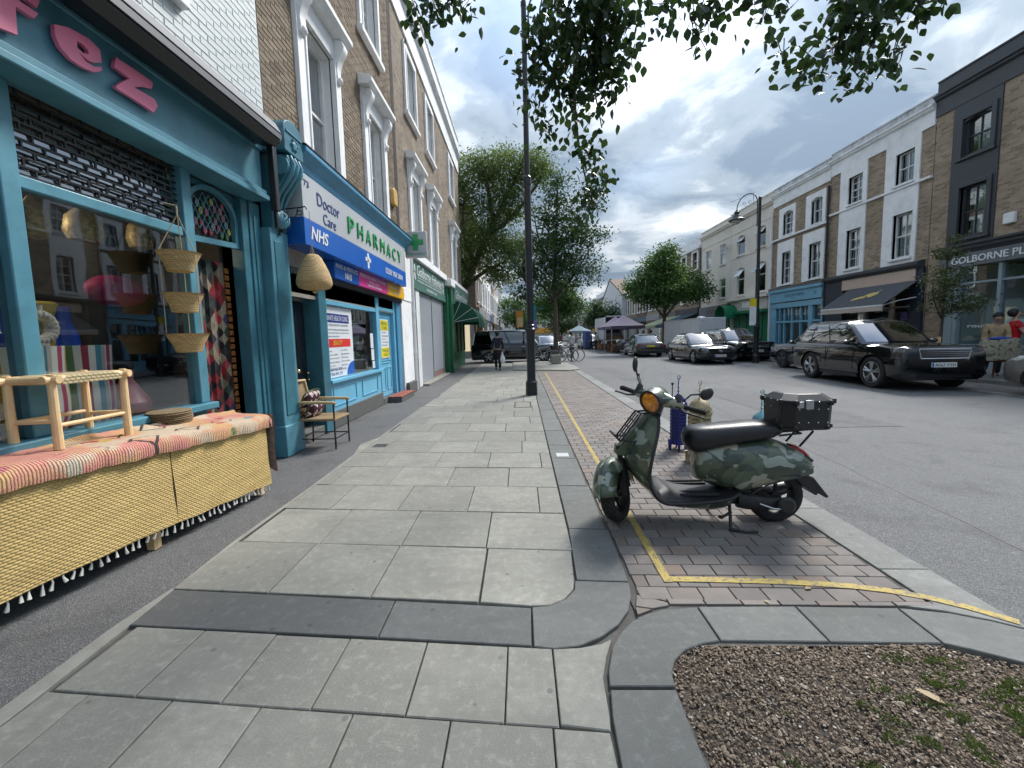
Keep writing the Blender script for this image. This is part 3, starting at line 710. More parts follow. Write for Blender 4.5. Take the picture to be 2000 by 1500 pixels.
LE = [(2.83, 3.698), (2.919, 3.742), (3.056, 3.762), (3.133, 3.734), (3.134, 3.65), (3.079, 3.61), (3.028, 3.597), (2.968, 3.617), (3.016, 3.58), (3.076, 3.583), (3.13, 3.614), (3.127, 3.585), (3.071, 3.54), (2.991, 3.526), (2.917, 3.527), (2.851, 3.568), (2.828, 3.624)]
LH = [(2.967, 3.687), (3.01, 3.692), (3.042, 3.679), (3.043, 3.646), (3.003, 3.629), (2.966, 3.639)]
LZ = [(3.254, 3.762), (3.382, 3.768), (3.566, 3.767), (3.57, 3.747), (3.552, 3.701), (3.47, 3.671), (3.389, 3.619), (3.477, 3.625), (3.571, 3.631), (3.6, 3.589), (3.55, 3.51), (3.478, 3.518), (3.354, 3.523), (3.238, 3.522), (3.229, 3.537), (3.293, 3.607), (3.358, 3.667), (3.233, 3.676)]
LF = [(2.606, 3.476), (2.534, 3.459), (2.48, 3.448), (2.521, 3.708), (2.716, 3.814), (2.763, 3.803), (2.734, 3.729), (2.67, 3.736), (2.637, 3.698), (2.739, 3.698), (2.71, 3.646), (2.614, 3.647)]
def letter(polys):
    cu = bpy.data.curves.new('l', 'CURVE'); cu.dimensions = '2D'; cu.fill_mode = 'BOTH'; cu.extrude = .016
    for P in polys:
        sp = cu.splines.new('POLY'); sp.points.add(len(P)-1); sp.use_cyclic_u = True
        for q, (a, b) in zip(sp.points, P): q.co = (a, b, 0, 1)
    ob = bpy.data.objects.new('l', cu); me = bpy.data.meshes.new_from_object(ob); bpy.data.objects.remove(ob)
    for q in me.vertices: a, b, d = q.co; q.co = TL(a, .205+d, b)
    me.materials.clear(); link('letter', me, M_pink, fez)
def sm2(P): return [(p[0], p[1]) for p in catmull([(a, b, 0) for a, b in P], 3, True)]
letter([LF]); letter([LE, LH]); letter([LZ])
# shopfront: stall riser, sill, posts, transom, panes
bx(TL, -2.5, 4.12, -.06, .0, 0, .86).build('stall_riser', M_teal, fez, bevel=.01)
bx(TL, -2.5, 4.17, -.12, .09, .86, .93).build('sill', M_tealL, fez, bevel=.012)
def post(s0, s1, z0, z1, o0=-.10, o1=.02, mat=None): return bx(TL, s0, s1, o0, o1, z0, z1).build('post', mat or M_tealL, fez, bevel=.01)
post(2.58, 2.69, .93, 3.27); post(4.02, 4.14, .93, 3.27); post(.4, .5, .93, 3.27)
bx(TL, 2.69, 4.02, -.09, .0, 2.60, 2.69).build('transom', M_tealL, fez, bevel=.01); bx(TL, .5, 2.58, -.09, .0, 2.60, 2.69).build('transom', M_tealL, fez, bevel=.01)
bx(TL, 2.69, 4.02, -.052, -.044, .93, 2.60).build('pane', M_shopglass, fez, smooth=0); bx(TL, .5, 2.58, -.052, -.044, .93, 2.60).build('pane', M_shopglass, fez, smooth=0)
MB(TL).prism([(-.058, 2.69), (-.05, 2.69), (-.13, 3.27), (-.138, 3.27)], lambda a, b, d: (d, a, b), 2.69, 4.02).build('pane', glassmat('leaded_light_glass', (.30, .32, .32), 7.0), fez, smooth=0)
m = MB(TL); z, r = 2.70, 0                      # brick-pattern leading in the transom light
while z < 3.26:
    m.box(2.69, 4.02, -.05, -.035, z, z+.013); s = 2.69+(.07 if r % 2 else 0)
    while s < 4.0: m.box(s, s+.012, -.049, -.036, z+.013, z+.058); s += .14
    z += .058; r += 1
m.build('leading', M_black, fez, smooth=0)
# interior of the shop: floor, back wall, ceiling, warm lamp
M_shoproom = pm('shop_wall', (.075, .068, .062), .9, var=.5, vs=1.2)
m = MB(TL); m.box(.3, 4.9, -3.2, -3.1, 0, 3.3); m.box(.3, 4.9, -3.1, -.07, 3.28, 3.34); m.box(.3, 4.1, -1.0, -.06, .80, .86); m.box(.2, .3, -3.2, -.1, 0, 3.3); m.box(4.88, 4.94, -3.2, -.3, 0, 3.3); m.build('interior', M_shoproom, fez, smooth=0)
# doorway: frame, arched fanlight with coloured glass, patchwork curtain
post(4.90, 5.02, 0, 3.27, -.16, .0, M_teal); bx(TL, 4.14, 4.90, -.30, -.08, 3.20, 3.27).build('lintel', M_teal, fez)
m = MB(TL); P = [(4.15, 2.60), (4.89, 2.66), (4.90, 2.95)]+[(4.52+.38*math.cos(t), 2.95+.30*math.sin(t)) for t in [PI*i/14 for i in range(1, 15)]]+[(4.14, 2.9)]
Q = [(4.20, 2.665), (4.84, 2.715), (4.85, 2.95)]+[(4.52+.33*math.cos(t), 2.95+.25*math.sin(t)) for t in [PI*i/14 for i in range(1, 15)]]+[(4.19, 2.9)]
n = len(P); m.add([(a, -.05, b) for a, b in P]+[(a, -.05, b) for a, b in Q]+[(a, -.10, b) for a, b in P]+[(a, -.10, b) for a, b in Q],
   [(i, (i+1) % n, n+(i+1) % n, n+i) for i in range(n)]+[(n+i, n+(i+1) % n, 3*n+(i+1) % n, 3*n+i) for i in range(n)]+[(i, 2*n+i, 2*n+(i+1) % n, (i+1) % n) for i in range(n)])
fan = m.build('fanlight', M_tealL, fez, smooth=30)
bx(TL, 4.19, 4.86, -.12, -.115, 2.66, 3.20).build('backing', M_dark, fan)
m = MB(TL); GC = [((.42, .03, .05), 'red'), ((.03, .14, .035), 'green'), ((.55, .10, .14), 'rose'), ((.30, .42, .42), 'pale'), ((.62, .50, .04), 'yellow')]
cols = {c: pm('glass_'+c, k, .25, var=.15, spec=.8) for k, c in GC}; ks = [c for _, c in GC]
def infan(a, b): return 4.23 < a < 4.81 and b > 2.71 and (b < 2.93 or ((a-4.52)/.31)**2+((b-2.95)/.23)**2 < 1)
kk = 0
for i in range(9):
    for j in range(9):
        a, b = 4.22+.082*i+(.041 if j % 2 else 0), 2.70+.066*j
        for dx, dz in ((.041, .066), (.041, -.066)):
            if infan(a, b) and infan(a+dx, b+dz): m.tube([(a, -.088, b), (a+dx, -.088, b+dz)], .0045, 4)
        if infan(a, b-.03) and infan(a, b+.03) and (i*2+j*5) % 3 != 1:
            c = ks[[0, 1, 2, 1, 3, 2, 0, 4, 1][kk % 9]]; kk += 1
            MB(TL).prism([(a, b-.042), (a+.024, b-.012), (a+.024, b+.012), (a, b+.042), (a-.024, b+.012), (a-.024, b-.012)], lambda x, y_, d: (x, d, y_), -.1, -.09).build('glass_piece', cols[c], fan)
m.build('leading', M_tealL, fan)
def patchwork(name, sx, sz):
    s = NT(name); x = s.xyz(); a = s.math('MULTIPLY', x[1], sx); b = s.math('MULTIPLY', x[2], sz)
    u = s.math('FLOOR', s.math('ADD', a, b)); v = s.math('FLOOR', s.math('SUBTRACT', a, b))
    wn_ = s.n('ShaderNodeTexWhiteNoise', noise_dimensions='2D'); s.l(s.comb(u, v), wn_.inputs['Vector'])
    cl = s.ramp(wn_.outputs['Value'], [(0, (.012, .012, .015)), (.22, (.25, .02, .025)), (.36, (.20, .17, .12)), (.5, (.03, .03, .035)), (.6, (.36, .05, .07)), (.7, (.04, .06, .05)), (.8, (.30, .25, .17)), (.9, (.10, .03, .02)), (.97, (.05, .05, .14))], 'CONSTANT')
    cl = s.mix(s.ramp(s.noise(60, 4), [(.4, 0.0), (.7, .4)]), cl, (.02, .015, .015)); s.bump(s.noise(140, 3), .5, .004)
    return s.done(cl, .95)
M_patch = patchwork('patchwork_cloth', 11.0, 6.6)
m = MB(TL); n = 30; pr = [(4.16+.66*i/n, -.22+.018*math.sin(i*.75)+.01*math.sin(i*2.3)) for i in range(n+1)]
m.add([(a, b-dd, z) for dd in (0, .012) for z in (.3, 2.48) for a, b in pr], [(i, i+1, n+2+i, n+1+i) for i in range(n)]+[(2*n+2+i, 3*n+3+i, 3*n+4+i, 2*n+3+i) for i in range(n)])
tag(m.build('door_curtain', M_patch, None, recalc=False), 'patchwork curtain of red, cream and black lozenges hanging in the shop doorway', 'curtain')
m = MB(TL)
for i in range(26): z = .32+i*.082; m.box(4.82, 4.885, -.225, -.205, z, z+.06)
bd = m.build('bead_strip', pm('orange_beads', (.30, .12, .03), .6, var=.6, vs=30), bpy.data.objects['door_curtain'])
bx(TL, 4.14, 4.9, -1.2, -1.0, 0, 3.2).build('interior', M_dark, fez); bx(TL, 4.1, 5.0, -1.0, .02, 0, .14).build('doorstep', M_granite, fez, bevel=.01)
bx(TL, 5.02, 5.22, -.2, .02, 0, 3.27).build('panel', M_teal, fez, bevel=.008); bx(TL, 5.08, 5.16, .02, .035, .5, 3.1).build('panel', M_teal, fez, bevel=.01)
# carved pilaster between the two shops
pil = MB(TL).box(5.22, 5.62, -.2, .14, 0, 3.0).box(5.19, 5.65, -.2, .17, 0, .42).build('pilaster', M_tealL, fez, bevel=.012)
m = MB(TL); m.box(5.29, 5.55, .14, .152, .55, 2.85); m.build('pilaster_panel', M_teal, pil, bevel=.006)
m = MB(TL); prof = [(.14, 2.98), (.17, 3.05), (.165, 3.2), (.18, 3.35), (.235, 3.48), (.32, 3.58), (.40, 3.70), (.43, 3.80), (.40, 3.90), (.2, 3.92), (.0, 3.92), (.0, 2.98)]
m.prism(prof, lambda a, b, d: (d, a, b), 5.27, 5.57); m.build('console', M_teal, pil, smooth=30, bevel=.012)
m = MB(TL)
for q, s_ in ((5.24, 5.31), (5.53, 5.60)):
    m.prism([(.31+.115*math.cos(t), 3.77+.115*math.sin(t)) for t in [2*PI*i/18 for i in range(18)]], lambda a, b, d: (d, a, b), q, s_)
for q in (5.33, 5.42, 5.51):           # ribs running down the scroll, then a curled leaf
    m.tube([(q, .41, 3.90), (q, .445, 3.80), (q, .41, 3.69), (q, .33, 3.57), (q, .245, 3.46), (q, .19, 3.34), (q, .17, 3.2)], [.02, .032, .034, .03, .026, .022, .012], 8)
for k in range(5):
    u = k/2-1; m.tube([(5.42+u*.10, .165, 3.28), (5.42+u*.12, .20, 3.18), (5.42+u*.10, .215, 3.09), (5.42+u*.05, .19, 3.02)], [.012, .032, .028, .01], 7)
m.build('carving', M_tealL, pil, smooth=50)
m = MB(TL); P = [(5.20, 3.93), (5.64, 3.93), (5.64, 4.20)]+[(5.42+.22*math.cos(t), 4.20+.15*math.sin(t)) for t in [PI*i/10 for i in range(1, 10)]]+[(5.20, 4.20)]
m.prism(P, lambda a, b, d: (a, d, b), -.05, .42); m.build('pilaster_cap', M_teal, pil, smooth=30, bevel=.008)
m = MB(TL); m.ball((5.42, .425, 4.06), .065, 12, 6, (1, .3, 1)); m.box(5.24, 5.60, .42, .435, 4.17, 4.195)
for k in range(6): m.ball((5.42+.06*math.cos(k*PI/3), .43, 4.06+.06*math.sin(k*PI/3)), .022, 6, 5)
m.build('rosette', M_tealL, pil, smooth=50)

# ------------------------------------------------------------------ house 1: pharmacy
pha = thing('shop_house', 'brick house with blue pharmacy shopfront and white hooded sash windows', 'shop', (0, 0, 0))
Y0, Y1 = 5.5, 11.4
W1 = [(6.66, 7.64), (9.30, 10.26)]
hol = [(a, b, 4.3, 6.55) for a, b in W1]+[(a, b, 8.2, 9.95) for a, b in W1]
m = MB(TL); wall_holes(m, Y0, Y1, 2.2, 10.6, hol, .26); m.build('upper_wall', M_brickmort, pha, smooth=0, recalc=False)
sur = [(a-.27, b+.27, 4.2, 6.95) for a, b in W1]+[(a-.2, b+.2, 8.1, 10.15) for a, b in W1]
brickwall_pieces(TL, pha, Y0, Y1, 4.2, 10.6, sur, M_brick, 300)
shell(TL, 'house_body', Y0, Y1, 0, 12.3, 8, M_brickmort, pha)
def surround(T, parent, a, b, z0, z1, hood=True, w=.26, mat=None, proj=.07, sub=None):
    mat = mat or M_stucco; m = MB(T)
    m.box(a-w, a, -.03, proj, z0, z1); m.box(b, b+w, -.03, proj, z0, z1)
    m.box(a-.05, a, proj, proj+.02, z0, z1); m.box(b, b+.05, proj, proj+.02, z0, z1)
    m.box(a-w, b+w, -.03, proj, z1, z1+.36 if hood else z1+.18)
    for q in ((a-.003, a), (b, b+.003)): m.box(q[0]-.012, q[1]+.012, -.26, -.02, z0, z1)
    m.box(a, b, -.26, -.02, z1-.012, z1+.01)
    s = m.build('surround', mat, parent, smooth=0, bevel=.006)
    if hood:
        m = MB(T); m.prism([(-.0, z1+.36), (.22, z1+.36), (.30, z1+.42), (.30, z1+.50), (.26, z1+.54), (0, z1+.58)], lambda p, q, d: (d, p, q), a-w-.1, b+w+.1); m.build('hood', mat, s, smooth=0, bevel=.006)
        for c in (a-w/2, b+w/2):
            m = MB(T); P = [(proj, z1-.36), (.10, z1-.34), (.115, z1-.26), (.10, z1-.16), (.12, z1-.05), (.17, z1+.08), (.23, z1+.16), (.25, z1+.25), (.22, z1+.33), (.12, z1+.36), (proj, z1+.36)]
            m.prism(P, lambda p, q, d: (d, p, q), c-.085, c+.085)
            for q in (c-.095, c+.07): m.prism([(.17+.075*math.cos(t), z1+.25+.075*math.sin(t)) for t in [2*PI*i/14 for i in range(14)]], lambda p, r_, d: (d, p, r_), q, q+.025)
            m.ball((c, .10, z1-.30), .07, 8, 6); m.build('console', mat, s, smooth=35, bevel=.006)
    else:
        bx(T, a-w-.06, b+w+.06, -.02, .13, z0-.14, z0-.03).build('sill', mat, s, bevel=.008)
    return s
for k, (a, b) in enumerate(W1):
    surround(TL, pha, a, b, 4.25, 6.55); sash(TL, pha, a, b, 4.3, 6.53, -.2, M_white, (0, 0), curtain=(.45, .3)[k])
    surround(TL, pha, a, b, 8.2, 9.95, False, .18); sash(TL, pha, a, b, 8.2, 9.94, -.2, M_white, (0, 0), curtain=.5)
def cornice(T, parent, s0, s1, z, mat, h=1.8, lean=.0):
    m = MB(T); P = [(0, z), (.05, z), (.05, z+.72), (.12, z+.76), (.20, z+.84), (.20, z+.90), (.10, z+.98), (.07, z+1.0), (.07, z+h-.1), (.12, z+h-.08), (.12, z+h), (-.25, z+h), (-.25, z)]
    m.prism(P, lambda a, b, d: (d, a, b), s0, s1); return m.build('parapet', mat, parent, smooth=0, bevel=.006)
cornice(TL, pha, Y0, Y1, 10.6, M_stucco)
M_darkbrick = brickmat('dark_brick', [(0, (.035, .028, .026)), (.5, (.07, .05, .042)), (1, (.05, .035, .03))])
m = MB(TL); z = 4.2
while z < 10.55: m.box(11.27, 11.53, -.02, .012, z+.006, z+.069); z += .075
m.build('dark_brick_strip', M_darkbrick, pha, smooth=0)
# cornice, sign board, mouldings
m = MB(TL); P = [(0, 3.86), (.30, 3.86), (.32, 3.92), (.32, 4.0), (.40, 4.06), (.46, 4.12), (.46, 4.18), (.0, 4.30)]
m.prism(P, lambda a, b, d: (d, a, b), 5.66, 11.05); m.build('shop_cornice', M_ph, pha, smooth=0, bevel=.008)
m = MB(TL); m.prism([(0, 4.305), (.47, 4.187), (.47, 4.20), (0, 4.33)], lambda a, b, d: (d, a, b), 5.65, 11.06); m.build('lead_flashing', M_black, pha, smooth=0)
M_sgrey = pm('sign_grey', (.50, .52, .54), .35, var=.04, vs=1); M_sblue = pm('sign_blue', (.012, .12, .50), .3, var=.05, vs=1); M_tdark = pm('sign_navy_text', (.03, .06, .20), .4); M_twhite = pm('sign_white_text', (.80, .82, .84), .4, var=.03); M_tgreen = pm('sign_green_text', (.03, .33, .10), .4)
sg = bx(TL, 5.68, 10.66, .0, .35, 3.255, 3.858).build('sign_board', M_sgrey, pha, bevel=.004); bx(TL, 5.681, 10.659, .0, .352, 2.885, 3.253).build('blue_band', M_sblue, sg, bevel=.004)
S = lambda s_, z: (-3.3+.351, s_, z)
text('lettering', '73', M_tdark, sg, S(5.73, 3.69), UY, UZ, .14, .085)
text('lettering', 'Doctor', M_tdark, sg, S(6.09, 3.53), UY, UZ, .74, .185); text('lettering', 'Care', M_tdark, sg, S(6.25, 3.30), UY, UZ, .42, .165)
for k, c in enumerate('PHARMACY'): text('letter', c, M_tgreen, sg, S(7.15+k*.405, 3.40), UY, UZ, .25, .275, .02)
text('lettering', 'NHS', M_twhite, sg, (-3.3+.353, 5.84, 2.985), UY, UZ, .53, .19, bold=.02, shear=.25)
text('lettering', '0208 968 5800', M_twhite, sg, (-3.3+.353, 9.05, 3.0), UY, UZ, 1.28, .125)
m = MB(TL); m.box(7.98, 8.06, .353, .36, 2.93, 3.22); m.box(7.88, 8.16, .353, .36, 3.06, 3.13); m.ball((8.05, .357, 3.12), .05, 8, 5, (1, .15, 1)); m.build('cross_emblem', M_twhite, sg)
M_spink = pm('sign_pink', (.75, .06, .32), .35, var=.04); M_syel = pm('sign_yellow', (.85, .46, .01), .35, var=.04)
for nm, a, b, mt in (('blue_panel', 6.86, 7.898, M_sblue), ('pink_panel', 7.90, 9.608, M_spink), ('yellow_panel', 9.61, 10.95, M_syel)):
    bx(TL, a, b, .0, .2, 2.595, 2.88).build(nm, mt, sg, bevel=.003)
S2 = lambda s_, z: (-3.3+.201, s_, z)
text('lettering', 'NHS & PRIVATE', M_twhite, sg, S2(6.92, 2.775), UY, UZ, .92, .075); text('lettering', 'NHS', M_twhite, sg, S2(7.25, 2.625), UY, UZ, .30, .115, bold=.02, shear=.2)
text('lettering', 'PRIVATE HEALTH CLINIC', M_twhite, sg, S2(7.97, 2.78), UY, UZ, 1.55, .07); text('lettering', 'Walk in clinic', M_twhite, sg, S2(8.42, 2.70), UY, UZ, .62, .05); text('lettering', 'Travel clinic and vaccines', M_twhite, sg, S2(8.32, 2.63), UY, UZ, .85, .05)
text('lettering', 'Blood tests', M_twhite, sg, S2(9.80, 2.77), UY, UZ, .95, .06); text('lettering', 'Vitamins', M_twhite, sg, S2(10.05, 2.65), UY, UZ, .45, .06)
m = MB(TL); m.box(5.66, 11.0, -.02, .12, 2.50, 2.592); m.box(5.66, 11.0, -.2, -.0, 2.26, 2.50); m.build('soffit', M_black, pha)
# entrance door of 73A
bx(TL, 5.62, 5.80, -.3, .03, 0, 2.9).build('post', pm('pale_post', (.45, .44, .41), .6), pha, bevel=.01)
M_doorblk = pm('gloss_black', (.010, .012, .018), .12, var=.1, coat=.5)
dr = bx(TL, 5.82, 6.52, -.26, -.2, .16, 2.16).build('door', M_doorblk, pha, bevel=.004)
m = MB(TL)
for a, b in ((5.92, 6.13), (6.21, 6.42)):
    for z0, z1 in ((.32, .95), (1.12, 2.0)):
        m.box(a, b, -.2, -.188, z0, z1); m.box(a+.03, b-.03, -.188, -.18, z0+.03, z1-.03)
m.build('door_panel', M_doorblk, dr, bevel=.006)
m = MB(TL); m.ball((6.00, -.13, 1.08), .035, 10, 8); m.ball((6.12, -.13, 1.08), .035, 10, 8); m.ball((6.44, -.15, 1.03), .022, 10, 8); m.ball((6.45, -.15, .92), .02, 10, 8); m.tube([TL(0, 0, 0) and (6.06, -.2, 1.55), (6.06, -.15, 1.55)], .02, 8); m.build('door_knob', pm('brass', (.70, .55, .28), .25, 1.0, var=.1), dr)
bx(TL, 5.97, 6.24, -.2, -.185, .66, .76).build('letterbox', M_chrome, dr, bevel=.004)
text('lettering', '73A', M_twhite, dr, (-3.3-.2, 5.96, 2.03), UY, UZ, .2, .08)
bx(TL, 5.80, 6.55, -.3, -.2, 2.17, 2.5).build('fanlight', pm('grey_light', (.2, .22, .23), .3), pha); bx(TL, 5.8, 6.55, -.35, .02, 0, .15).build('doorstep', M_granite, pha, bevel=.01)
bx(TL, 6.55, 6.80, -.26, .05, 0, 2.50).build('post', M_teal, pha, bevel=.012)
# window and stall riser
m = MB(TL); m.box(6.80, 9.40, -.1, .0, .30, .80); m.build('stall_riser', M_sky, pha)
m = MB(TL)
for a, b in ((6.95, 7.95), (8.25, 9.15)):
    for q in ((a, b, .38, .40), (a, b, .70, .72), (a, a+.02, .40, .70), (b-.02, b, .40, .70)): m.box(q[0], q[1], .0, .016, q[2], q[3])
m.build('riser_panel', M_sky, pha, bevel=.004)
bx(TL, 6.80, 9.42, -.1, .075, .80, .86).build('sill', M_sky, pha, bevel=.008); bx(TL, 6.62, 9.42, -.1, .03, 0, .30).build('plinth', M_granite2, pha, bevel=.01)
m = MB(TL); m.box(6.80, 6.88, -.1, .015, .86, 2.24); m.box(9.24, 9.40, -.1, .02, .86, 2.5); m.box(6.88, 9.24, -.1, .012, 2.16, 2.24); m.build('window_frame', M_sky, pha, bevel=.006)
bx(TL, 6.88, 9.24, -.062, -.054, .86, 2.16).build('pane', M_shopglass, pha, smooth=0)
M_poster = pm('poster_white', (.74, .77, .80), .4, var=.03)
po = bx(TL, 6.90, 8.02, -.050, -.046, .88, 2.14); po = po.build('window_poster', M_poster, pha, smooth=0); PO = lambda s_, z: (-3.3-.0455, s_, z)
bx(TL, 6.902, 7.88, -.0455, -.044, 1.86, 2.02).build('heading_band', pm('poster_navy', (.03, .05, .24), .4), po); text('lettering', 'PRIVATE HEALTH CLINIC', M_twhite, po, (-3.3-.0435, 6.93, 1.895), UY, UZ, .9, .09, .001, lift=.001)
bx(TL, 6.902, 7.90, -.0455, -.044, 1.42, 1.57).build('heading_band', pm('poster_red', (.66, .03, .03), .4), po); text('lettering', 'BEAUTY', pm('poster_yellow', (.85, .60, .05), .4), po, (-3.3-.0435, 7.18, 1.455), UY, UZ, .36, .085, .001, lift=.001)
M_tgrey = pm('poster_grey_text', (.22, .26, .30), .5)
text('lettering', 'NO PRESCRIPTION REQUIRED', M_tgrey, po, PO(6.93, 1.79), UY, UZ, .9, .045, .001, lift=.001)
for k, t in enumerate(('Travel vaccines and antimalarials', 'Private prescriptions and blood tests', 'Emergency contraception')): text('lettering', t, M_tgrey, po, PO(6.93, 1.72-.062*k), UY, UZ, (.92, .92, .5)[k], .036, .001, lift=.001)
for k, (a, b) in enumerate((('Botox', 'Lip fillers'), ('Anti wrinkle', 'Skin boosters'), ('Chemical peels', 'PRP therapy'), ('Dermal fillers', 'Microneedling'), ('Hay fever', 'Hair loss'), ('Ear syringe', 'Facials'))):
    text('lettering', a, M_tgrey, po, PO(6.96, 1.34-.068*k), UY, UZ, .03*len(a), .034, .001, lift=.001); text('lettering', b, M_tgrey, po, PO(7.46, 1.34-.068*k), UY, UZ, .028*len(b), .034, .001, lift=.001)
text('lettering', '0208 968 5800', M_tdark, po, PO(6.95, .995), UY, UZ, .52, .055, .001, lift=.001); text('lettering', '07306 842 329', M_tdark, po, PO(6.95, .915), UY, UZ, .52, .055, .001, lift=.001)
m = MB(TL); m.prism([(8.015, .885)]+[(8.015-.34*math.cos(t), .885+.25*math.sin(t)) for t in [PI/2*i/8 for i in range(9)]], lambda a, b, d: (a, d, b), -.0455, -.044); m.build('blue_corner', M_sblue, po, smooth=0)
for k, (z0, z1, s_) in enumerate(((1.35, 1.68, 8.98), (1.08, 1.33, 9.0), (.90, 1.06, 9.04))): bx(TL, s_, s_+.17, -.050, -.047, z0, z1).build('notice', M_poster, pha, smooth=0)
M_shelf = pm('pharmacy_shelf', (.28, .30, .29), .6, var=.2)
m = MB(TL); m.box(6.7, 10.6, -2.6, -2.5, 0, 2.5); m.box(6.6, 6.7, -2.6, -.1, 0, 2.5); m.box(10.55, 10.65, -2.6, -.1, 0, 2.5); m.box(6.8, 9.3, -.5, -.11, .78, .84)
for z in (1.1, 1.45, 1.8): m.box(8.05, 9.2, -.45, -.25, z, z+.02)
m.build('interior', M_shelf, pha, smooth=0)
for i in range(34):
    s_ = 8.07+(i % 12)*.094; z = (1.12, 1.47, 1.82)[i//12]; bx(TL, s_, s_+.07, -.40, -.3, z, z+rnd.uniform(.08, .2)).build('packet', pm('packet_%d' % (i % 5), [(.10, .28, .10), (.35, .40, .38), (.06, .2, .09), (.3, .2, .1), (.12, .22, .26)][i % 5], .5), pha)
# blue door with yellow notice
m = MB(TL); m.box(9.40, 9.46, -.12, .015, .12, 2.5); m.box(10.52, 10.66, -.12, .015, .0, 2.5); m.box(9.46, 10.52, -.12, .01, 2.22, 2.30); m.build('door_frame', M_sky, pha, bevel=.006)
d2 = bx(TL, 9.46, 10.52, -.13, -.07, .14, 2.22).build('door', M_sky, pha, bevel=.004); m = MB(TL)
for a, b, z0, z1 in ((9.62, 9.92, .28, .85), (10.04, 10.36, .28, .85), (9.62, 10.36, .95, 1.04), (9.62, 10.36, 1.10, 2.10)):
    for q in ((a, b, z0, z0+.025), (a, b, z1-.025, z1), (a, a+.025, z0+.025, z1-.025), (b-.025, b, z0+.025, z1-.025)): m.box(q[0], q[1], -.07, -.055, q[2], q[3])
m.build('door_panel', M_sky, d2, bevel=.004)
nn = bx(TL, 9.66, 10.26, -.07, -.05, 1.08, 2.02).build('notice_board', M_poster, d2, bevel=.003); M_nyel = pm('notice_yellow', (.80, .62, .02), .4)
for z0, z1, t1, t2 in ((1.76, 2.0, 'PRIVATE', 'CLINIC'), (1.10, 1.34, 'WALK IN', 'TODAY')):
    bx(TL, 9.68, 10.24, -.05, -.047, z0, z1).build('band', M_nyel, nn); text('lettering', t1, M_tgreen, nn, (-3.3-.0465, 9.74, z0+.13), UY, UZ, .42, .075, .001, lift=.001); text('lettering', t2, M_tgreen, nn, (-3.3-.0465, 9.78, z0+.03), UY, UZ, .36, .06, .001, lift=.001)
for k, t in enumerate(('Flu jabs', 'Vitamin shots', 'Ear care', 'Travel clinic', 'Blood tests')): text('lettering', t, M_tgrey, nn, (-3.3-.0495, 9.74, 1.68-.075*k), UY, UZ, .035*len(t), .045, .001, lift=.001)
bx(TL, 9.45, 10.55, -.2, .03, 0, .13).build('threshold', M_granite2, pha)
M_redtile = pm('red_tile', (.30, .075, .045), .6, var=.2, vs=8, dirt=.3)
st = bx(TL, 9.75, 10.95, .03, .36, 0, .115).build('step', M_granite2, pha, bevel=.006); bx(TL, 9.74, 10.96, .03, .37, .118, .14).build('step_tile', M_redtile, st, bevel=.004)
bx(TL, 10.66, 11.0, -.1, .06, 0, 2.5).build('post', M_ph, pha, bevel=.01); bx(TL, 11.0, 12.05, -.1, .10, .0, 2.6).build('pier', M_stucco, pha, bevel=.012); bx(TL, 11.1, 11.9, .10, .2, 0, .32).build('pier_base', M_granite2, pha, bevel=.01)
bx(TL, 11.05, 12.0, -.1, .12, 2.6, 4.15).build('pier_top', M_stucco, pha, bevel=.012)
m = MB(TL); m.tube([(12.12, .12, .0), (12.12, .12, 3.9)], .055, 10); m.tube([(12.12, .12, 2.3), (12.12, .12, 2.42)], .07, 10); m.tube([(12.12, .12, 1.1), (12.12, .12, 1.2)], .07, 10); tag(m.build('drainpipe', M_white, pha))
# small fittings
m = MB(TL); m.prism([(10.78, 5.02), (11.04, 5.02), (11.08, 5.12), (11.08, 5.38), (11.02, 5.44), (10.80, 5.44), (10.74, 5.38), (10.74, 5.12)], lambda a, b, d: (a, d, b), .0, .12); tag(m.build('alarm_box', pm('alarm_yellow', (.62, .40, .12), .5), bevel=.02), 'yellowed alarm box on the brick wall beside the pharmacy window', 'alarm box')
ps = thing('pharmacy_cross_sign', 'projecting grey sign with a green cross above the pharmacy corner', 'sign')
MB(TL).box(11.15, 11.27, .22, .82, 3.72, 4.42).build('panel', M_sgrey, ps, bevel=.03)
m = MB(); m.box(-3.3+.45, -3.3+.59, 11.13, 11.15, 3.92, 4.34); m.box(-3.3+.31, -3.3+.45, 11.13, 11.15, 4.06, 4.20); m.box(-3.3+.59, -3.3+.73, 11.13, 11.15, 4.06, 4.20); m.build('cross', M_tgreen, ps, bevel=.004)
text('lettering', 'Pharmacy', M_tgreen, ps, (-3.3+.26, 11.15, 3.78), (1, 0, 0), UZ, .52, .08); MB(TL).box(11.18, 11.24, -.02, .22, 4.0, 4.08).box(11.18, 11.24, -.02, .22, 4.2, 4.28).build('bracket', M_black, ps)

# ------------------------------------------------------------------ house 2 with the fish shop, house 3 on the corner
fish = thing('shop_house', 'brick house with pale green fish shop fascia and grey roller shutters', 'shop'); Y0, Y1 = 11.42, 17.5
W2 = [(12.85, 13.85), (15.5, 16.5)]
hol = [(a, b, 4.3, 6.55) for a, b in W2]+[(a, b, 8.35, 10.15) for a, b in W2]
m = MB(TL); wall_holes(m, Y0, Y1, 0, 10.6, hol, .26); m.build('upper_wall', M_brickfar, fish, smooth=0, recalc=False); shell(TL, 'house_body', Y0, Y1, 0, 12.3, 8, M_brickmort, fish)
for a, b in W2:
    surround(TL, fish, a, b, 4.25, 6.55); sash(TL, fish, a, b, 4.3, 6.53, -.2, M_white, (0, 0), curtain=.6)
    surround(TL, fish, a, b, 8.35, 10.15, False, .2); sash(TL, fish, a, b, 8.35, 10.14, -.2, M_white, (0, 0), curtain=.5)
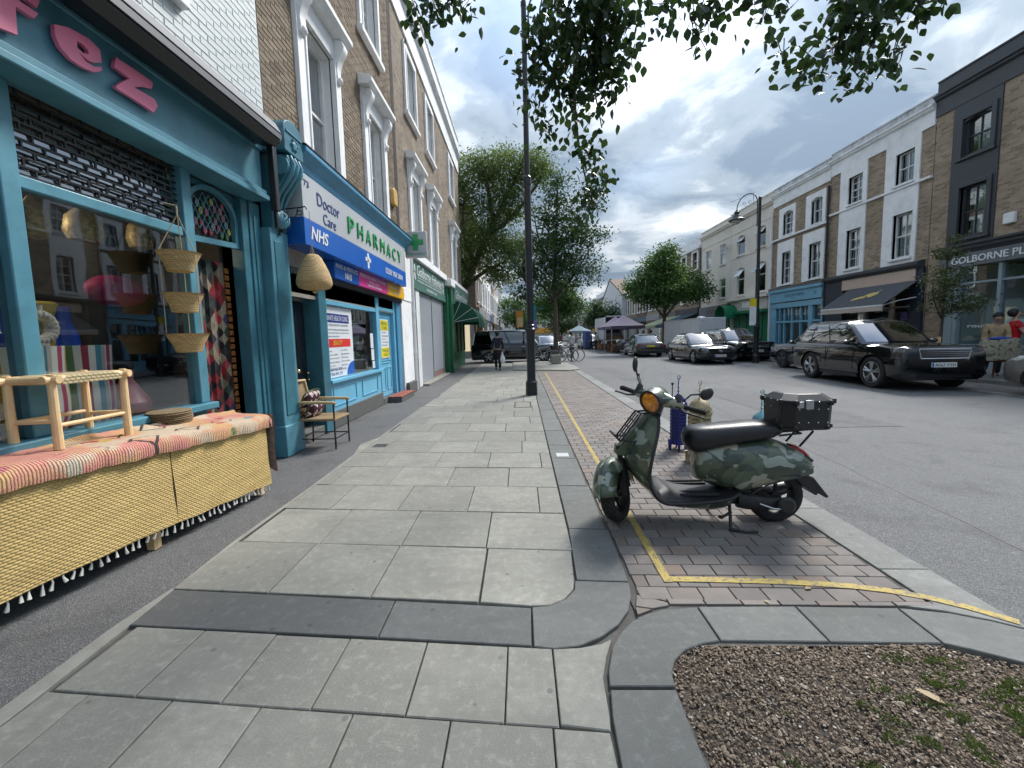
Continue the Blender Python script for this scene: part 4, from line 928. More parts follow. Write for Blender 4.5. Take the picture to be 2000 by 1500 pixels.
cornice(TL, fish, Y0, Y1, 10.6, M_stucco)
M_fgreen = pm('fish_green', (.085, .19, .155), .45, var=.15, vs=2, dirt=.3, dirtcol=(.05, .1, .08)); M_dgreen = pm('bottle_green', (.012, .13, .055), .32, var=.15, vs=2, dirt=.15); M_shut = pm('grey_shutter', (.40, .43, .47), .45, .2, var=.05)
bx(TL, 12.2, 17.45, .0, .22, 3.95, 4.18).build('shop_cornice', M_stucco, fish, bevel=.01)
fs = bx(TL, 12.2, 17.45, -.05, .13, 3.05, 3.93).build('sign_board', M_fgreen, fish, bevel=.01); FS = lambda s_, z: (-3.3+.131, s_, z)
text('lettering', 'Golborne Fisheries', M_twhite, fs, FS(12.75, 3.50), UY, UZ, 3.9, .34, shear=.25); text('lettering', 'wholesale and retail fish, shellfish and poultry', M_twhite, fs, FS(12.75, 3.30), UY, UZ, 3.9, .09); text('lettering', '020 8960 3100', M_twhite, fs, FS(14.0, 3.14), UY, UZ, 1.6, .09)
bx(TL, 12.75, 16.75, .131, .137, 3.44, 3.455).build('rule', M_twhite, fs)
m = MB(TL)
for q in (12.45, 16.95):
    for dz in (0, .25): m.ball((q, .135, 3.45+dz), .09, 8, 6, (.8, .1, 1.1)); m.ball((q+.05, .135, 3.37+dz), .05, 8, 6, (1, .1, 1))
m.build('crest', M_twhite, fs)
bx(TL, 12.2, 12.62, -.3, .0, 0, 3.05).build('doorway', M_dark, fish); bx(TL, 12.62, 13.05, -.1, .09, 0, 3.05).build('post', M_white, fish, bevel=.01)
for a, b, z0 in ((13.05, 15.05, .06), (15.05, 17.05, .28)):
    sh = bx(TL, a+.02, b-.02, -.06, .02, z0, 3.05).build('shutter', M_shut, fish); m = MB(TL); z = z0+.03
    while z < 3.0: m.box(a+.06, b-.06, .02, .028, z, z+.055); z += .075
    m.build('shutter_slats', M_shut, sh, bevel=.006)['kind'] = 'stuff'
m = MB(TL); m.box(13.03, 13.07, -.06, .05, 0, 3.05); m.box(15.03, 15.07, -.06, .05, .06, 3.05); m.box(17.03, 17.08, -.06, .05, 0, 3.05); m.build('shutter_guide', pm('grey_metal', (.3, .31, .33), .4), fish)
bx(TL, 13.05, 17.1, -.1, .30, 0, .07).build('ledge', M_concrete, fish, bevel=.01); bx(TL, 15.1, 17.05, -.1, .02, .07, .27).build('riser', pm('pink_tile', (.30, .18, .16), .6), fish)
cor = thing('shop_house', 'corner brick house with bottle green shopfront and green dutch awning', 'shop'); Y0, Y1 = 17.52, 23.4
hol = [(20.2, 21.3, 4.4, 6.55), (20.2, 21.3, 8.35, 10.15)]
m = MB(TL); wall_holes(m, Y0, Y1, 0, 10.6, hol, .26); m.build('upper_wall', M_brickfar, cor, smooth=0, recalc=False); shell(TL, 'house_body', Y0, Y1, 0, 12.3, 8, M_brickfar, cor)
surround(TL, cor, 20.2, 21.3, 4.35, 6.55); sash(TL, cor, 20.2, 21.3, 4.4, 6.53, -.2, M_white, (0, 0), curtain=.6); surround(TL, cor, 20.2, 21.3, 8.35, 10.15, False, .2); sash(TL, cor, 20.2, 21.3, 8.35, 10.14, -.2, M_white, (0, 0), curtain=.6)
cornice(TL, cor, Y0, Y1, 10.6, M_stucco)
m = MB(TL); m.box(17.5, 17.75, -.1, .2, 0, 3.75); m.box(17.85, 18.35, -.1, .32, 0, 3.75); m.box(17.55, 18.45, -.1, .12, 0, 3.75); m.build('pilaster', M_dgreen, cor, bevel=.02)
bx(TL, 17.45, 18.5, -.1, .40, 3.75, 4.06).build('pilaster_cap', M_stucco, cor, bevel=.02); bx(TL, 18.5, 23.4, .0, .35, 4.0, 4.16).build('shop_cornice', M_stucco, cor, bevel=.01)
m = MB(TL); m.prism([(.1, 3.1), (.28, 3.1), (.38, 3.95), (.1, 3.95)], lambda a, b, d: (d, a, b), 18.5, 23.3); cs = m.build('sign_board', M_fgreen, cor, smooth=0)
vv = Vector((.10, 0, .85)).normalized(); text('lettering', 'Golborne Fisheries', M_twhite, cs, (-3.3+.315, 18.9, 3.35), UY, vv, 4.0, .38)
bx(TL, 18.5, 23.4, -.05, .06, 0, .8).build('stall_riser', M_dgreen, cor, bevel=.01); m = MB(TL)
for a in (18.5, 19.7, 20.9, 22.1, 23.25): m.box(a, a+.14, -.05, .1, .8, 3.1)
m.build('mullion', M_dgreen, cor, bevel=.01); bx(TL, 18.6, 23.3, -.04, -.03, .8, 3.1).build('pane', M_shopglass, cor); bx(TL, 18.5, 23.4, -1.6, -1.5, 0, 3.1).build('interior', M_room, cor)
m = MB(TL); n = 10; rings = []
for i in range(n+1):
    t = PI/2*i/n; rings.append([(19.1, .1+1.25*math.sin(t), 2.25+1.0*math.cos(t)), (23.2, .1+1.25*math.sin(t), 2.25+1.0*math.cos(t))])
for i in range(n): m.quad(rings[i][0], rings[i][1], rings[i+1][1], rings[i+1][0])
for e, s_ in ((0, 19.1), (1, 23.2)):
    for i in range(n): m.add([(s_, .1, 2.25), rings[i][e], rings[i+1][e]], [(0, 1, 2)])
m.box(19.1, 23.2, 1.34, 1.36, 2.02, 2.25)
aw = m.build('awning', pm('awning_green', (.012, .085, .05), .75, var=.2, vs=2, dirt=.2), cor, smooth=40, recalc=False); m = MB(TL)
for t in (20, 50, 78): t = math.radians(t); m.tube([(19.09, .1, 2.25), (19.09, .1+1.25*math.sin(t), 2.25+1.0*math.cos(t))], .012, 5)
m.build('awning_rib', M_white, aw)

# ------------------------------------------------------------------ the block beyond the side street
fl = []
def far_left(y0, y1, H, wall, label, wins=2, shop=(.05, .05, .06)):
    t = thing('terrace_house', label, 'house', group='houses beyond the side street'); a0 = (y1-y0)/wins; hol = []
    for k in range(wins):
        c = y0+a0*(k+.5)
        for z0, z1 in ((4.4, 6.3), (7.6, 9.2)): hol.append((c-.5, c+.5, z0, z1))
    m = MB(TL); wall_holes(m, y0, y1, 0, H, hol+[(y0+.3, y1-.3, .6, 2.9)], .2); m.build('wall', wall, t, smooth=0, recalc=False); shell(TL, 'house_body', y0, y1, 0, H, 8, wall, t)
    for a, b, z0, z1 in hol:
        w_ = MB(TL).box(a-.2, a, 0, .06, z0-.1, z1+.25).box(b, b+.2, 0, .06, z0-.1, z1+.25).box(a, b, 0, .06, z1, z1+.25).box(a-.2, b+.2, 0, .12, z0-.2, z0-.1).box(a, b, -.16, -.1, (z0+z1)/2-.03, (z0+z1)/2+.03).build('window', M_stucco, t, smooth=0)
        bx(TL, a, b, -.16, -.15, z0, z1).build('pane', M_glass, w_); bx(TL, a, b, -.5, -.45, z0, z1).build('room', M_room, w_)
    m = MB(TL); m.box(y0, y1, -.1, .25, H-.9, H-.6); m.box(y0, y1, -.2, .08, H-.6, H); m.build('parapet', M_stucco, t, smooth=0)
    bx(TL, y0+.1, y1-.1, 0, .25, 3.1, 3.8).build('fascia', pm('fascia_%02d' % len(fl), shop, .5), t); bx(TL, y0+.3, y1-.3, -.15, -.14, .6, 2.9).build('shop_pane', M_glass, t); bx(TL, y0+.3, y1-.3, -.9, -.85, .6, 2.9).build('interior', M_room, t)
    fl.append(t)
M_brownbrick = brickmat('brown_brick', [(0, (.15, .095, .06)), (.5, (.24, .15, .095)), (1, (.19, .12, .08))], (.28, .25, .2), False); M_cream = pm('cream_stucco', (.60, .57, .50), .7, var=.06, vs=1, dirt=.3, dirtcol=(.4, .37, .32), bump=.15)
far_left(30.6, 36, 11.2, M_brownbrick, 'brown brick corner house past the side street, behind the black van', 2, (.25, .27, .28))
for k in range(7): far_left(36+5.4*k, 41.4+5.4*k, 11.0-.1*(k % 3), (M_cream, M_stucco, M_brownbrick)[k % 3], ['first', 'second', 'third', 'fourth', 'fifth', 'sixth', 'farthest'][k]+' terrace house past the brown corner house on the left', 2, [(.3, .3, .32), (.06, .1, .2), (.4, .38, .33)][k % 3])
# gable of the corner house: window and arched shopfront facing the side street
t0 = fl[0]; GY = 30.6
for xx, z0, z1 in ((-4.6, 4.3, 6.5), (-4.6, 7.6, 9.3), (-7.2, 4.3, 6.5)):
    w_ = MB().box(xx-.55, xx+.55, GY-.06, GY-.02, z0-.2, z1+.2).build('window', M_stucco, t0, smooth=0); MB().box(xx-.42, xx+.42, GY-.075, GY-.065, z0, z1).build('pane', M_glass, w_); MB().box(xx-.42, xx+.42, GY-.064, GY-.061, z0, z1).build('room', M_room, w_)
m = MB(); m.prism([(-5.6, 0), (-3.5, 0), (-3.5, 3.2)]+[(-4.5+1.0*math.cos(a), 3.2+.7*math.sin(a)) for a in [PI*i/10 for i in range(1, 10)]]+[(-5.6, 3.2)], lambda a, b, d: (a, d, b), GY-.12, GY-.02); m.build('shop_surround', pm('grey_shopfront', (.33, .36, .37), .5), t0)
MB().box(-5.3, -3.8, GY-.16, GY-.13, .5, 2.7).build('shop_pane', emit('warm_shop_window', (.9, .75, .5), .22), t0)
# ================================================================== RIGHT SIDE OF THE STREET
TR = facade(15.0, -1); DY = (0, -1, 0)
RS = lambda s_, o, z: TR(s_, o, z)
M_char = pm('charcoal_paint', (.048, .054, .062), .45, var=.1, vs=1.5, dirt=.1, dirtcol=(.08, .08, .08)); M_paleframe = pm('pale_grey_frame', (.27, .33, .36), .4, var=.06); M_signgrey = pm('shop_sign_grey', (.15, .165, .18), .45, var=.05)
M_palegreen = pm('frosted_interior', (.42, .52, .50), .7, var=.12, vs=1.2)
M_parapet = pm('weathered_parapet', (.60, .61, .62), .8, var=.1, vs=1.2, dirt=.75, dirtcol=(.22, .22, .21), bump=.2, bs=40)
def parapetR(parent, s0, s1, zf, ztop, mat, mat2):
    m = MB(TR); m.box(s0, s1, -.2, .05, zf, zf+.52); m.build('frieze', mat, parent, smooth=0)
    m = MB(TR); m.prism([(-.2, zf+.52), (.07, zf+.52), (.14, zf+.57), (.14, zf+.61), (.20, zf+.66), (.20, zf+.72), (.06, zf+.76), (-.2, zf+.76)], lambda a, b, d: (d, a, b), s0, s1); m.build('cornice', mat, parent, smooth=0, bevel=.006)
    m = MB(TR); m.box(s0, s1, -.2, .03, zf+.76, ztop-.06); m.box(s0, s1, -.22, .06, ztop-.06, ztop); m.build('parapet', mat2, parent, smooth=0, bevel=.006)
def archtop(T, parent, a, b, z, mat, o0, o1, rise=.12):      # segmental infill in the head of an opening
    m = MB(T); n = 10; P = [(a, z+.02), (a, z-rise)]+[(a+(b-a)*i/n, z-rise+rise*math.sin(PI*i/n)) for i in range(1, n)]+[(b, z-rise), (b, z+.02)]
    m.prism(P, lambda p, q, d: (p, d, q), o0, o1); return m.build('arched_head', mat, parent, smooth=0)
# --- charcoal house at the right edge
R0 = thing('shop_house', 'brick house with charcoal window panel, grey shop sign and pale display window', 'shop'); Y0, Y1 = 7.0, 15.7
W = [(13.9, 14.76, 7.12, 8.33), (13.9, 14.72, 4.45, 6.1), (10.4, 11.3, 7.12, 8.33), (10.4, 11.3, 4.45, 6.1)]
m = MB(TR); wall_holes(m, Y0, Y1, 0, 9.9, W+[(8.0, 15.0, .1, 3.45)], .3); m.build('upper_wall', M_brickR, R0, smooth=0, recalc=False); shell(TR, 'house_body', Y0, Y1, 0, 9.9, 8, M_brickR, R0)
parapetR(R0, Y0, Y1, 8.87, 10.07, M_char, M_char)
for a, b in ((13.66, 15.08), (10.15, 11.55)):
    m = MB(TR); hl = [(a+.24, b-.34, 7.12, 8.33), (a+.24, b-.36, 4.45, 6.1)]
    wall_holes(m, a, b, 4.2, 8.87, hl, .24, .035); m.quad((a, -.02, 4.2), (a, .035, 4.2), (a, .035, 8.87), (a, -.02, 8.87)); m.quad((b, -.02, 4.2), (b, .035, 4.2), (b, .035, 8.87), (b, -.02, 8.87)); pn = m.build('window_panel', M_char, R0, smooth=0, recalc=False)
    for (p, q, z0, z1) in hl:
        m = MB(TR); m.box(p-.14, p, .035, .085, z0-.06, z1+.14); m.box(q, q+.14, .035, .085, z0-.06, z1+.14); m.box(p, q, .035, .085, z1, z1+.14); m.box(p-.18, q+.18, .035, .12, z0-.12, z0-.05); m.build('architrave', M_char, pn, smooth=0, bevel=.01)
        sash(TR, R0, p, q, z0, z1, -.12, M_char, (1, 0), curtain=.8)
    archtop(TR, pn, hl[0][0], hl[0][1], 8.33, M_char, -.10, .03)
m = MB(TR); m.prism([(0, 3.9), (.12, 3.9), (.16, 3.98), (.22, 4.02), (.22, 4.10), (.30, 4.14), (.30, 4.2), (0, 4.26)], lambda a, b, d: (d, a, b), Y0, 15.3); m.build('shop_cornice', M_char, R0, smooth=0)
sb = bx(TR, Y0, 15.1, 0, .14, 3.45, 3.89).build('sign_board', M_signgrey, R0, bevel=.006); text('lettering', 'GOLBORNE PLACE', M_twhite, sb, RS(14.72, .141, 3.56), DY, UZ, 2.62, .22, .02, bold=.01)
m = MB(TR); m.box(14.5, 15.0, -.1, .10, 0, 3.45); m.box(14.62, 14.88, .10, .12, .9, 3.3); m.box(13.3, 13.4, -.1, .06, .85, 3.45); m.box(13.4, 14.5, -.1, .03, 2.86, 2.93); m.box(8, 13.3, -.1, .03, 2.86, 2.93); m.box(8.0, 14.5, -.1, .10, .78, .86); m.box(11.4, 11.5, -.1, .06, .0, 3.45); m.build('shop_frame', M_paleframe, R0, bevel=.008)
bx(TR, 8.0, 14.5, -.1, .04, 0, .78).build('stall_riser', M_paleframe, R0); bx(TR, 13.4, 14.5, -.05, -.042, .86, 3.45).build('pane', M_shopglass, R0); bx(TR, 8.0, 13.3, -.05, -.042, .86, 3.45).build('pane', M_shopglass, R0)
m = MB(TR); m.box(8, 14.6, -2.6, -2.5, 0, 3.5); m.box(14.5, 14.6, -2.5, -.1, 0, 3.5); m.box(8, 14.5, -2.5, -.1, .7, .78); m.box(13.2, 14.4, -.7, -.65, .8, 2.3); m.build('interior', M_palegreen, R0)
text('window_lettering', 'round', M_twhite, R0, RS(14.25, -.04, 1.42), DY, UZ, .75, .12)
tag(bx(TR, 13.05, 13.35, 0, .12, 4.55, 4.88).build('alarm_box', M_white, bevel=.03), 'white alarm box on the brick wall of the charcoal house', 'alarm box')
# --- house A: white window panels, navy shop with awning
def brick_house(name_label, s0, s1, wins, parz, ptop, wallm, panels, mats=M_stucco, group=None, nm='shop_house', cat='shop', arch=False, og=-.15):
    t = thing(nm, name_label, cat, group=group); m = MB(TR); wall_holes(m, s0, s1, 0, parz+.1, wins+[(s0+.25, s1-.2, .12, 3.0)], .26); m.build('upper_wall', wallm, t, smooth=0, recalc=False); shell(TR, 'house_body', s0, s1, 0, parz, 8, wallm, t)
    parapetR(t, s0, s1, parz, ptop, mats, M_parapet)
    for a, b, z0, z1 in panels:
        hl = [w_ for w_ in wins if w_[0] > a and w_[1] < b and w_[2] >= z0-.01 and w_[3] <= z1+.01]; m = MB(TR); wall_holes(m, a, b, z0, z1, hl, .2, .05)
        for q in (a, b): m.quad((q, -.02, z0), (q, .05, z0), (q, .05, z1), (q, -.02, z1))
        m.quad((a, -.02, z1), (b, -.02, z1), (b, .05, z1), (a, .05, z1)); m.quad((a, -.02, z0), (b, -.02, z0), (b, .05, z0), (a, .05, z0)); p_ = m.build('surround', mats, t, smooth=0, recalc=False)
        for p, q, c, d in hl:
            bx(TR, p-.06, q+.06, .05, .13, c-.1, c-.02).build('sill', mats, p_, bevel=.008)
            if arch and c > 6: archtop(TR, p_, p, q, d, mats, -.14, .045)
    for k, (p, q, c, d) in enumerate(wins): sash(TR, t, p, q, c, d, og, M_white, (1, 1 if k % 2 else 0), curtain=(.9, .55, 1, .75)[k % 4])
    return t
WA = [(16.42, 17.2, 7.05, 8.22), (18.75, 19.53, 7.05, 8.22), (16.37, 17.2, 4.2, 5.9), (18.74, 19.53, 4.2, 5.9)]
A = brick_house('brick house with white window strips and a charcoal awning shop below', 15.72, 20.62, WA, 8.66, 9.72, M_brickR, [(16.2, 17.65, 3.96, 8.66), (18.53, 20.0, 3.96, 8.66)])
bx(TR, 15.72, 20.62, -.02, .10, 6.84, 6.93).build('string_course', M_stucco, A, bevel=.01)
m = MB(TR); m.prism([(0, 3.68), (.2, 3.68), (.3, 3.8), (.3, 3.9), (0, 3.98)], lambda a, b, d: (d, a, b), 15.8, 20.4); m.build('shop_cornice', M_char, A, smooth=0)
M_navy = pm('navy_paint', (.02, .03, .045), .4, var=.1)
m = MB(TR); m.box(15.75, 16.2, -.1, .12, 0, 3.7); m.box(19.5, 20.6, -.1, .1, 0, 3.7); m.box(16.2, 19.5, -.05, .05, 3.0, 3.7); m.box(16.2, 19.5, -.1, .06, 0, .7); m.build('shopfront', M_navy, A, bevel=.01); bx(TR, 16.0, 19.5, .02, .16, 3.22, 3.68).build('sign_board', pm('sign_pink_beige', (.58, .45, .37), .5, var=.04), A, bevel=.006)
m = MB(TR); m.box(17.05, 17.15, -.1, .04, .7, 3.0); m.box(18.3, 18.4, -.1, .04, .7, 3.0); m.box(16.2, 19.5, -.1, .03, 2.25, 2.31); m.build('mullion', pm('beige_frame', (.4, .34, .3), .5), A); bx(TR, 16.2, 19.5, -.06, -.052, .7, 3.0).build('pane', M_shopglass, A)
m = MB(TR); m.box(15.9, 20.3, -2.1, -2.0, 0, 3.2); m.box(16.4, 19.3, -.8, -.7, .6, 1.2); m.build('interior', pm('warm_room', (.09, .075, .06), .8, var=.6, vs=1.5), A)
m = MB(TR); m.tube([(16.7, -.5, 2.9), (16.7, -.5, 2.32)], .01, 5); m.ball((16.7, -.5, 2.28), .06, 8, 6); m.build('pendant_lamp', emit('lit_bulb', (1, .8, .55), 3.0), A)
M_awn = pm('charcoal_canvas', (.075, .08, .088), .85, var=.08, vs=2)
m = MB(TR); m.prism([(.17, 3.2), (1.4, 2.34), (1.42, 2.36), (.17, 3.23)], lambda a, b, d: (d, a, b), 15.85, 19.0); aw = m.build('awning', M_awn, A, smooth=0)
bx(TR, 15.85, 19.0, 1.40, 1.425, 2.13, 2.335).build('valance', pm('valance_beige', (.56, .48, .42), .8, var=.05), aw); bx(TR, 15.85, 19.0, 1.36, 1.44, 2.30, 2.36).build('front_bar', M_white, aw)
m = MB(TR); m.tube([(15.95, .1, 2.6), (15.95, .75, 2.5), (15.95, 1.38, 2.32)], .02, 6); m.tube([(18.9, .1, 2.6), (18.9, .75, 2.5), (18.9, 1.38, 2.32)], .02, 6); m.build('awning_arm', M_white, aw)
m = MB(); ax = Vector((-1.23, 0, -.86)).normalized(); nv = Vector((-.86, 0, 1.23)).normalized(); cp = Vector((15-.78, 17.35, 2.79))
def bee(cy_, cv, rl, rw, ang):
    c = cp+Vector((0, -1, 0))*cy_-ax*cv+nv*.026; P = []
    for i in range(14):
        t = 2*PI*i/14; a, b = rl*math.cos(t), rw*math.sin(t); P.append(c+Vector((0, -1, 0))*(a*math.cos(ang)-b*math.sin(ang))-ax*(a*math.sin(ang)+b*math.cos(ang)))
    m.add([tuple(p) for p in P]+[tuple(p+nv*.004) for p in P], [tuple(range(14))[::-1], tuple(range(14, 28))]+[(i, (i+1) % 14, 14+(i+1) % 14, 14+i) for i in range(14)])
bee(-.25, -.15, .3, .09, .35); bee(.12, .05, .22, .10, .5); bee(.32, .0, .2, .12, .7); bee(.38, .22, .12, .03, 1.0); bee(0, -.16, .1, .03, .3); m.build('gold_emblem', pm('gold_print', (.55, .42, .12), .6), aw)
# --- house B: light blue shop
WB = [(21.1, 21.88, 6.79, 8.06), (23.28, 24.12, 6.79, 8.06), (21.1, 21.94, 4.08, 5.84), (23.36, 24.12, 4.08, 5.84)]
B = brick_house('brick house with white arched windows above a light blue shopfront', 20.64, 25.05, WB, 8.55, 9.62, M_brickR, [(20.88, 22.27, 6.72, 8.32), (23.1, 24.47, 6.72, 8.32), (20.87, 22.43, 3.98, 6.45), (23.1, 24.53, 3.98, 6.45)], arch=True)
bx(TR, 20.64, 25.05, -.02, .12, 6.6, 6.7).build('string_course', M_stucco, B, bevel=.01)
M_lblue = pm('shop_light_blue', (.19, .42, .56), .42, var=.07, vs=2, dirt=.15, dirtcol=(.1, .2, .27))
fb = bx(TR, 20.75, 24.95, -.05, .16, 3.05, 3.62).build('fascia', M_lblue, B, bevel=.01); m = MB(TR); m.box(20.7, 25.0, -.05, .24, 3.62, 3.76); m.box(20.75, 24.95, -.05, .12, 2.72, 3.0); m.build('moulding', M_lblue, B, bevel=.01); bx(TR, 20.7, 25.0, 0, .22, 3.77, 3.9).build('lead_flashing', M_granite, B)
text('lettering', 'TAYLOR MORRIS', M_tdark, fb, RS(23.6, .161, 3.30), DY, UZ, 1.6, .15); text('lettering', 'eyewear', M_tdark, fb, RS(23.0, .161, 3.18), DY, UZ, .4, .05)
m = MB(TR); m.tube([(21.2, .16, 3.35), (21.2, .17, 3.35)], .1, 16); m.build('crest', M_ph, fb)
m = MB(TR)
for a, b in ((20.75, 20.85), (21.45, 21.75), (24.45, 24.95), (24.1, 24.16)): m.box(a, b, -.08, .09, 0, 2.75)
for a in (22.4, 23.1, 23.75): m.box(a-.04, a+.04, -.08, .05, .7, 2.75)
m.box(20.75, 24.9, -.08, .07, 1.88, 1.98); m.box(20.75, 24.9, -.08, .08, .0, .7)
for a in (22.07, 22.75, 23.42): m.box(a-.012, a+.012, -.06, .0, 1.98, 2.72)
m.box(21.75, 24.1, -.06, .0, 2.33, 2.355); m.build('shop_frame', M_lblue, B, bevel=.008); bx(TR, 20.8, 24.9, -.05, -.042, .7, 2.74).build('pane', M_glass, B); bx(TR, 20.7, 25, -2, -1.9, 0, 3).build('interior', pm('room_cream', (.25, .22, .18), .8, var=.7, vs=1.3), B)
# --- cream houses C and D
def cream_house(label, s0, s1, wins, arched, ptop, key):
    t = thing('shop_house', label, 'shop'); m = MB(TR); wall_holes(m, s0, s1, 0, 9.0, wins+[(s0+.2, s1-.2, .1, 2.75)], .22); m.build('upper_wall', M_creamR, t, smooth=0, recalc=False); shell(TR, 'house_body', s0, s1, 0, 9.0, 8, M_creamR, t)
    m = MB(TR); m.prism([(-.2, 8.85), (.05, 8.85), (.13, 8.92), (.13, 8.97), (.2, 9.03), (.2, 9.09), (.04, 9.13), (.04, ptop-.08), (.08, ptop-.08), (.08, ptop), (-.2, ptop)], lambda a, b, d: (d, a, b), s0, s1); m.build('parapet', M_creamR, t, smooth=0, bevel=.006)
    bx(TR, s0, s1, -.02, .03, 8.15, 8.2).build('string_course', M_creamR, t)
    if arched: bx(TR, s0, s1, -.02, .03, 6.45, 6.5).build('string_course', M_creamR, t)
    for k, (a, b, c, d) in enumerate(wins):
        w_ = MB(TR).box(a, a+.05, -.15, -.05, c, d).box(b-.05, b, -.15, -.05, c, d).box(a, b, -.15, -.05, c, c+.05).box(a, b, -.15, -.05, d-.05, d).box(a, b, -.14, -.06, c+(d-c)*.56, c+(d-c)*.56+.06).build('window', M_white, t, smooth=0)
        bx(TR, a-.06, b+.06, -.02, .09, c-.1, c-.03).build('sill', M_creamR, t, bevel=.008); bx(TR, a+.05, b-.05, -.10, -.095, c+.05, c+(d-c)*.56).build('pane', M_glass, w_); bx(TR, a, b, -.7, -.6, c, d).build('room', M_room, w_)
        if arched:                       # top-hung light standing open
            archtop(TR, t, a, b, d, M_creamR, -.2, -.001, .14); z0 = c+(d-c)*.6; zt = d-.16; L_ = zt-z0; an = math.radians(38); m = MB(TR)
            F_ = lambda s_, l, th: (s_, -.04+math.sin(an)*l+math.cos(an)*th, zt-math.cos(an)*l+math.sin(an)*th)
            for q0, q1, l0, l1 in ((a+.06, a+.11, 0, L_), (b-.11, b-.06, 0, L_), (a+.11, b-.11, 0, .05), (a+.11, b-.11, L_-.05, L_)):
                m.add([F_(s_, l, th) for th in (0, .04) for l in (l0, l1) for s_ in (q0, q1)], [(0, 2, 3, 1), (4, 5, 7, 6), (0, 1, 5, 4), (2, 6, 7, 3), (0, 4, 6, 2), (1, 3, 7, 5)])
            ob = m.build('open_light', M_white, w_, smooth=0); m = MB(TR); m.add([F_(s_, l, th) for th in (.015, .022) for l in (.05, L_-.05) for s_ in (a+.11, b-.11)], [(0, 2, 3, 1), (4, 5, 7, 6), (0, 1, 5, 4), (2, 6, 7, 3), (0, 4, 6, 2), (1, 3, 7, 5)]); m.build('open_pane', glassmat('frosted_pane', (.55, .62, .62), 3.0, .25), w_)
        else: bx(TR, a+.05, b-.05, -.10, -.095, c+(d-c)*.6, d-.05).build('pane', M_glass, w_)
    return t
M_creamR = pm('cream_render', (.76, .70, .62), .75, var=.05, vs=.8, dirt=.3, dirtcol=(.46, .42, .37), bump=.12, bs=30)
C = cream_house('cream rendered house with open top-lights above a green shuttered front', 25.07, 29.85, [(25.8, 26.78, 6.66, 7.92), (28.1, 29.05, 6.62, 7.9), (25.7, 26.78, 3.92, 5.76), (28.08, 29.02, 3.92, 5.76)], True, 9.6, 'c')
D = cream_house('cream rendered house with plain white windows above a charcoal shop', 29.87, 34.6, [(30.65, 31.5, 6.42, 7.84), (32.88, 33.78, 6.38, 7.82), (30.58, 31.5, 3.97, 5.36), (32.9, 33.7, 3.93, 5.28)], False, 9.5, 'd')
bx(TR, 25.1, 30.2, 0, .3, 3.55, 3.72).build('shop_cornice', M_creamR, C, bevel=.01); bx(TR, 25.3, 28.6, 0, .12, 2.8, 3.5).build('fascia', pm('cream_fascia', (.60, .55, .50), .6), C, bevel=.006); M_em = pm('emerald_paint', (.006, .17, .075), .45, var=.12, vs=2)
bx(TR, 26.2, 28.0, .12, .15, 3.0, 3.35).build('name_plate', M_white, C)
bx(TR, 25.3, 28.8, 0, .35, 2.62, 2.82).build('green_band', M_em, C, bevel=.01); m = MB(TR)
for k in range(5): m.box(25.35+k*.9, 25.35+k*.9+.8, -.25, -.18, .1, 2.62)
m.build('green_door', M_em, C, bevel=.01); m = MB(TR); n = 12; R_ = [[(28.7, .75*math.cos(t)+.02, 2.35+.95*math.sin(t)) if 0 else (29.5+.8*math.cos(t), o_, 2.35+.95*math.sin(t)) for t in [PI*i/n for i in range(n+1)]] for o_ in (0, .9)]
for i in range(n): m.quad(R_[0][i], R_[0][i+1], R_[1][i+1], R_[1][i])
m.build('barrel_canopy', M_em, C, recalc=False); bx(TR, 29.85, 30.1, -.1, .1, 0, 3.5).build('pilaster', M_em, C)
df = bx(TR, 29.95, 34.6, 0, .16, 2.55, 3.45).build('fascia', M_signgrey, D, bevel=.01); text('lettering', 'Vizio', M_char, df, RS(33.2, .161, 2.85), DY, UZ, 1.9, .42, shear=.2); bx(TR, 30.2, 31.2, .165, .19, 2.45, 3.15).build('white_panel', M_white, df); bx(TR, 30, 34.5, -.1, -.09, .1, 2.5).build('shop_pane', M_glass, D); bx(TR, 30, 34.5, -1, -.9, .1, 2.5).build('interior', M_room, D)
tag(MB().tube([(15.1, 27.4, 9.5), (15.1, 27.4, 10.3)], .025, 6).tube([(15.1, 27.4, 10.25), (14.6, 29.3, 10.3)], .015, 5).build('tv_aerial', M_steel), 'thin television aerial on the parapet of the cream house', 'aerial')
m = MB(TR); m.tube([(30.3, 0, 7.4), (30.3, .25, 7.45)], .02, 5); m.lathe([(.02, 0), (.16, .03), (.26, .1)], (30.3, .28, 7.5), 12, Matrix.Rotation(math.radians(-70), 3, 'X'), cap=False); tag(m.build('satellite_dish', pm('dish_grey', (.35, .35, .35), .5)), 'small grey satellite dish on the cream wall', 'dish')
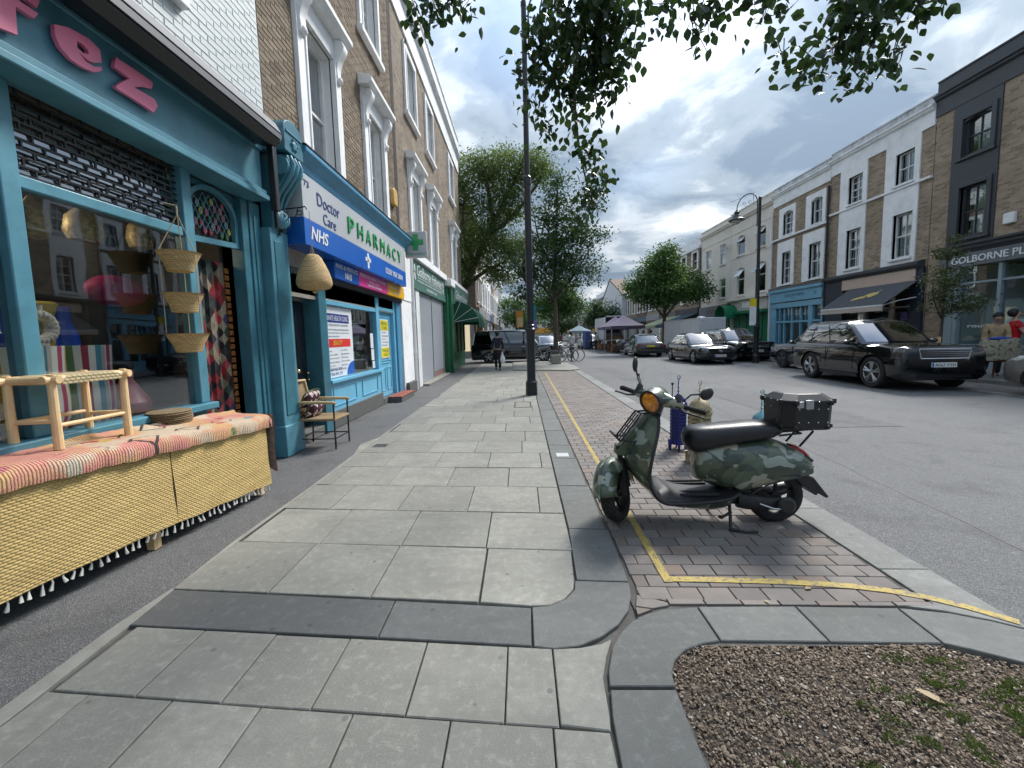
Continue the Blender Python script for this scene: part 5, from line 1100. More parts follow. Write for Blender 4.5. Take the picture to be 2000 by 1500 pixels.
# --- the rest of the right-hand terrace
fr = []
def far_right(y0, y1, H, wall, label, wins=2, shop=(.05, .05, .06), x=0):
    t = thing('terrace_house', label, 'house', group='houses farther along the right side'); a0 = (y1-y0)/wins; hol = []
    for k in range(wins):
        c = y0+a0*(k+.5)
        for z0, z1 in ((4.2, 5.9), (6.9, 8.2)): hol.append((c-.45, c+.45, z0, z1))
    m = MB(TR); wall_holes(m, y0, y1, 0, H, hol+[(y0+.3, y1-.3, .6, 2.7)], .2); m.build('wall', wall, t, smooth=0, recalc=False); shell(TR, 'house_body', y0, y1, 0, H, 8, wall, t)
    for a, b, z0, z1 in hol:
        w_ = MB(TR).box(a-.22, a, 0, .06, z0-.1, z1+.22).box(b, b+.22, 0, .06, z0-.1, z1+.22).box(a, b, 0, .06, z1, z1+.22).box(a-.2, b+.2, 0, .12, z0-.2, z0-.1).box(a, b, -.16, -.1, (z0+z1)/2-.03, (z0+z1)/2+.03).build('window', M_stucco, t, smooth=0)
        bx(TR, a, b, -.16, -.15, z0, z1).build('pane', M_glass, w_); bx(TR, a, b, -.5, -.45, z0, z1).build('room', M_room, w_)
    m = MB(TR); m.box(y0, y1, -.1, .22, H-.9, H-.65); m.box(y0, y1, -.2, .06, H-.65, H); m.build('parapet', M_stucco, t, smooth=0)
    bx(TR, y0+.1, y1-.1, 0, .22, 2.9, 3.55).build('fascia', pm('fascia_r%02d' % len(fr), shop, .5), t); bx(TR, y0+.3, y1-.3, -.15, -.14, .6, 2.7).build('shop_pane', M_glass, t); bx(TR, y0+.3, y1-.3, -.9, -.85, .6, 2.7).build('interior', M_room, t)
    fr.append(t); return t
num = ['first', 'second', 'third', 'fourth', 'fifth', 'sixth', 'seventh', 'eighth', 'ninth', 'tenth', 'eleventh', 'last']
for k in range(5): far_right(34.62+4.75*k, 34.62+4.75*(k+1), 9.3-.05*k, (M_brickR, M_brickR, M_brickR, M_brownbrick, M_brickR)[k], num[k]+' brick house beyond the cream pair, counting away from the camera', 2, [(.04, .04, .05), (.12, .1, .09), (.3, .3, .32), (.1, .15, .2), (.2, .2, .2)][k])
gb = thing('gabled_house', 'white gabled building with tall narrow slots standing between the brick terraces', 'house'); hol = [(s_, s_+.45, 2.8, z) for s_, z in ((60.0, 6.3), (62.0, 7.2), (64.2, 7.9), (66.4, 7.9), (68.6, 7.2), (70.4, 6.3))]
m = MB(TR); wall_holes(m, 58.5, 72.5, 0, 7.0, [(a, b, c, min(d, 6.95)) for a, b, c, d in hol], .3, .6); m.add([(58.5, .6, 7.0), (72.5, .6, 7.0), (66.5, .6, 9.9)], [(0, 1, 2)])
m.quad((58.5, .6, 0), (58.5, .6, 7), (58.5, -8, 7), (58.5, -8, 0)); m.quad((72.5, .6, 0), (72.5, .6, 7), (72.5, -8, 7), (72.5, -8, 0)); m.build('wall', pm('white_wall', (.64, .66, .69), .7, var=.05), gb, smooth=0, recalc=False)
m = MB(TR); m.prism([(58.1, 6.9), (66.5, 10.0), (73.0, 6.9), (73.0, 7.05), (66.5, 10.2), (58.1, 7.05)], lambda a, b, d: (a, d, b), .66, -8); m.build('roof', pm('brown_roof', (.16, .11, .08), .8, var=.2), gb, smooth=0)
for a, b, c, d in hol: bx(TR, a, b, .3, .32, c, min(d, 6.95)).build('slot_window', M_dark, gb)
for k in range(6): far_right(72.6+8*k, 80.6+8*k, 9.0-.3*k, M_brownbrick, num[k]+' brown brick house past the white gabled building', 3, (.2, .18, .16))
for y_, c__, lab in ((25.06, M_white, 'white drainpipe between the light blue shop and the cream house'), (20.63, M_black, 'dark drainpipe between the awning shop and the light blue shop'), (34.61, M_char, 'grey drainpipe at the far end of the cream houses')):
    m = MB(TR); m.tube([(y_, .10, .1), (y_, .10, 8.3)], .05, 8)
    for z_ in (1.5, 3.2, 5.0, 6.8): m.tube([(y_, .10, z_), (y_, .10, z_+.1)], .065, 8)
    tag(m.build('drainpipe', c__), lab, 'drainpipe', 'drainpipes on the right terrace')
# terrace closing the street
ET = thing('terrace_house', 'distant cream terrace with orange shopfronts closing the street', 'house'); TE = lambda s_, o, z: (s_, 132-o, z)
hol = [(-12+3*k+.9, -12+3*k+2.1, z0, z0+1.7) for k in range(12) for z0 in (4.3, 7.2)]
m = MB(TE); wall_holes(m, -14, 26, 0, 9.5, hol, .2); m.build('wall', M_cream, ET, smooth=0, recalc=False); shell(TE, 'house_body', -14, 26, 0, 9.5, 8, M_cream, ET)
for a, b, c, d in hol: bx(TE, a, b, -.18, -.1, c, d).build('window', M_room, ET)
bx(TE, 2, 22, 0, .6, 2.4, 4.0).build('orange_fascia', pm('orange_sign', (.70, .33, .05), .5), ET)
# ================================================================== DISPLAY OUTSIDE THE HOMEWARE SHOP
def strawmat(name, c, sx=55, sz=150, axis='yz', vary=.35):
    s = NT(name); x = s.xyz(); a = x[1] if axis[0] == 'y' else x[0]; b = x[2] if axis[1] == 'z' else x[1]
    row = s.math('FLOOR', s.math('MULTIPLY', b, sz)); ph = s.math('MULTIPLY', row, .5)
    w1 = s.math('ABSOLUTE', s.math('SINE', s.math('MULTIPLY', s.math('ADD', s.math('MULTIPLY', a, sx), ph), PI)))
    w2 = s.math('ABSOLUTE', s.math('SINE', s.math('MULTIPLY', s.math('MULTIPLY', b, sz), PI))); h = s.math('MULTIPLY', s.math('POWER', w1, .6), s.math('POWER', w2, .6))
    wn_ = s.n('ShaderNodeTexWhiteNoise', noise_dimensions='1D'); s.l(row, wn_.inputs['W'])
    cl = s.mix(h, mul(c, .5), c); cl = s.mix(s.math('MULTIPLY', wn_.outputs['Value'], vary), cl, mul(c, .62)); cl = s.mix(s.ramp(s.noise(5, 6, .7), [(.4, 0.0), (.7, .4)]), cl, mul(c, .6))
    cl = s.mix(s.ramp(s.noise(2.2, 4, .65, 0, s.vec((2, 2, 16))), [(.46, 0.0), (.64, .55)]), cl, mul(c, .5))
    s.bump(h, .8, .006); return s.done(cl, .8)
M_straw = strawmat('woven_straw', (.82, .585, .225), 28, 62, 'yz', .45); M_straw2 = pm('straw', (.50, .37, .16), .8, var=.3, vs=14, bump=.6, bs=90)
M_wood = pm('pale_wood', (.76, .54, .29), .55, var=.16, vs=5, bump=.15, bs=60); M_rope = strawmat('seagrass', (.52, .43, .24), 40, 70, 'xy')
FA, FB_ = Vector((-2.90, 1.75)), Vector((-2.615, 3.97))         # front edge of the low display table, near and far end
def dt(t, back, z):                                              # point on the table: t along, back from the front edge
    p = FA.lerp(FB_, t); n = Vector((-(FB_-FA).y, (FB_-FA).x)).normalized(); return (p.x+n.x*back, p.y+n.y*back+back*.12*t, z)
ztop = lambda t: .90-.10*t
tb = thing('display_table', 'low display table hung with woven straw mats in front of the teal shop window', 'table')
m = MB(); A_ = [dt(0, .03, 0), dt(1, .03, 0), dt(1, .42, 0), dt(0, .42, 0)]
m.add([(p[0], p[1], ztop(k in (1, 2))-.07) for k, p in enumerate(A_)]+[(p[0], p[1], ztop(k in (1, 2))-.02) for k, p in enumerate(A_)], [(0, 3, 2, 1), (4, 5, 6, 7), (0, 1, 5, 4), (1, 2, 6, 5), (2, 3, 7, 6), (3, 0, 4, 7)]); m.build('tabletop', M_wood, tb)
for t, b in ((.03, .06), (.97, .06), (.03, .38), (.97, .38), (.5, .06)): q = dt(t, b, 0); MB().box(q[0]-.03, q[0]+.03, q[1]-.03, q[1]+.03, 0, ztop(t)-.07).build('leg', M_wood, tb)
def matpanel(t0, t1, zb0, zb1, label):
    m = MB(); n, k_ = 40, 8; V_ = []
    for d in (0, .012):
        for j in range(k_+1):
            for i in range(n+1):
                t = t0+(t1-t0)*i/n; f = j/k_; zt = ztop(t)-.08; zb = zb0+(zb1-zb0)*i/n; b = -.012+.012*math.sin(i*.4+j)*f*.6-.02*f
                V_.append(dt(t, b+d, zt+(zb-zt)*f))
    N = (n+1)*(k_+1); F_ = [(j*(n+1)+i, j*(n+1)+i+1, (j+1)*(n+1)+i+1, (j+1)*(n+1)+i) for j in range(k_) for i in range(n)]; m.add(V_, F_+[tuple(N+q for q in f)[::-1] for f in F_])
    o = tag(m.build('straw_mat', M_straw, None, smooth=60, recalc=False), label, 'mat', 'straw mats hung on the display table'); m = MB()
    for i in range(int((t1-t0)*46)):
        t = t0+(i+.5+rnd.uniform(-.2, .2))/int((t1-t0)*46)*(t1-t0); f_ = (t-t0)/(t1-t0); p = dt(t, -.02, zb0+(zb1-zb0)*f_); l_ = rnd.uniform(.05, .075)
        m.tube([p, (p[0]+rnd.uniform(-.004, .004), p[1]+rnd.uniform(-.006, .006), p[2]-l_*.35), (p[0]+rnd.uniform(-.01, .01), p[1]+rnd.uniform(-.012, .012), max(.006, p[2]-l_))], [.004, .005, .011], 5)
    m.build('tassels', pm('cotton_tassel', (.70, .68, .62), .9, var=.1), o)['kind'] = 'stuff'
matpanel(0.0, .555, .17, .155, 'nearer woven straw mat hanging on the front of the display table'); matpanel(.56, 1.0, .145, .10, 'farther woven straw mat hanging on the front of the display table, beside the slit')
def rugmat():
    s = NT('berber_rug'); x = s.xyz()
    base = s.mix(s.ramp(s.noise(3.2, 4, .6), [(.4, 0.0), (.62, 1.0)]), (.80, .33, .27), (.80, .50, .22)); base = s.mix(s.ramp(s.noise(2.3, 3, .5), [(.50, 0.0), (.56, .85)]), base, (.78, .66, .48))
    a = s.math('ADD', s.math('MULTIPLY', x[1], 2.6), s.math('MULTIPLY', s.noise(14, 2), .12)); b = s.math('MULTIPLY', x[0], 3.4)
    def tri(v): return s.math('ABSOLUTE', s.math('SUBTRACT', s.math('FRACT', v), .5))
    dd = s.math('ADD', tri(a), tri(b)); e1 = s.math('ABSOLUTE', s.math('SUBTRACT', dd, .30)); ln = s.ramp(e1, [(.030, 1.0), (.045, 0.0)]); sel = s.ramp(s.noise(.9, 1), [(.46, 0.0), (.5, 1.0)])
    cl = s.mix(s.math('MULTIPLY', ln, sel), base, (.05, .04, .04))
    jit = s.math('MULTIPLY', s.noise(30, 2), .02); xv = s.comb(s.math('ADD', x[0], jit), s.math('MULTIPLY', x[1], .55), 0.0); pt = s.vor(8.5, outp=1, vec=xv); px = s.xyz(pt); near = s.ramp(s.vor(8.5, vec=xv), [(.26, 1.0), (.30, 0.0)]); pick = s.ramp(px[0], [(0, (.60, .03, .03)), (.18, (.72, .12, .03)), (.34, (.25, .38, .42)), (.48, (.70, .42, .05)), (.62, (.62, .55, .42)), (.78, (.62, .20, .22)), (.9, (.12, .25, .12))], 'CONSTANT')
    cl = s.mix(s.math('MULTIPLY', near, s.ramp(px[1], [(.45, 0.0), (.5, 1.0)])), cl, pick)
    cl = s.mix(s.ramp(s.noise(170, 3), [(.4, 0.0), (.7, .45)]), cl, mul((.4, .25, .18), .5)); s.bump(s.math('ADD', s.noise(120, 3), s.math('ABSOLUTE', s.math('SINE', s.math('MULTIPLY', x[1], 190)))), .8, .012); return s.done(cl, .95)
m = MB(); n, prof = 60, [(.44, .04), (.40, .012), (.3, .006), (.15, .004), (.05, .006), (.0, .0), (-.035, -.018), (-.05, -.05), (-.05, -.10), (-.045, -.125)]
V_ = []
for d in (0, .014):
    for (b, dz) in prof:
        for i in range(n+1):
            t = -.01+1.035*i/n; w_ = .006*math.sin(i*.7+b*20)+.004*math.sin(i*1.9); V_.append(dt(t, b+(d if b < 0 else 0)+ (w_ if b < 0 else 0), ztop(t)+dz+w_*.6-(d if b >= 0 else 0)))
k_ = len(prof); N = k_*(n+1); F_ = [(j*(n+1)+i, j*(n+1)+i+1, (j+1)*(n+1)+i+1, (j+1)*(n+1)+i) for j in range(k_-1) for i in range(n)]
m.add(V_, F_+[tuple(N+q for q in f)[::-1] for f in F_])
M_rug = rugmat(); rug = tag(m.build('berber_rug', M_rug, None, smooth=60, recalc=False), 'pink and orange patterned wool rug spread over the display table', 'rug')
m = MB(); V_ = []                               # the end that hangs down at the far side
for d in (0, .014):
    for j in range(9):
        for i in range(11): V_.append(dt(1.027+d*.5+.004*math.sin(j*.9), -.05+.47*i/10, ztop(1.02)+.004-.075*j*(1-.03*i)))
F_ = [(j*11+i, j*11+i+1, (j+1)*11+i+1, (j+1)*11+i) for j in range(8) for i in range(10)]; m.add(V_, F_+[tuple(99+q for q in f)[::-1] for f in F_]); m.build('rug_end', pm('rug_back', (.30, .21, .17), .95, var=.3, vs=20, bump=.8, bs=110), rug, smooth=60, recalc=False)
# stool with a woven seat
st = thing('stool', 'pale wooden stool with woven seagrass seat standing on the rug', 'stool')
SP = [(-3.02, 2.50), (-3.02, 2.97), (-3.27, 2.46), (-3.27, 2.92)]; zs = 1.33
for x, y in SP:
    t_ = (y-1.75)/2.22; zf = ztop(t_)+.008
    MB().tube([(x, y, zf), (x, y, zf+.25), (x+.005, y, zs+.035)], [.026, .024, .021], 10).build('leg', M_wood, st)
for (a, b), z in (((0, 1), 1.03), ((2, 3), 1.06), ((0, 2), 1.06), ((1, 3), 1.04)): MB().tube([(*SP[a], z), (*SP[b], z)], .014, 8).build('stretcher', M_wood, st)
for (a, b) in ((0, 1), (2, 3), (0, 2), (1, 3)):
    p, q = Vector((*SP[a], zs)), Vector((*SP[b], zs)); e = (q-p).normalized()*.05; MB().tube([p-e, q+e], [.026, .026], 10).build('seat_rail', M_wood, st)
m = MB(); n = 12; V_ = []
for d in (0, -.03):
    for i in range(n+1):
        for j in range(n+1):
            u, v = i/n, j/n; p = Vector(SP[0]).lerp(Vector(SP[1]), u*.84+.08).lerp(Vector(SP[2]).lerp(Vector(SP[3]), u*.84+.08), v*1.24-.12); sag = .022*math.sin(PI*u)*math.sin(PI*v); ed_ = .02*(abs(2*u-1)**8+abs(2*v-1)**8); V_.append((p.x, p.y, zs+.036-sag-ed_ if d == 0 else zs-.034))
F_ = [(i*(n+1)+j, i*(n+1)+j+1, (i+1)*(n+1)+j+1, (i+1)*(n+1)+j) for i in range(n) for j in range(n)]; N2 = (n+1)**2; bd_ = [i*(n+1) for i in range(n+1)]+[n*(n+1)+j for j in range(1, n+1)]+[i*(n+1)+n for i in range(n-1, -1, -1)]+[j for j in range(n-1, 0, -1)]; m.add(V_, F_+[tuple(N2+q for q in f)[::-1] for f in F_]+[(bd_[k], bd_[(k+1) % len(bd_)], N2+bd_[(k+1) % len(bd_)], N2+bd_[k]) for k in range(len(bd_))]); m.build('seat', strawmat('seagrass_seat', (.62, .50, .28), 30, 48), st, smooth=50)
for k in range(7):
    z = .868+k*.016; m = MB().lathe([(.02, 0), (.16, .0), (.168, .006), (.16, .013), (.02, .013)], (-3.18+rnd.uniform(-.006, .006), 3.52+rnd.uniform(-.006, .006), z-.03), 28)
    tag(m.build('straw_placemat', strawmat('placemat', (.36, .26, .14), 90, 90, 'xy'), None), ['lowest', 'second lowest', 'third lowest', 'middle', 'third from top', 'second from top', 'topmost'][k]+' round straw mat of the stack behind the stool', 'mat', 'stack of round straw mats')
# hanging tier of three baskets
hb = thing('hanging_baskets', 'three straw bowl baskets hung one above another on cords beside the shop window', 'baskets')
BX = -3.12
for zc, rr in ((2.37, .165), (2.0, .155), (1.63, .165)):
    cx, cy_ = BX, 3.72+(2.37-zc)*.02; m = MB(); m.lathe([(.06, -.17), (.10, -.165), (rr*.72, -.10), (rr*.95, -.02), (rr, .0), (rr+.008, .006), (rr-.006, .006), (rr*.9, -.02), (rr*.66, -.10), (.05, -.155)], (cx, cy_, zc), 30); b_ = m.build('basket', strawmat('basket_straw', (.66, .48, .22), 40, 62), hb, smooth=50)
    MB().tube([(cx, cy_+rr-.02, zc), (cx+.02, cy_+rr+.05, zc+.006)], .006, 5).build('rim_end', M_straw2, b_)
m = MB()
for a in (0, 2.1, 4.2):
    o_ = Vector((math.cos(a)*.152, math.sin(a)*.152)); m.tube([(BX+o_.x, 3.72+o_.y, 1.64), (BX+o_.x*.97, 3.72+o_.y*.97, 2.0), (BX+o_.x, 3.72+o_.y, 2.38), (BX, 3.74, 2.72)], .004, 5)
m.tube([(BX, 3.74, 2.70), (BX, 3.74, 2.80), (BX-.12, 3.74, 2.83)], .008, 6); m.build('cords', pm('jute', (.42, .34, .22), .9), hb)
# rattan armchair with cushions
ch = thing('armchair', 'rattan armchair with thin black legs and two patterned cushions outside the pharmacy door', 'chair')
CX0, CX1, CY0, CY1 = -3.20, -2.66, 5.58, 6.03; M_cane = pm('cane', (.56, .42, .22), .55, var=.2, vs=10, bump=.3, bs=80); M_weave = strawmat('cane_weave', (.52, .36, .19), 80, 80, 'xy')
for x, y, z1 in ((CX1, CY0, .66), (CX1, CY1, .66), (CX0, CY0, .95), (CX0, CY1, .95)):
    MB().tube([(x-.02*(x == CX0), y, 0), (x, y, .44), (x-(.09 if x == CX0 else 0), y, z1)], .0125, 8).build('leg', M_black, ch)
for a, b in (((CX0, CY0), (CX1, CY0)), ((CX0, CY1), (CX1, CY1)), ((CX1, CY0), (CX1, CY1)), ((CX0, CY0), (CX0, CY1))): MB().tube([(*a, .15), (*b, .15)], .009, 6).build('stretcher', M_black, ch)
m = MB(); m.box(CX0-.01, CX1+.02, CY0-.015, CY1+.015, .405, .445); m.build('seat', M_weave, ch, bevel=.015, seg=3)
for y in (CY0, CY1): MB().tube([(CX0-.05, y, .68), (CX0+.15, y, .675), (CX1, y, .665), (CX1+.03, y, .65)], .022, 10).build('armrest', M_cane, ch)
m = MB(); n = 10; V_ = []
for d in (0, -.025):
    for j in range(n+1):
        for i in range(n+1): f = j/n; V_.append((CX0-.01-.09*f+d-.02*math.sin(PI*i/n), CY0+(CY1-CY0)*i/n, .46+.48*f))
F_ = [(j*(n+1)+i, j*(n+1)+i+1, (j+1)*(n+1)+i+1, (j+1)*(n+1)+i) for j in range(n) for i in range(n)]; m.add(V_, F_+[tuple((n+1)**2+q for q in f)[::-1] for f in F_]); m.build('backrest', strawmat('back_weave', (.52, .36, .19), 80, 80), ch, smooth=60, recalc=False)
m = MB()
for y in (CY0, CY1): m.tube([(CX0, y, .44), (CX0-.045, y, .7), (CX0-.095, y, .96)], .018, 8)
m.tube([(CX0-.095, CY0-.01, .95), (CX0-.105, (CY0+CY1)/2, .96), (CX0-.095, CY1+.01, .95)], .02, 8); m.build('back_frame', M_cane, ch)
def kilim():
    s = NT('kilim'); x = s.xyz(); a = s.math('MULTIPLY', x[1], 8.5); b = s.math('MULTIPLY', x[2], 7.0); tri = lambda v: s.math('ABSOLUTE', s.math('SUBTRACT', s.math('FRACT', v), .5))
    d = s.math('ADD', tri(a), tri(b)); cl = s.ramp(d, [(0, (.70, .66, .62)), (.16, (.16, .02, .035)), (.26, (.72, .68, .62)), (.40, (.10, .012, .03)), (.55, (.03, .02, .03)), (.8, (.15, .02, .03))], 'CONSTANT'); s.bump(s.noise(150, 3), .5, .004); return s.done(cl, .95)
def cushion(c, sx, sy, sz, M3, mat):
    m = MB(); n = 12; V_ = []
    for sgn in (1, -1):
        for i in range(n+1):
            for j in range(n+1):
                u, v = i/n*2-1, j/n*2-1; h = ((1-abs(u)**2.6)*(1-abs(v)**2.6))**.45; q = M3 @ Vector((u*sx*(1-.06*v*v), v*sy*(1-.06*u*u), sgn*sz*h)); V_.append(tuple(q+Vector(c)))
    F_ = [(i*(n+1)+j, i*(n+1)+j+1, (i+1)*(n+1)+j+1, (i+1)*(n+1)+j) for i in range(n) for j in range(n)]; m.add(V_, F_+[tuple((n+1)**2+q for q in f)[::-1] for f in F_]); return m, mat
Mk = kilim(); mo = pm('olive_cloth', (.10, .12, .04), .95, var=.2)
for c, sx, sy, sz, rot, lab in (((-3.04, 5.80, .54), .12, .20, .075, Matrix.Rotation(math.radians(-62), 3, 'Y'), 'lower dark red patterned cushion on the armchair seat'), ((-3.10, 5.80, .70), .12, .20, .07, Matrix.Rotation(math.radians(-66), 3, 'Y'), 'upper dark red patterned cushion leaning on the armchair back')):
    m, _ = cushion(c, sx, sy, sz, rot, Mk); o = tag(m.build('cushion', Mk, None, smooth=70, recalc=False), lab, 'cushion', 'patterned cushions on the armchair')
    P = [Vector(c)+rot @ Vector((u*sx*.99, v*sy*.99, 0)) for u, v in ((-1, -1), (1, -1), (1, 1), (-1, 1), (-1, -1))]; MB().tube(catmull(P, 5), .007, 5).build('piping', mo, o)
# wrought iron bracket and wicker lampshade
br = thing('iron_bracket', 'black scrolled iron bracket fixed to the carved pilaster', 'bracket'); m = MB(); y0 = 5.42
m.tube([(-3.16, y0, 3.27), (-2.84, y0, 3.29), (-2.79, y0, 3.30), (-2.77, y0, 3.26)], .009, 6); m.tube([(-3.15, y0, 2.95), (-3.15, y0, 3.27)], .012, 6)
def spiral(c, r0, r1, a0, a1, n=16): return [(c[0]+(r0+(r1-r0)*i/n)*math.cos(a0+(a1-a0)*i/n), y0, c[1]+(r0+(r1-r0)*i/n)*math.sin(a0+(a1-a0)*i/n)) for i in range(n+1)]
m.tube(spiral((-3.08, 3.18), .075, .015, 1.2, -6.5), .007, 5); m.tube(spiral((-2.86, 3.23), .05, .012, 2.0, 9.0), .007, 5); m.tube([(-3.15, y0, 2.98), (-3.05, y0, 3.02), (-2.95, y0, 3.12), (-2.88, y0, 3.26)], .008, 5)
for k in range(8): m.ball((-3.145+.02*(k % 2), y0+.02*(k % 3-1), 2.95+.04*k), .018, 6, 5)
m.build('scrollwork', M_black, br)
wl_ = thing('wicker_lampshade', 'pear shaped wicker lampshade hanging from the iron bracket', 'lampshade'); c = (-2.80, 5.56, 2.24)
MB().lathe([(.10, 0), (.13, .0), (.20, .02), (.228, .07), (.225, .13), (.19, .25), (.14, .36), (.105, .43), (.07, .465), (.03, .475)], c, 32, cap=True).build('shade', strawmat('wicker', (.78, .54, .25), 26, 55), wl_, smooth=50)
MB().lathe([(.02, -.05), (.03, -.045), (.03, 0)], (c[0], c[1], c[2]-.0), 10).build('bulb_holder', M_straw2, wl_); MB().tube([(c[0], c[1], c[2]+.47), (c[0]+.02, c[1]-.06, 3.26)], .004, 5).tube([(c[0]-.03, c[1], c[2]+.46), (c[0], c[1]-.02, c[2]+.60), (c[0]+.03, c[1], c[2]+.46)], .004, 5).build('cord', pm('jute', (.42, .34, .22), .9), wl_)
# goods in the shop window
def stripes():
    s = NT('striped_basket'); x = s.xyz(s.n('ShaderNodeTexCoord').outputs['UV']); cl = s.ramp(s.math('FRACT', s.math('MULTIPLY', x[0], 3.0)), [(0, (.72, .70, .66)), (.10, (.45, .06, .14)), (.2, (.72, .70, .66)), (.3, (.5, .30, .05)), (.4, (.72, .7, .66)), (.5, (.12, .22, .08)), (.6, (.7, .68, .64)), (.7, (.30, .03, .06)), (.8, (.72, .7, .66)), (.9, (.07, .26, .36))], 'CONSTANT'); return s.done(cl, .7)
Ms = stripes()
def revolve_uv(name, prof, c, mat, n=48):
    m = MB().lathe(prof, c, n, cap=True); o = m.build(name, mat, None, smooth=50); uv = o.data.uv_layers.new(name='UVMap')
    for lp in o.data.loops:
        p = o.data.vertices[lp.vertex_index].co; uv.data[lp.index].uv = (((math.atan2(p.y-c[1], p.x-c[0])/(2*PI)) % 1)+.001, p.z)
    return o
for y, lab in ((2.90, 'striped basket at the left of the shop window'), (3.26, 'striped basket at the middle of the shop window, larger'), (2.42, 'striped basket partly cut by the left edge of the picture')):
    tag(revolve_uv('striped_basket', [(.12, 0), (.17, .04), (.205, .16), (.21, .30), (.20, .50), (.21, .69), (.20, .69), (.19, .5), (.19, .3)], (-3.68, y, .86), Ms), lab, 'basket', 'striped baskets in the window')
m = MB(); ring = [(-3.62, 2.96+.088*math.cos(t), 1.69+.098*math.sin(t)) for t in [2*PI*i/24 for i in range(25)]]; m.tube(ring, .04, 10); m.lathe([(.03, 0), (.035, .05), (.045, .055), (.02, .055)], (-3.62, 2.96, 1.81), 12); 
for k in range(18): t = k*2*PI/18; m.ball((-3.60, 2.96+.09*math.cos(t), 1.69+.1*math.sin(t)), .03, 7, 5)
m.box(-3.66, -3.58, 2.93, 2.99, 1.545, 1.62); tag(m.build('ring_vase', pm('shell_ceramic', (.52, .46, .38), .5, var=.35, vs=25, bump=.4, bs=50)), 'ring shaped ceramic vase covered in shells behind the shop glass', 'vase')
for k, (y, col_) in enumerate(((3.16, (.02, .07, .42)), (3.36, (.02, .09, .50)), (3.52, (.03, .08, .40)))): tag(MB().lathe([(.06, 0), (.12, .05), (.13, .3), (.11, .55), (.07, .68), (.075, .8), (.06, .8)], (-4.1, y+.35*0, 1.1), 20).build('blue_vase', pm('cobalt_glaze', (.02, .08, .46), .25, var=.1)), ['left', 'middle', 'right'][k]+' cobalt blue vase behind the striped baskets', 'vase', 'cobalt vases')
tag(MB().lathe([(.03, 0), (.05, .1), (.04, .25), (.09, .4), (.06, .42)], (-3.95, 3.28, 1.5), 14).build('yellow_vase', pm('yellow_glaze', (.55, .42, .03), .3)), 'slim yellow vase in front of the blue vases', 'vase')
tag(MB().ball((-4.0, 3.98, 2.08), .3, 18, 12, (.5, 1.0, .52)).build('magenta_pouffe', pm('magenta_leather', (.36, .01, .11), .6, var=.2, vs=20, bump=.5, bs=40)), 'magenta leather pouffe hanging inside the shop window', 'pouffe')
tag(MB().lathe([(.04, 0), (.15, .05), (.17, .14), (.10, .26), (.05, .36), (.06, .45), (.04, .45)], (-3.75, 3.72, .86), 20).build('pink_vase', pm('pink_glaze', (.5, .14, .18), .4)), 'pink bottle shaped vase at the right of the shop window', 'vase')
for k, (y, z, r) in enumerate(((3.12, 2.40, .10), (3.50, 2.45, .14), (4.02, 2.50, .11))):
    o = tag(MB().lathe([(.02, -.02), (r*.8, 0), (r, .08), (r*.85, .2), (r*.3, .28), (.02, .30)], (-3.75, y, z), 20).build('brass_lantern', pm('pierced_brass', (.42, .31, .15), .5, .35, var=.5, vs=40, bump=.6, bs=80)), ['left', 'middle', 'right'][k]+' pierced brass lamp hanging in the shop window', 'lamp', 'brass lamps in the shop window')
    MB().tube([(-3.75, y, z+.3), (-3.75, y, 3.27)], .004, 4).build('chain', M_black, o)
bl_ = tag(MB().ball((-4.5, 3.05, 2.95), .055, 12, 8).build('ceiling_bulb', emit('warm_bulb', (1.0, .74, .12), 6.0)), 'glowing yellow bulb inside the teal shop behind the leaded light', 'bulb'); MB().tube([(-4.5, 3.05, 3.0), (-4.5, 3.05, 3.28)], .012, 6).build('stem', M_black, bl_); bl2 = bpy.data.lights.new('bulb_light', 'POINT'); bl2.energy = 9; bl2.color = (1, .85, .62); bl2.shadow_soft_size = .12; bo2 = bpy.data.objects.new('bulb_light', bl2); COL.objects.link(bo2); bo2.location = (-4.4, 3.05, 2.8); bo2.parent = bl_

# ================================================================== SCOOTER
def camo():
    s = NT('camouflage_paint'); v = s.vec((1, 1, 1.25)); g1 = s.noise(7.5, 1.5, .4, .6, v); g2 = s.noise(6.4, 1.5, .4, .7, s.vec((1, 1, 1.2), (4, 2, 7))); g3 = s.noise(5.4, 1, .4, .5, s.vec((1, 1, 1.2), (9, 5, 1)))
    cl = s.mix(s.ramp(g3, [(.50, 0.0), (.515, 1.0)]), (.085, .112, .070), (.045, .062, .045)); cl = s.mix(s.ramp(g1, [(.582, 0.0), (.59, 1.0)]), cl, (.27, .305, .255)); cl = s.mix(s.ramp(g2, [(.625, 0.0), (.633, 1.0)]), cl, (.34, .32, .23)); return s.done(cl, s.math('ADD', s.math('MULTIPLY', s.noise(6, 3), .15), .22), 0.0, .5, .35)
M_camo = camo(); M_vinyl = pm('black_vinyl', (.016, .016, .018), .38, var=.2, vs=6, bump=.25, bs=160, bd=.002); M_matblk = pm('matt_black', (.018, .018, .019), .55, var=.25, vs=8)
sco = thing('motor_scooter', 'camouflage painted motor scooter with black top box parked on the paver bay', 'scooter', (1.35, 3.24, 0)); OX = 1.35
def SB(): return MB(lambda x, y, z: (x-OX, y, z))
def superloft(m, st, n=20, e=2.6):      # st: x, zbottom, ztop, halfwidth
    R_ = []
    for x, zb, zt, hw in st:
        zc, hz = (zb+zt)/2, (zt-zb)/2; ring = []
        for k in range(n):
            t = 2*PI*k/n; c_, s_ = math.cos(t), math.sin(t); ring.append((x, hw*math.copysign(abs(c_)**(2/e), c_), zc+hz*math.copysign(abs(s_)**(2/e), s_)))
        R_.append(ring)
    return m.rings(R_)
def interp(st, k):                      # smooth the stations
    return [tuple(p) for p in _cat4(st, k)]
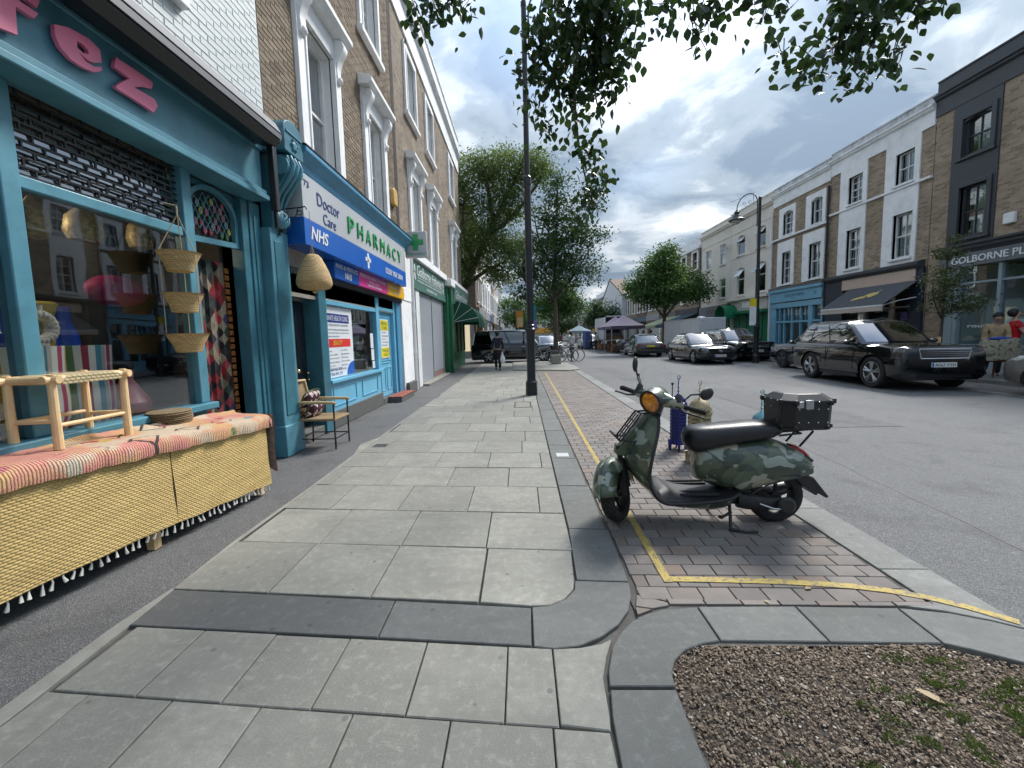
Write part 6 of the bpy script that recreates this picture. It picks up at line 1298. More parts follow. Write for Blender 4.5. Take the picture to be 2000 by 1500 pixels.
def _cat4(P, n):
    out_ = []; N = len(P)
    for i in range(N-1):
        a, b, c, d = [np.array(P[max(0, min(N-1, i+q))]) for q in (-1, 0, 1, 2)]
        for k in range(n):
            t = k/n; out_.append(.5*((2*b)+(c-a)*t+(2*a-5*b+4*c-d)*t*t+(3*b-a-3*c+d)*t**3))
    out_.append(np.array(P[-1])); return out_
m = SB(); superloft(m, interp([(1.37, .36, .60, .07), (1.44, .33, .63, .11), (1.55, .29, .65, .15), (1.70, .285, .665, .185), (1.85, .33, .675, .195), (1.98, .36, .665, .185), (2.10, .385, .615, .155), (2.20, .40, .555, .11), (2.27, .435, .50, .05)], 4), 26, 2.5); m.build('rear_body', M_camo, sco, smooth=60)
for s_ in (-1, 1):
    m = SB(); superloft(m, [(x, zb, zt, hw) for x, zb, zt, hw in interp([(1.60, .34, .40, .02), (1.68, .30, .54, .05), (1.82, .335, .60, .065), (1.97, .365, .60, .065), (2.10, .395, .55, .05), (2.2, .42, .48, .02)], 4)], 20, 2.2); m.v = [(x, y+s_*.138, z) for x, y, z in m.v]; m.build('side_cowl', M_camo, sco, smooth=60)
    m = SB(); m.tube([(1.70, s_*.19, .275), (1.76, s_*.215, .33), (1.83, s_*.222, .375), (1.93, s_*.222, .40), (2.05, s_*.20, .415), (2.17, s_*.14, .43), (2.28, s_*.04, .445)], .0065, 6); m.build('trim', M_blackplastic, sco)
m = SB(); superloft(m, interp([(1.275, .66, .72, .035), (1.31, .60, .765, .09), (1.37, .575, .785, .122), (1.47, .60, .795, .13), (1.62, .635, .805, .13), (1.78, .655, .815, .128), (1.92, .68, .81, .118), (2.0, .715, .795, .095), (2.03, .74, .775, .05)], 4), 22, 2.8); seat = m.build('seat', M_vinyl, sco, smooth=60)
m = SB()
for k in range(5):
    x = 1.46+k*.055; m.tube([(x, -.10, .774+.002*k), (x+.02, -.05, .790+.002*k), (x, 0, .794+.002*k), (x+.02, .05, .790+.002*k), (x, .10, .774+.002*k)], .0045, 5)
m.build('seat_stitching', M_vinyl, seat)
# leg shield and floor as one shell: outer face in camouflage, lining in black
ST = [((1.005, .915), (1.055, .89), .085, (1.085, .885)), ((.945, .82), (1.03, .80), .17, (1.055, .80)), ((.87, .715), (.975, .68), .255, (1.02, .69)), ((.815, .61), (.94, .57), .285, (1.0, .58)), ((.825, .50), (.925, .45), .295, (1.0, .49)), ((.885, .375), (.965, .33), .285, (1.03, .39)), ((.985, .265), (1.05, .25), .245, (1.10, .325)), ((1.10, .185), (1.15, .235), .235, (1.19, .285)), ((1.34, .145), (1.36, .235), .215, (1.38, .265)), ((1.54, .14), (1.56, .25), .19, (1.55, .275)), ((1.64, .20), (1.66, .28), .15, (1.66, .32))]
def shieldrow(c, e, w_, inner, k, th):
    r = []
    for i in range(13):
        t = i/6-1; a = abs(t)**(1.7 if k < 5 else 1.7+min(k-5, 2)*1.6); x = c[0]+(e[0]-c[0])*abs(t)**1.7; z = c[1]+(e[1]-c[1])*a
        if th: f = (1-abs(t)**4)*.92; x = x+(inner[0]-c[0])*f*(.55 if k < 6 else 1)+(.012 if k < 6 else 0); z = z+(inner[1]-c[1])*f*(1 if k >= 6 else .4)+(.0 if k < 6 else .014)
        r.append((x, t*w_*(.985 if th else 1), z))
    return r
flat = [(*c, *e, w_, *i) for c, e, w_, i in ST]; fl_ = _cat4(flat, 3)
O_ = [shieldrow((q[0], q[1]), (q[2], q[3]), q[4], (q[5], q[6]), k/3, False) for k, q in enumerate(fl_)]; I_ = [shieldrow((q[0], q[1]), (q[2], q[3]), q[4], (q[5], q[6]), k/3, True) for k, q in enumerate(fl_)]
m = SB(); m.rings(O_, False, False); m.build('leg_shield', M_camo, sco, smooth=70); m = SB(); m.rings(I_, False, False); m.build('shield_lining', M_blackplastic, sco, smooth=60)
m = SB(); m.add(O_[0]+I_[0], [(i, i+1, 14+i, 13+i) for i in range(12)]); m.add(O_[-1]+I_[-1], [(i, i+1, 14+i, 13+i) for i in range(12)]); m.build('shield_cap', M_blackplastic, sco)
for s_ in (0, 12):
    m = SB(); m.tube([r[s_] for r in O_], .0125, 8); m.build('shield_rim', M_blackplastic, sco)
for k in range(4):
    y = (-.15, -.09, .09, .15)[k]; m = SB(); m.box(1.20, 1.50, y-.012, y+.012, .262, .284); m.build('floor_strip', M_rubber, sco, bevel=.004)
m = SB(); m.prism([(.995, .905), (.90, .79), (.80, .67), (.735, .60), (.745, .56), (.81, .555), (.86, .63), (.95, .76), (1.02, .88)], lambda a, b, d: (a, d, b), -.045, .045); m.build('horn_cover', M_camo, sco, bevel=.012)
m = SB()
for k in range(4): m.box(.735+.002*k, .765, -.035, .035, .575+.018*k, .585+.018*k)
m.build('horn_grille', M_black, sco)
m = SB(); m.prism([(.0, .0), (.018, -.02), (.03, .03), (.05, .10), (.045, .13), (.025, .1), (.008, .05)], lambda a, b, d: (.885+a*1.3+(d+.2)*.3, d, .585+b), -.215, -.195); m.build('indicator', pm('smoked_lens', (.10, .10, .09), .15), sco)
# wheels
def wheel(nm, M3, c, r=.205, w_=.055, par=sco, hubcol=None):
    f = lambda q: tuple(M3 @ Vector(q)+Vector(c)-Vector((OX, 0, 0)))
    def lat(prof, n=36):
        m = MB(); R_ = [[f((rr*math.cos(2*PI*k/n), h, rr*math.sin(2*PI*k/n))) for k in range(n)] for rr, h in prof]; m.rings(R_, False); return m
    t = lat([(r*.66, -w_*.8), (r*.78, -w_), (r*.92, -w_*.92), (r*.985, -w_*.55), (r, 0), (r*.985, w_*.55), (r*.92, w_*.92), (r*.78, w_), (r*.66, w_*.8)]).build(nm, M_rubber, par, smooth=50)
    m = lat([(r*.70, -w_*.75), (r*.66, -w_*.8), (r*.62, -w_*.6), (r*.62, w_*.6), (r*.66, w_*.8), (r*.70, w_*.75)])
    for k in range(5):
        a = 2*PI*k/5; p0 = f((.03*math.cos(a), -.01, .03*math.sin(a))); p1 = f((r*.64*math.cos(a+.25), -.012, r*.64*math.sin(a+.25))); m.tube([p0, p1], [.018, .012], 6)
    m.rings([[f((.04*math.cos(2*PI*k/16), h, .04*math.sin(2*PI*k/16))) for k in range(16)] for h in (-w_*.7, w_*.7)]); m.build('rim', hubcol or M_matblk, t, smooth=40)
    m = MB()
    for k in range(26):
        a = 2*PI*k/26
        for s_ in (-1, 1): m.tube([f((r*1.001*math.cos(a+.05), s_*.008, r*1.001*math.sin(a+.05))), f((r*.985*math.cos(a+.16), s_*w_*.6, r*.985*math.sin(a+.16)))], .003, 4)
    m.build('tread', M_black, t)
phi = math.radians(46); HX = Vector((-math.cos(phi), -math.sin(phi), 0)); LX = Vector((math.sin(phi), -math.cos(phi), 0))
Mw = Matrix((( -HX.x, LX.x, 0.0), (-HX.y, LX.y, 0.0), (0, 0, 1))); lean = Matrix.Rotation(math.radians(12), 3, HX)
phw = math.radians(56); HW = Vector((-math.cos(phw), -math.sin(phw), 0)); LW = Vector((math.sin(phw), -math.cos(phw), 0)); Mw = Matrix(((-HW.x, LW.x, 0.0), (-HW.y, LW.y, 0.0), (0, 0, 1)))
wheel('front_wheel', lean @ Mw, (.745, .02, .212)); wheel('rear_wheel', Matrix.Identity(3), (1.995, -.01, .215), .215, .06)
m = MB(); fr2 = lambda q: tuple((lean @ Mw) @ Vector(q)+Vector((.745-OX, .02, .212))); R_ = []
for i in range(17):
    th = math.radians(10+164*i/16); rr = .28+.02*math.sin(th)+(.02 if i > 12 else 0); ring = []
    for k in range(11):
        u = k/5-1; hw = .112-.012*abs(math.cos(th)); d = rr-.10*abs(u)**2.6; ring.append(fr2((-d*math.cos(th)*1.04, u*hw, d*math.sin(th)+.01)))
    R_.append(ring)
m.rings(R_, False, False); o = m.build('front_fender', M_camo, sco, smooth=70); sm = o.modifiers.new('solid', 'SOLIDIFY'); sm.thickness = .006
m = MB(); m.tube([fr2((-.305, 0, .03)), fr2((-.28, 0, .13)), fr2((-.18, 0, .262)), fr2((0, 0, .312)), fr2((.12, 0, .285))], [.006, .014, .016, .014, .006], 8); m.build('fender_crest', M_camo, sco)
m = MB(); m.tube([fr2((.05, .08, .33)), fr2((.045, .085, .15)), fr2((.0, .075, .0))], [.022, .026, .03], 10); m.tube([fr2((.0, -.08, 0)), fr2((0, .09, 0))], .014, 8); m.tube([fr2((.08, .085, .28)), fr2((.07, .09, .05))], .026, 10); m.build('fork', M_matblk, sco)
# handlebar headset
hc = Vector((1.065-OX, 0, .995)); Mh = Matrix(((HX.x, LX.x, 0), (HX.y, LX.y, 0), (0, 0, 1)))
hf = lambda f_, l, u: tuple(hc+HX*f_+LX*l+Vector((0, 0, u-.20*l)))
m = MB(); R_ = []
for f_, rr, du in ((-.15, .012, .03), (-.13, .045, .03), (-.08, .075, .025), (.0, .088, .015), (.05, .090, .0), (.085, .086, -.005)): R_.append([hf(f_, rr*math.cos(2*PI*k/20), du+rr*math.sin(2*PI*k/20)) for k in range(20)])
m.rings(R_); m.build('headlamp_housing', M_camo, sco, smooth=60)
m = MB(); R_ = [[hf(f_, rr*math.cos(2*PI*k/24), -.005+rr*math.sin(2*PI*k/24)) for k in range(24)] for rr, f_ in ((.088, .06), (.092, .085), (.088, .105), (.074, .108), (.072, .09))]; m.rings(R_, False); m.build('headlamp_ring', M_black, sco)
def amber():
    s = NT('amber_lens'); s.bump(s.noise(70, 2), .5, .004); s.b.inputs['Transmission Weight'].default_value = .0
    return s.done(s.mix(s.ramp(s.noise(22, 3), [(.35, 0.0), (.65, 1.0)]), (.42, .10, .002), (.92, .36, .015)), .08, 0, .7, .6)
m = MB(); R_ = [[hf(f_, rr*math.cos(2*PI*k/24), -.005+rr*math.sin(2*PI*k/24)) for k in range(24)] for rr, f_ in ((.074, .098), (.05, .108), (.025, .114), (.004, .116))]; m.rings(R_); m.build('headlamp_lens', amber(), sco, smooth=60)
m = MB(); m.tube([tuple(hc+Vector((0, 0, -.05))), (1.045-OX, 0, .87)], [.06, .055], 14); m.build('steering_neck', M_camo, sco)
for s_ in (1, -1):
    nm = ''; m = MB(); m.tube([hf(-.02, .05*s_, .015), hf(-.03, .13*s_, .01), hf(-.04, .20*s_, .005)], [.06, .045, .03], 12); m.build('handlebar_cover', M_camo, sco, smooth=60)
    m = MB(); m.tube([hf(-.05, .205*s_, .0), hf(-.075, .355*s_, -.005)], [.019, .019], 12); g_ = m.build('grip', M_rubber, sco); m = MB()
    for k in range(7): m.tube([hf(-.052-.0033*k, (.215+.02*k)*s_, 0), hf(-.0525-.0033*k, (.222+.02*k)*s_, 0)], .0205, 10)
    m.build('grip_rib', M_rubber, g_); m = MB(); m.tube([hf(.0, .19*s_, -.01), hf(.03, .24*s_, -.02), hf(.01, .35*s_, -.025), hf(-.005, .365*s_, -.03)], [.009, .008, .007, .009], 6); m.build('brake_lever', M_matblk, sco)
    m = MB(); m.tube([hf(-.02, .17*s_, .02), hf(-.05, .16*s_, .075)], .024, 8); m.build('switch_block', M_blackplastic, sco)
    a, b = hf(-.02, .12*s_, .04), hf(.02, .14*s_, .17); m = MB(); m.tube([a, b], .004, 5); m.ball(b, .011, 8, 6); m.build('screen_stay', M_matblk, sco)
mir = [((1.345-OX, -.26, 1.075), (hf(-.03, .19, .03), (1.26-OX, -.19, 1.06))), ((.955-OX, .20, 1.27), (hf(-.03, -.13, .03), (.975-OX, .19, 1.15)))]
for k, (c, (a, b)) in enumerate(mir):
    m = MB(); m.tube([a, b, c], [.006, .006, .008], 6); m.build('mirror_stem', M_matblk, sco)
    Mm = Matrix.Rotation(math.radians((28, 62)[k]), 3, 'Z') @ Matrix.Rotation(math.radians((-8, 10)[k]), 3, 'Y'); m = MB(); m.ball(c, 1, 20, 12, ((.068, .02, .045), (.045, .02, .065))[k], Mm); m.build('mirror', M_blackplastic, sco, smooth=60)
scr = MB(); R_ = [[hf(.06-.03*abs(u)**2+.0-.10*v, u*(.20-.06*v), .08+.20*v-.05*u*u*v) for u in [i/5-1 for i in range(11)]] for v in [j/5 for j in range(6)]]; scr.rings(R_, False, False); o = scr.build('fly_screen', glassmat('clear_screen', (.93, .95, .95), .7), sco, smooth=60)
# front rack
m = MB(); q = lambda a, y, dz=0: (.925-OX-.155*a, y*.72, .90-.205*a+dz)
m.tube([q(0, -.03), q(.0, -.10), q(.15, -.115), q(1, -.115), q(1.05, -.09), q(1.05, .09), q(1, .115), q(.15, .115), q(0, .10), q(0, .03)], .008, 6)
for a in (.3, .55, .8): m.tube([q(a, -.112), q(a, .112)], .006, 6)
for y in (-.04, .04): m.tube([q(.05, y), q(1.03, y)], .006, 6)
m.tube([q(1.03, -.09), (.715-OX, -.07, .735), (.71-OX, 0, .74), (.715-OX, .07, .735), q(1.03, .09)], .008, 6); m.tube([q(0, -.06), (1.0-OX, -.06, .90)], .008, 6); m.tube([q(0, .06), (1.0-OX, .06, .90)], .008, 6); m.tube([q(1.0, -.10), (.90-OX, -.10, .68)], .008, 6); m.tube([q(1.0, .10), (.90-OX, .10, .68)], .008, 6); m.build('front_rack', M_black, sco)
# top box and carrier
tb_ = thing('top_box', 'black riveted octagonal top box on the scooter carrier', 'box', (2.16, 3.24, 0)); 
def octa(x0, x1, y0, y1, c): return [(x0+c, y0), (x1-c, y0), (x1, y0+c), (x1, y1-c), (x1-c, y1), (x0+c, y1), (x0, y1-c), (x0, y0+c)]
m = MB(); R_ = [[(x, y, z) for x, y in octa(-.19+i, .19-i, -.18+i, .18-i, .065)] for z, i in ((.775, .02), (.79, .005), (.965, 0))]; m.rings(R_); bb = m.build('case', M_matblk, tb_, smooth=0, bevel=.004)
m = MB(); R_ = [[(x, y, z) for x, y in octa(-.195+i, .195-i, -.185+i, .185-i, .07)] for z, i in ((.962, 0), (.99, .0), (1.035, .05), (1.04, .07))]; m.rings(R_); m.build('lid', M_blackplastic, tb_, smooth=0, bevel=.005)
m = MB()
for x, y in octa(-.196, .196, -.186, .186, .07): m.obox((x*.99, y*.99, .98), (.036, .036, .04), Matrix.Rotation(PI/4*0, 3, 'Z'))
for x, y in octa(-.185, .185, -.175, .175, .065): m.obox((x*.99, y*.99, .79), (.03, .03, .03), Matrix.Identity(3))
m.build('corner_guard', M_blackplastic, tb_, bevel=.01)
m = MB()
for z in (.83, .93, .985):
    for x in (-.10, -.03, .04, .11): m.ball((x, -.183-(.006 if z > .95 else 0), z), .006, 6, 5)
    for y in (-.08, 0, .08): m.ball((-.193-(.005 if z > .95 else 0), y, z), .006, 6, 5)
m.build('rivets', M_chrome, tb_)['kind'] = 'stuff'
m = MB(); m.box(-.06, .0, -.195, -.18, .93, 1.0); m.box(-.12, -.07, -.195, -.18, .94, .99); m.build('latch', M_steel, tb_, bevel=.005)
m = SB(); m.box(1.98, 2.32, -.11, .11, .755, .772)
for y in (-.08, .08): m.tube([(1.93, y, .70), (2.0, y, .74), (2.22, y, .755), (2.24, y, .74), (2.14, y, .62)], .009, 6)
m.tube([(1.96, -.12, .72), (2.12, -.12, .735), (2.12, .12, .735), (1.96, .12, .72)], .009, 6); m.build('carrier', M_black, sco)
m = SB(); superloft(m, [(2.11, .60, .625, .03), (2.15, .565, .615, .06), (2.20, .53, .585, .065), (2.245, .505, .545, .045)], 14, 2.4); m.build('tail_lamp', pm('red_lens', (.42, .012, .012), .15, spec=.7), sco, smooth=60)
m = SB(); m.tube([(2.18, -.09, .55), (2.26, -.06, .50), (2.285, 0, .47), (2.26, .06, .50), (2.18, .09, .55)], .008, 6); m.build('grab_loop', M_black, sco)
m = SB(); m.prism([(2.10, .40), (2.20, .395), (2.26, .37), (2.38, .215), (2.36, .205), (2.30, .245), (2.28, .225), (2.20, .29), (2.14, .34)], lambda a, b, d: (a, d, b), -.085, .085); m.build('plate_holder', M_matblk, sco, bevel=.006)
m = SB(); superloft(m, interp([(1.66, .15, .27, .04), (1.76, .135, .265, .055), (1.88, .13, .24, .05), (1.98, .14, .23, .04), (2.04, .16, .21, .02)], 3), 16, 2.6); m.v = [(x, y-.10, z) for x, y, z in m.v]; eng = m.build('engine_cover', M_matblk, sco, smooth=50)
m = SB(); m.lathe([(.02, 0), (.066, .005), (.07, .02), (.05, .035), (.0, .035)], (0, 0, 0), 20, Matrix.Rotation(PI/2, 3, 'X')); m.v = [(x+2.0-0, y-.155, z+.185) for x, y, z in m.v]; m.build('clutch_cover', M_blackplastic, eng); m = SB(); m.tube([(1.80, -.165, .20), (1.90, -.18, .165), (2.02, -.18, .16)], .008, 6); m.build('kick_start', M_steel, eng)
m = SB(); m.box(1.60, 1.78, -.10, .10, .17, .34); m.build('engine_block', M_matblk, sco, bevel=.02)
m = SB(); m.tube([(1.86, .13, .17), (2.18, .15, .21)], [.055, .05], 12); m.tube([(2.18, .15, .21), (2.26, .15, .23)], .02, 8); m.build('exhaust', pm('exhaust_steel', (.12, .12, .12), .4, .7), sco)
for s_ in (-1, 1):
    m = SB(); m.tube([(1.62, .07*s_, .17), (1.60, .13*s_, .08), (1.57, .20*s_, .012)], [.013, .012, .012], 8); m.tube([(1.57, .20*s_, .012), (1.66, .225*s_, .012)], .01, 8)
    if s_ < 0: m.tube([(1.57, -.20, .02), (1.66, -.235, .012), (1.745, -.25, .02)], [.011, .009, .01], 8); m.tube([(1.61, -.12, .12), (1.52, -.15, .085), (1.505, -.16, .10)], [.01, .01, .014], 8)
    m.build('stand_leg', M_matblk, sco)
# ================================================================== MOROCCAN LANTERNS BESIDE THE SCOOTER
def lantern(x, y, h, r, mat, fin, label, spire=.25):
    t = thing('lantern', label, 'lantern', (x, y, 0), .3, 'metal lanterns on the pavers'); n = 6; z0 = .05
    hexr = lambda rr, z: [(rr*math.cos(PI/3*k), rr*math.sin(PI/3*k), z) for k in range(6)]
    m = MB(); m.rings([hexr(r*1.06, z0+.03), hexr(r, z0+.06), hexr(r, z0+h*.74), hexr(r*1.06, z0+h*.76), hexr(r*1.06, z0+h*.78)]); m.build('body', mat, t, smooth=0)
    for k in range(6):
        a = PI/3*k; m = MB(); m.tube([(r*1.08*math.cos(a), r*1.08*math.sin(a), 0), (r*1.08*math.cos(a), r*1.08*math.sin(a), z0+.07)], [.012, .02], 6); m.build('foot', mat, t)
        m = MB(); p = Vector((math.cos(a+PI/6), math.sin(a+PI/6))); tq = Vector((-p.y, p.x)); R0_ = r*math.cos(PI/6)
        for u in (-.6, -.2, .2, .6):
            for v in range(9): c = p*(R0_+.001)+tq*(u*r*.42); m.ball((c.x, c.y, z0+.11+v*h*.066), .0085, 6, 4)
        m.build('pierced_panel', M_dark, t)
        m = MB(); R0_ = r*.95; c = p*R0_; m.tube([(c.x-tq.x*r*.45, c.y-tq.y*r*.45, z0+h*.78), (c.x, c.y, z0+h*.86), (c.x+tq.x*r*.45, c.y+tq.y*r*.45, z0+h*.78)], .008, 5); m.build('crest', mat, t)
    m = MB(); m.lathe([(r*.86, z0+h*.77), (r*.9, z0+h*.84), (r*.82, z0+h*.92), (r*.55, z0+h*.98), (r*.2, z0+h*1.02), (.012, z0+h*1.04)], (0, 0, 0), 18); m.build('dome', mat, t, smooth=50)
    m = MB(); zt = z0+h*1.03; m.tube([(0, 0, zt), (0, 0, zt+spire*.75)], .006, 6)
    for k in range(3): m.ball((0, 0, zt+spire*(.15+.2*k)), .018-.003*k, 8, 6, (1, 1, .6))
    m.tube([(.028*math.cos(a)*(1-i*.03), 0, zt+spire*.86+.028*math.sin(a)*(1-i*.03)) for i, a in enumerate([-1.6+i*.42 for i in range(19)])], .0045, 5); m.build('finial', fin, t)
M_lblu = pm('blue_lacquer', (.012, .022, .20), .4, .2, var=.25, vs=12, dirt=.1); M_lbr = pm('brass_sheet', (.40, .33, .20), .55, .45, var=.35, vs=14); M_ltea = pm('pale_blue_lacquer', (.16, .36, .42), .4, .2, var=.2)
lantern(2.02, 5.28, .66, .105, M_lblu, M_lblu, 'cobalt blue pierced metal lantern standing behind the scooter headlamp'); lantern(2.05, 4.72, .70, .13, M_lbr, M_lbr, 'brass pierced metal lantern standing behind the scooter seat', .2); lantern(2.42+.12, 4.35, .60, .10, M_ltea, M_ltea, 'pale blue lantern mostly hidden behind the scooter seat, only its finial showing', .24)
# ================================================================== VEHICLES
def carpaint(name, c):
    if name in MATS: return MATS[name]
    s = NT(name); return s.done(s.mix(s.ramp(s.noise(2.2, 4, .6), [(.5, 0.0), (.8, .12)]), c, mul((.2, .19, .17), .5)), .10, .2, .5, 1.0)
M_lens = pm('headlamp_glass', (.62, .65, .68), .08, .3, var=.2, vs=30, spec=.9); M_redlens = pm('tail_red', (.30, .01, .012), .12, spec=.8); M_alloy = pm('alloy', (.45, .46, .47), .3, .9, var=.1); M_plate = pm('plate_white', (.80, .81, .80), .4, var=.03); M_plateY = pm('plate_yellow', (.80, .58, .06), .4, var=.03)
BOOL = []
def car(name, label, cat, loc, rz, paint, L, W, H, wr, fa, ra, hood, belt, deck, xs, rf, rr_, xb, plate, rear_plate=False, alloy=None, star=False, mesh_grille=False, group='cars in the street', clear=.19, blunt=False):
    """x runs forward from the middle; fa/ra: axle distance from front/rear end; xs,xb: base of windscreen / rear screen; rf,rr_: roof ends"""
    t = thing(name, label, cat, loc, rz, group); h = L/2; w_ = W/2; FX_, RX = h-fa, -h+ra
    def ring(x, zb, zt, k):
        q = w_*k; d = zt-zb; P = [(0, zb), (q*.82, zb), (q*.965, zb+.09), (q, zb+.30*d), (q*.99, zb+.55*d), (q*.965, zb+.80*d), (q*.90, zt-.035), (q*.80, zt-.004), (q*.4, zt+.012), (0, zt+.018)]
        return [(x, y, z) for y, z in P]+[(x, -y, z) for y, z in P[-2:0:-1]]
    st = [(h, .40, hood-.30, .70), (h-.03, .27, hood-.20, .82), (h-.14, clear+.02, hood-.11, .92), (h-.38, clear, hood-.05, .975), (xs+.35, clear, hood+.005, 1), (xs, clear, belt-.03, 1), (xs-.5, clear, belt, 1), (0, clear, belt, 1), (xb+.3, clear, belt+.01, 1), (xb, clear, deck+.02 if deck < belt else belt+.01, 1), (-h+.32, clear+.02, deck, .975), (-h+.10, clear+.06, deck-.05, .93), (-h+.02, .36, deck-.13, .86), (-h, .45, deck-.22, .78)]
    if blunt: st[:3] = [(h, .38, hood-.12, .83), (h-.02, .28, hood-.07, .925), (h-.10, clear+.02, hood-.03, .975)]; st[-3:] = [(-h+.08, clear+.05, deck-.02, .95), (-h+.02, .32, deck-.05, .91), (-h, .42, deck-.10, .85)]
    m = MB(); m.rings([ring(*q) for q in st]); body = m.build('body', paint, t, smooth=38); cutm = MB()
    for ax in (FX_, RX):
        for s_ in (-1, 1): cutm.tube([(ax, s_*(w_-.26), wr-.01), (ax, s_*(w_+.2), wr-.01)], wr*1.14, 28)
    cut = cutm.build('cutter', None, t); BOOL.append((body, cut))
    m = MB(); m.box(-h+.5, h-.5, -w_+.28, w_-.28, clear+.03, .62); m.build('underbody', M_dark, t)
    # cabin
    lev = [0, .35, .7, .92, 1.0]; zr = lambda v: belt-.02+(H-belt+.02)*v; xf = lambda v: xs+(rf-xs)*v**1.08+(0 if v < 1 else -.12); xk = lambda v: xb+(rr_-xb)*v**1.05+(0 if v < 1 else .12); hw = lambda v: w_*(.90-.17*v**1.4)*(1 if v < .99 else .90)
    bow = lambda u, k: k*(1-u*u)
    def cring(v, e=0.0):
        a, b, q = xf(v)-.10+e, xk(v)+.06-e, hw(v)+e; R_ = [(a+bow(u, .12), u*q*.93, zr(v)) for u in (-1, -.6, -.2, .2, .6, 1)]; R_ += [(a-.05, q, zr(v)), ((a*2+b)/3, q, zr(v)), ((a+b*2)/3, q, zr(v)), (b+.05, q, zr(v))]; R_ += [(b-bow(u, .06), u*q*.93, zr(v)) for u in (1, .6, .2, -.2, -.6, -1)]; R_ += [(b+.05, -q, zr(v)), ((a+b*2)/3, -q, zr(v)), ((a*2+b)/3, -q, zr(v)), (a-.05, -q, zr(v))]; return R_
    m = MB(); m.rings([cring(v) for v in lev]+[[(x*.9, y*.7, z+.03) for x, y, z in cring(1.0)]]); m.build('cabin', paint, t, smooth=38)
    e = .007; v0, v1 = .09, .88
    def patch(nm, fn, nu=8, nv=5, par=None):
        m = MB(); m.rings([[fn(i/nu, j/nv) for i in range(nu+1)] for j in range(nv+1)], False, False); return m.build(nm, M_carglass if nm != 'lamp' else M_lens, par or t, smooth=60, recalc=False)
    patch('windscreen', lambda a, b: (xf(v0+(v1-v0)*b)-.10+bow(2*a-1, .12)+e+.006, (2*a-1)*hw(v0+(v1-v0)*b)*.88, zr(v0+(v1-v0)*b)))
    patch('rear_window', lambda a, b: (xk(v0+(v1-v0)*b)+.06-bow(2*a-1, .06)-e-.006, (2*a-1)*hw(v0+(v1-v0)*b)*.82, zr(v0+(v1-v0)*b)))
    n = 3 if rr_ < -h+1.2 or xb < -h+.9 else 2
    for s_ in (-1, 1):
        for k in range(n):
            def sd(a, b, k=k, s_=s_):
                v = v0+(v1-v0)*b; A, B = xf(v)-.30, xk(v)+.22; f0 = [0, .43, .80][k]; f1 = [.40, .77, 1.0][k] if n == 3 else [.47, 1.0][k]; f0 = f0 if n == 3 else [0, .51][k]; f = f0+(f1-f0)*a; return (A+(B-A)*f, s_*(hw(v)+e), zr(v))
            patch('side_window', sd, 4, 4)
        y = s_*(w_+.10); m = MB(); m.ball((xs-.42, y, belt+.03), .1, 12, 8, (.75, 1.05, .62)); m.tube([(xs-.42, s_*(w_-.1), belt-.02), (xs-.42, y, belt)], .03, 6); m.build('wing_mirror', paint, t, smooth=60)
        for k in range(2): m = MB(); x = (xs-.95, xs-1.95)[k]; m.box(x-.11, x+.11, s_*w_*.985-.012, s_*w_*.985+.012, belt-.17, belt-.14); m.build('door_handle', M_chrome if star else paint, t, bevel=.006)
        m = MB(); m.box(RX+wr+.1, FX_-wr-.1, s_*w_*.96-.03, s_*w_*.96+.03, clear-.01, clear+.07); m.build('sill', M_blackplastic, t, bevel=.01)
        for k in range(2): m = MB(); x = (xs-.32, xs-1.42)[k]; m.box(x-.004, x+.004, s_*w_*.99-.012, s_*w_*.99+.004, clear+.2, belt-.12); m.build('door_gap', M_dark, t)
        patch('headlamp', lambda a, b, s_=s_: (h-.035-.30*a**1.3-.02*b, s_*w_*(.60+.31*a), hood-.245+.13*b*(1-.35*a)+.045*a), 6, 3).data.materials[0] = M_lens
        m = MB(); m.box(-h+.005, -h+.12, s_*w_*.60, s_*w_*.60+s_*w_*.27, deck-.25, deck-.12); m.build('tail_lamp', M_redlens, t, bevel=.02)
        for ax in (FX_, RX):
            f = lambda r_, yy, a: (ax+r_*math.cos(a), s_*(w_-.015)-s_*yy, wr+r_*math.sin(a)); NN = 28; m = MB(); m.rings([[f(r_, yy, 2*PI*i/NN) for i in range(NN)] for r_, yy in ((wr*.66, .02), (wr*.72, .0), (wr*.93, .0), (wr, .03), (wr, .19), (wr*.93, .22), (wr*.6, .22))], True); ty = m.build('wheel', M_rubber, t, smooth=40)
            m = MB(); m.rings([[f(r_, yy, 2*PI*i/NN) for i in range(NN)] for r_, yy in ((wr*.70, .012), (wr*.66, .008), (wr*.62, .04), (wr*.60, .12))], False); 
            for k in range(5):
                a = 2*PI*k/5+.3
                for da in (-.16, .16): m.tube([f(wr*.10, .02, a), f(wr*.65, .016, a+da)], [.030, .024], 6)
            m.tube([f(0, .01, 0), f(0, .06, 0)], wr*.13, 12); m.build('rim', alloy or M_alloy, ty); m = MB(); m.tube([f(0, .08, 0), f(0, .10, 0)], wr*.6, 20); m.build('brake_disc', M_dark, ty)
    zg = hood-.22; gw = w_*.56; m = MB(); m.box(h-.03, h+.004, -gw, gw, zg-.10, zg+(.13 if mesh_grille else .09)); gr = m.build('grille', M_black, t, bevel=.02); m = MB()
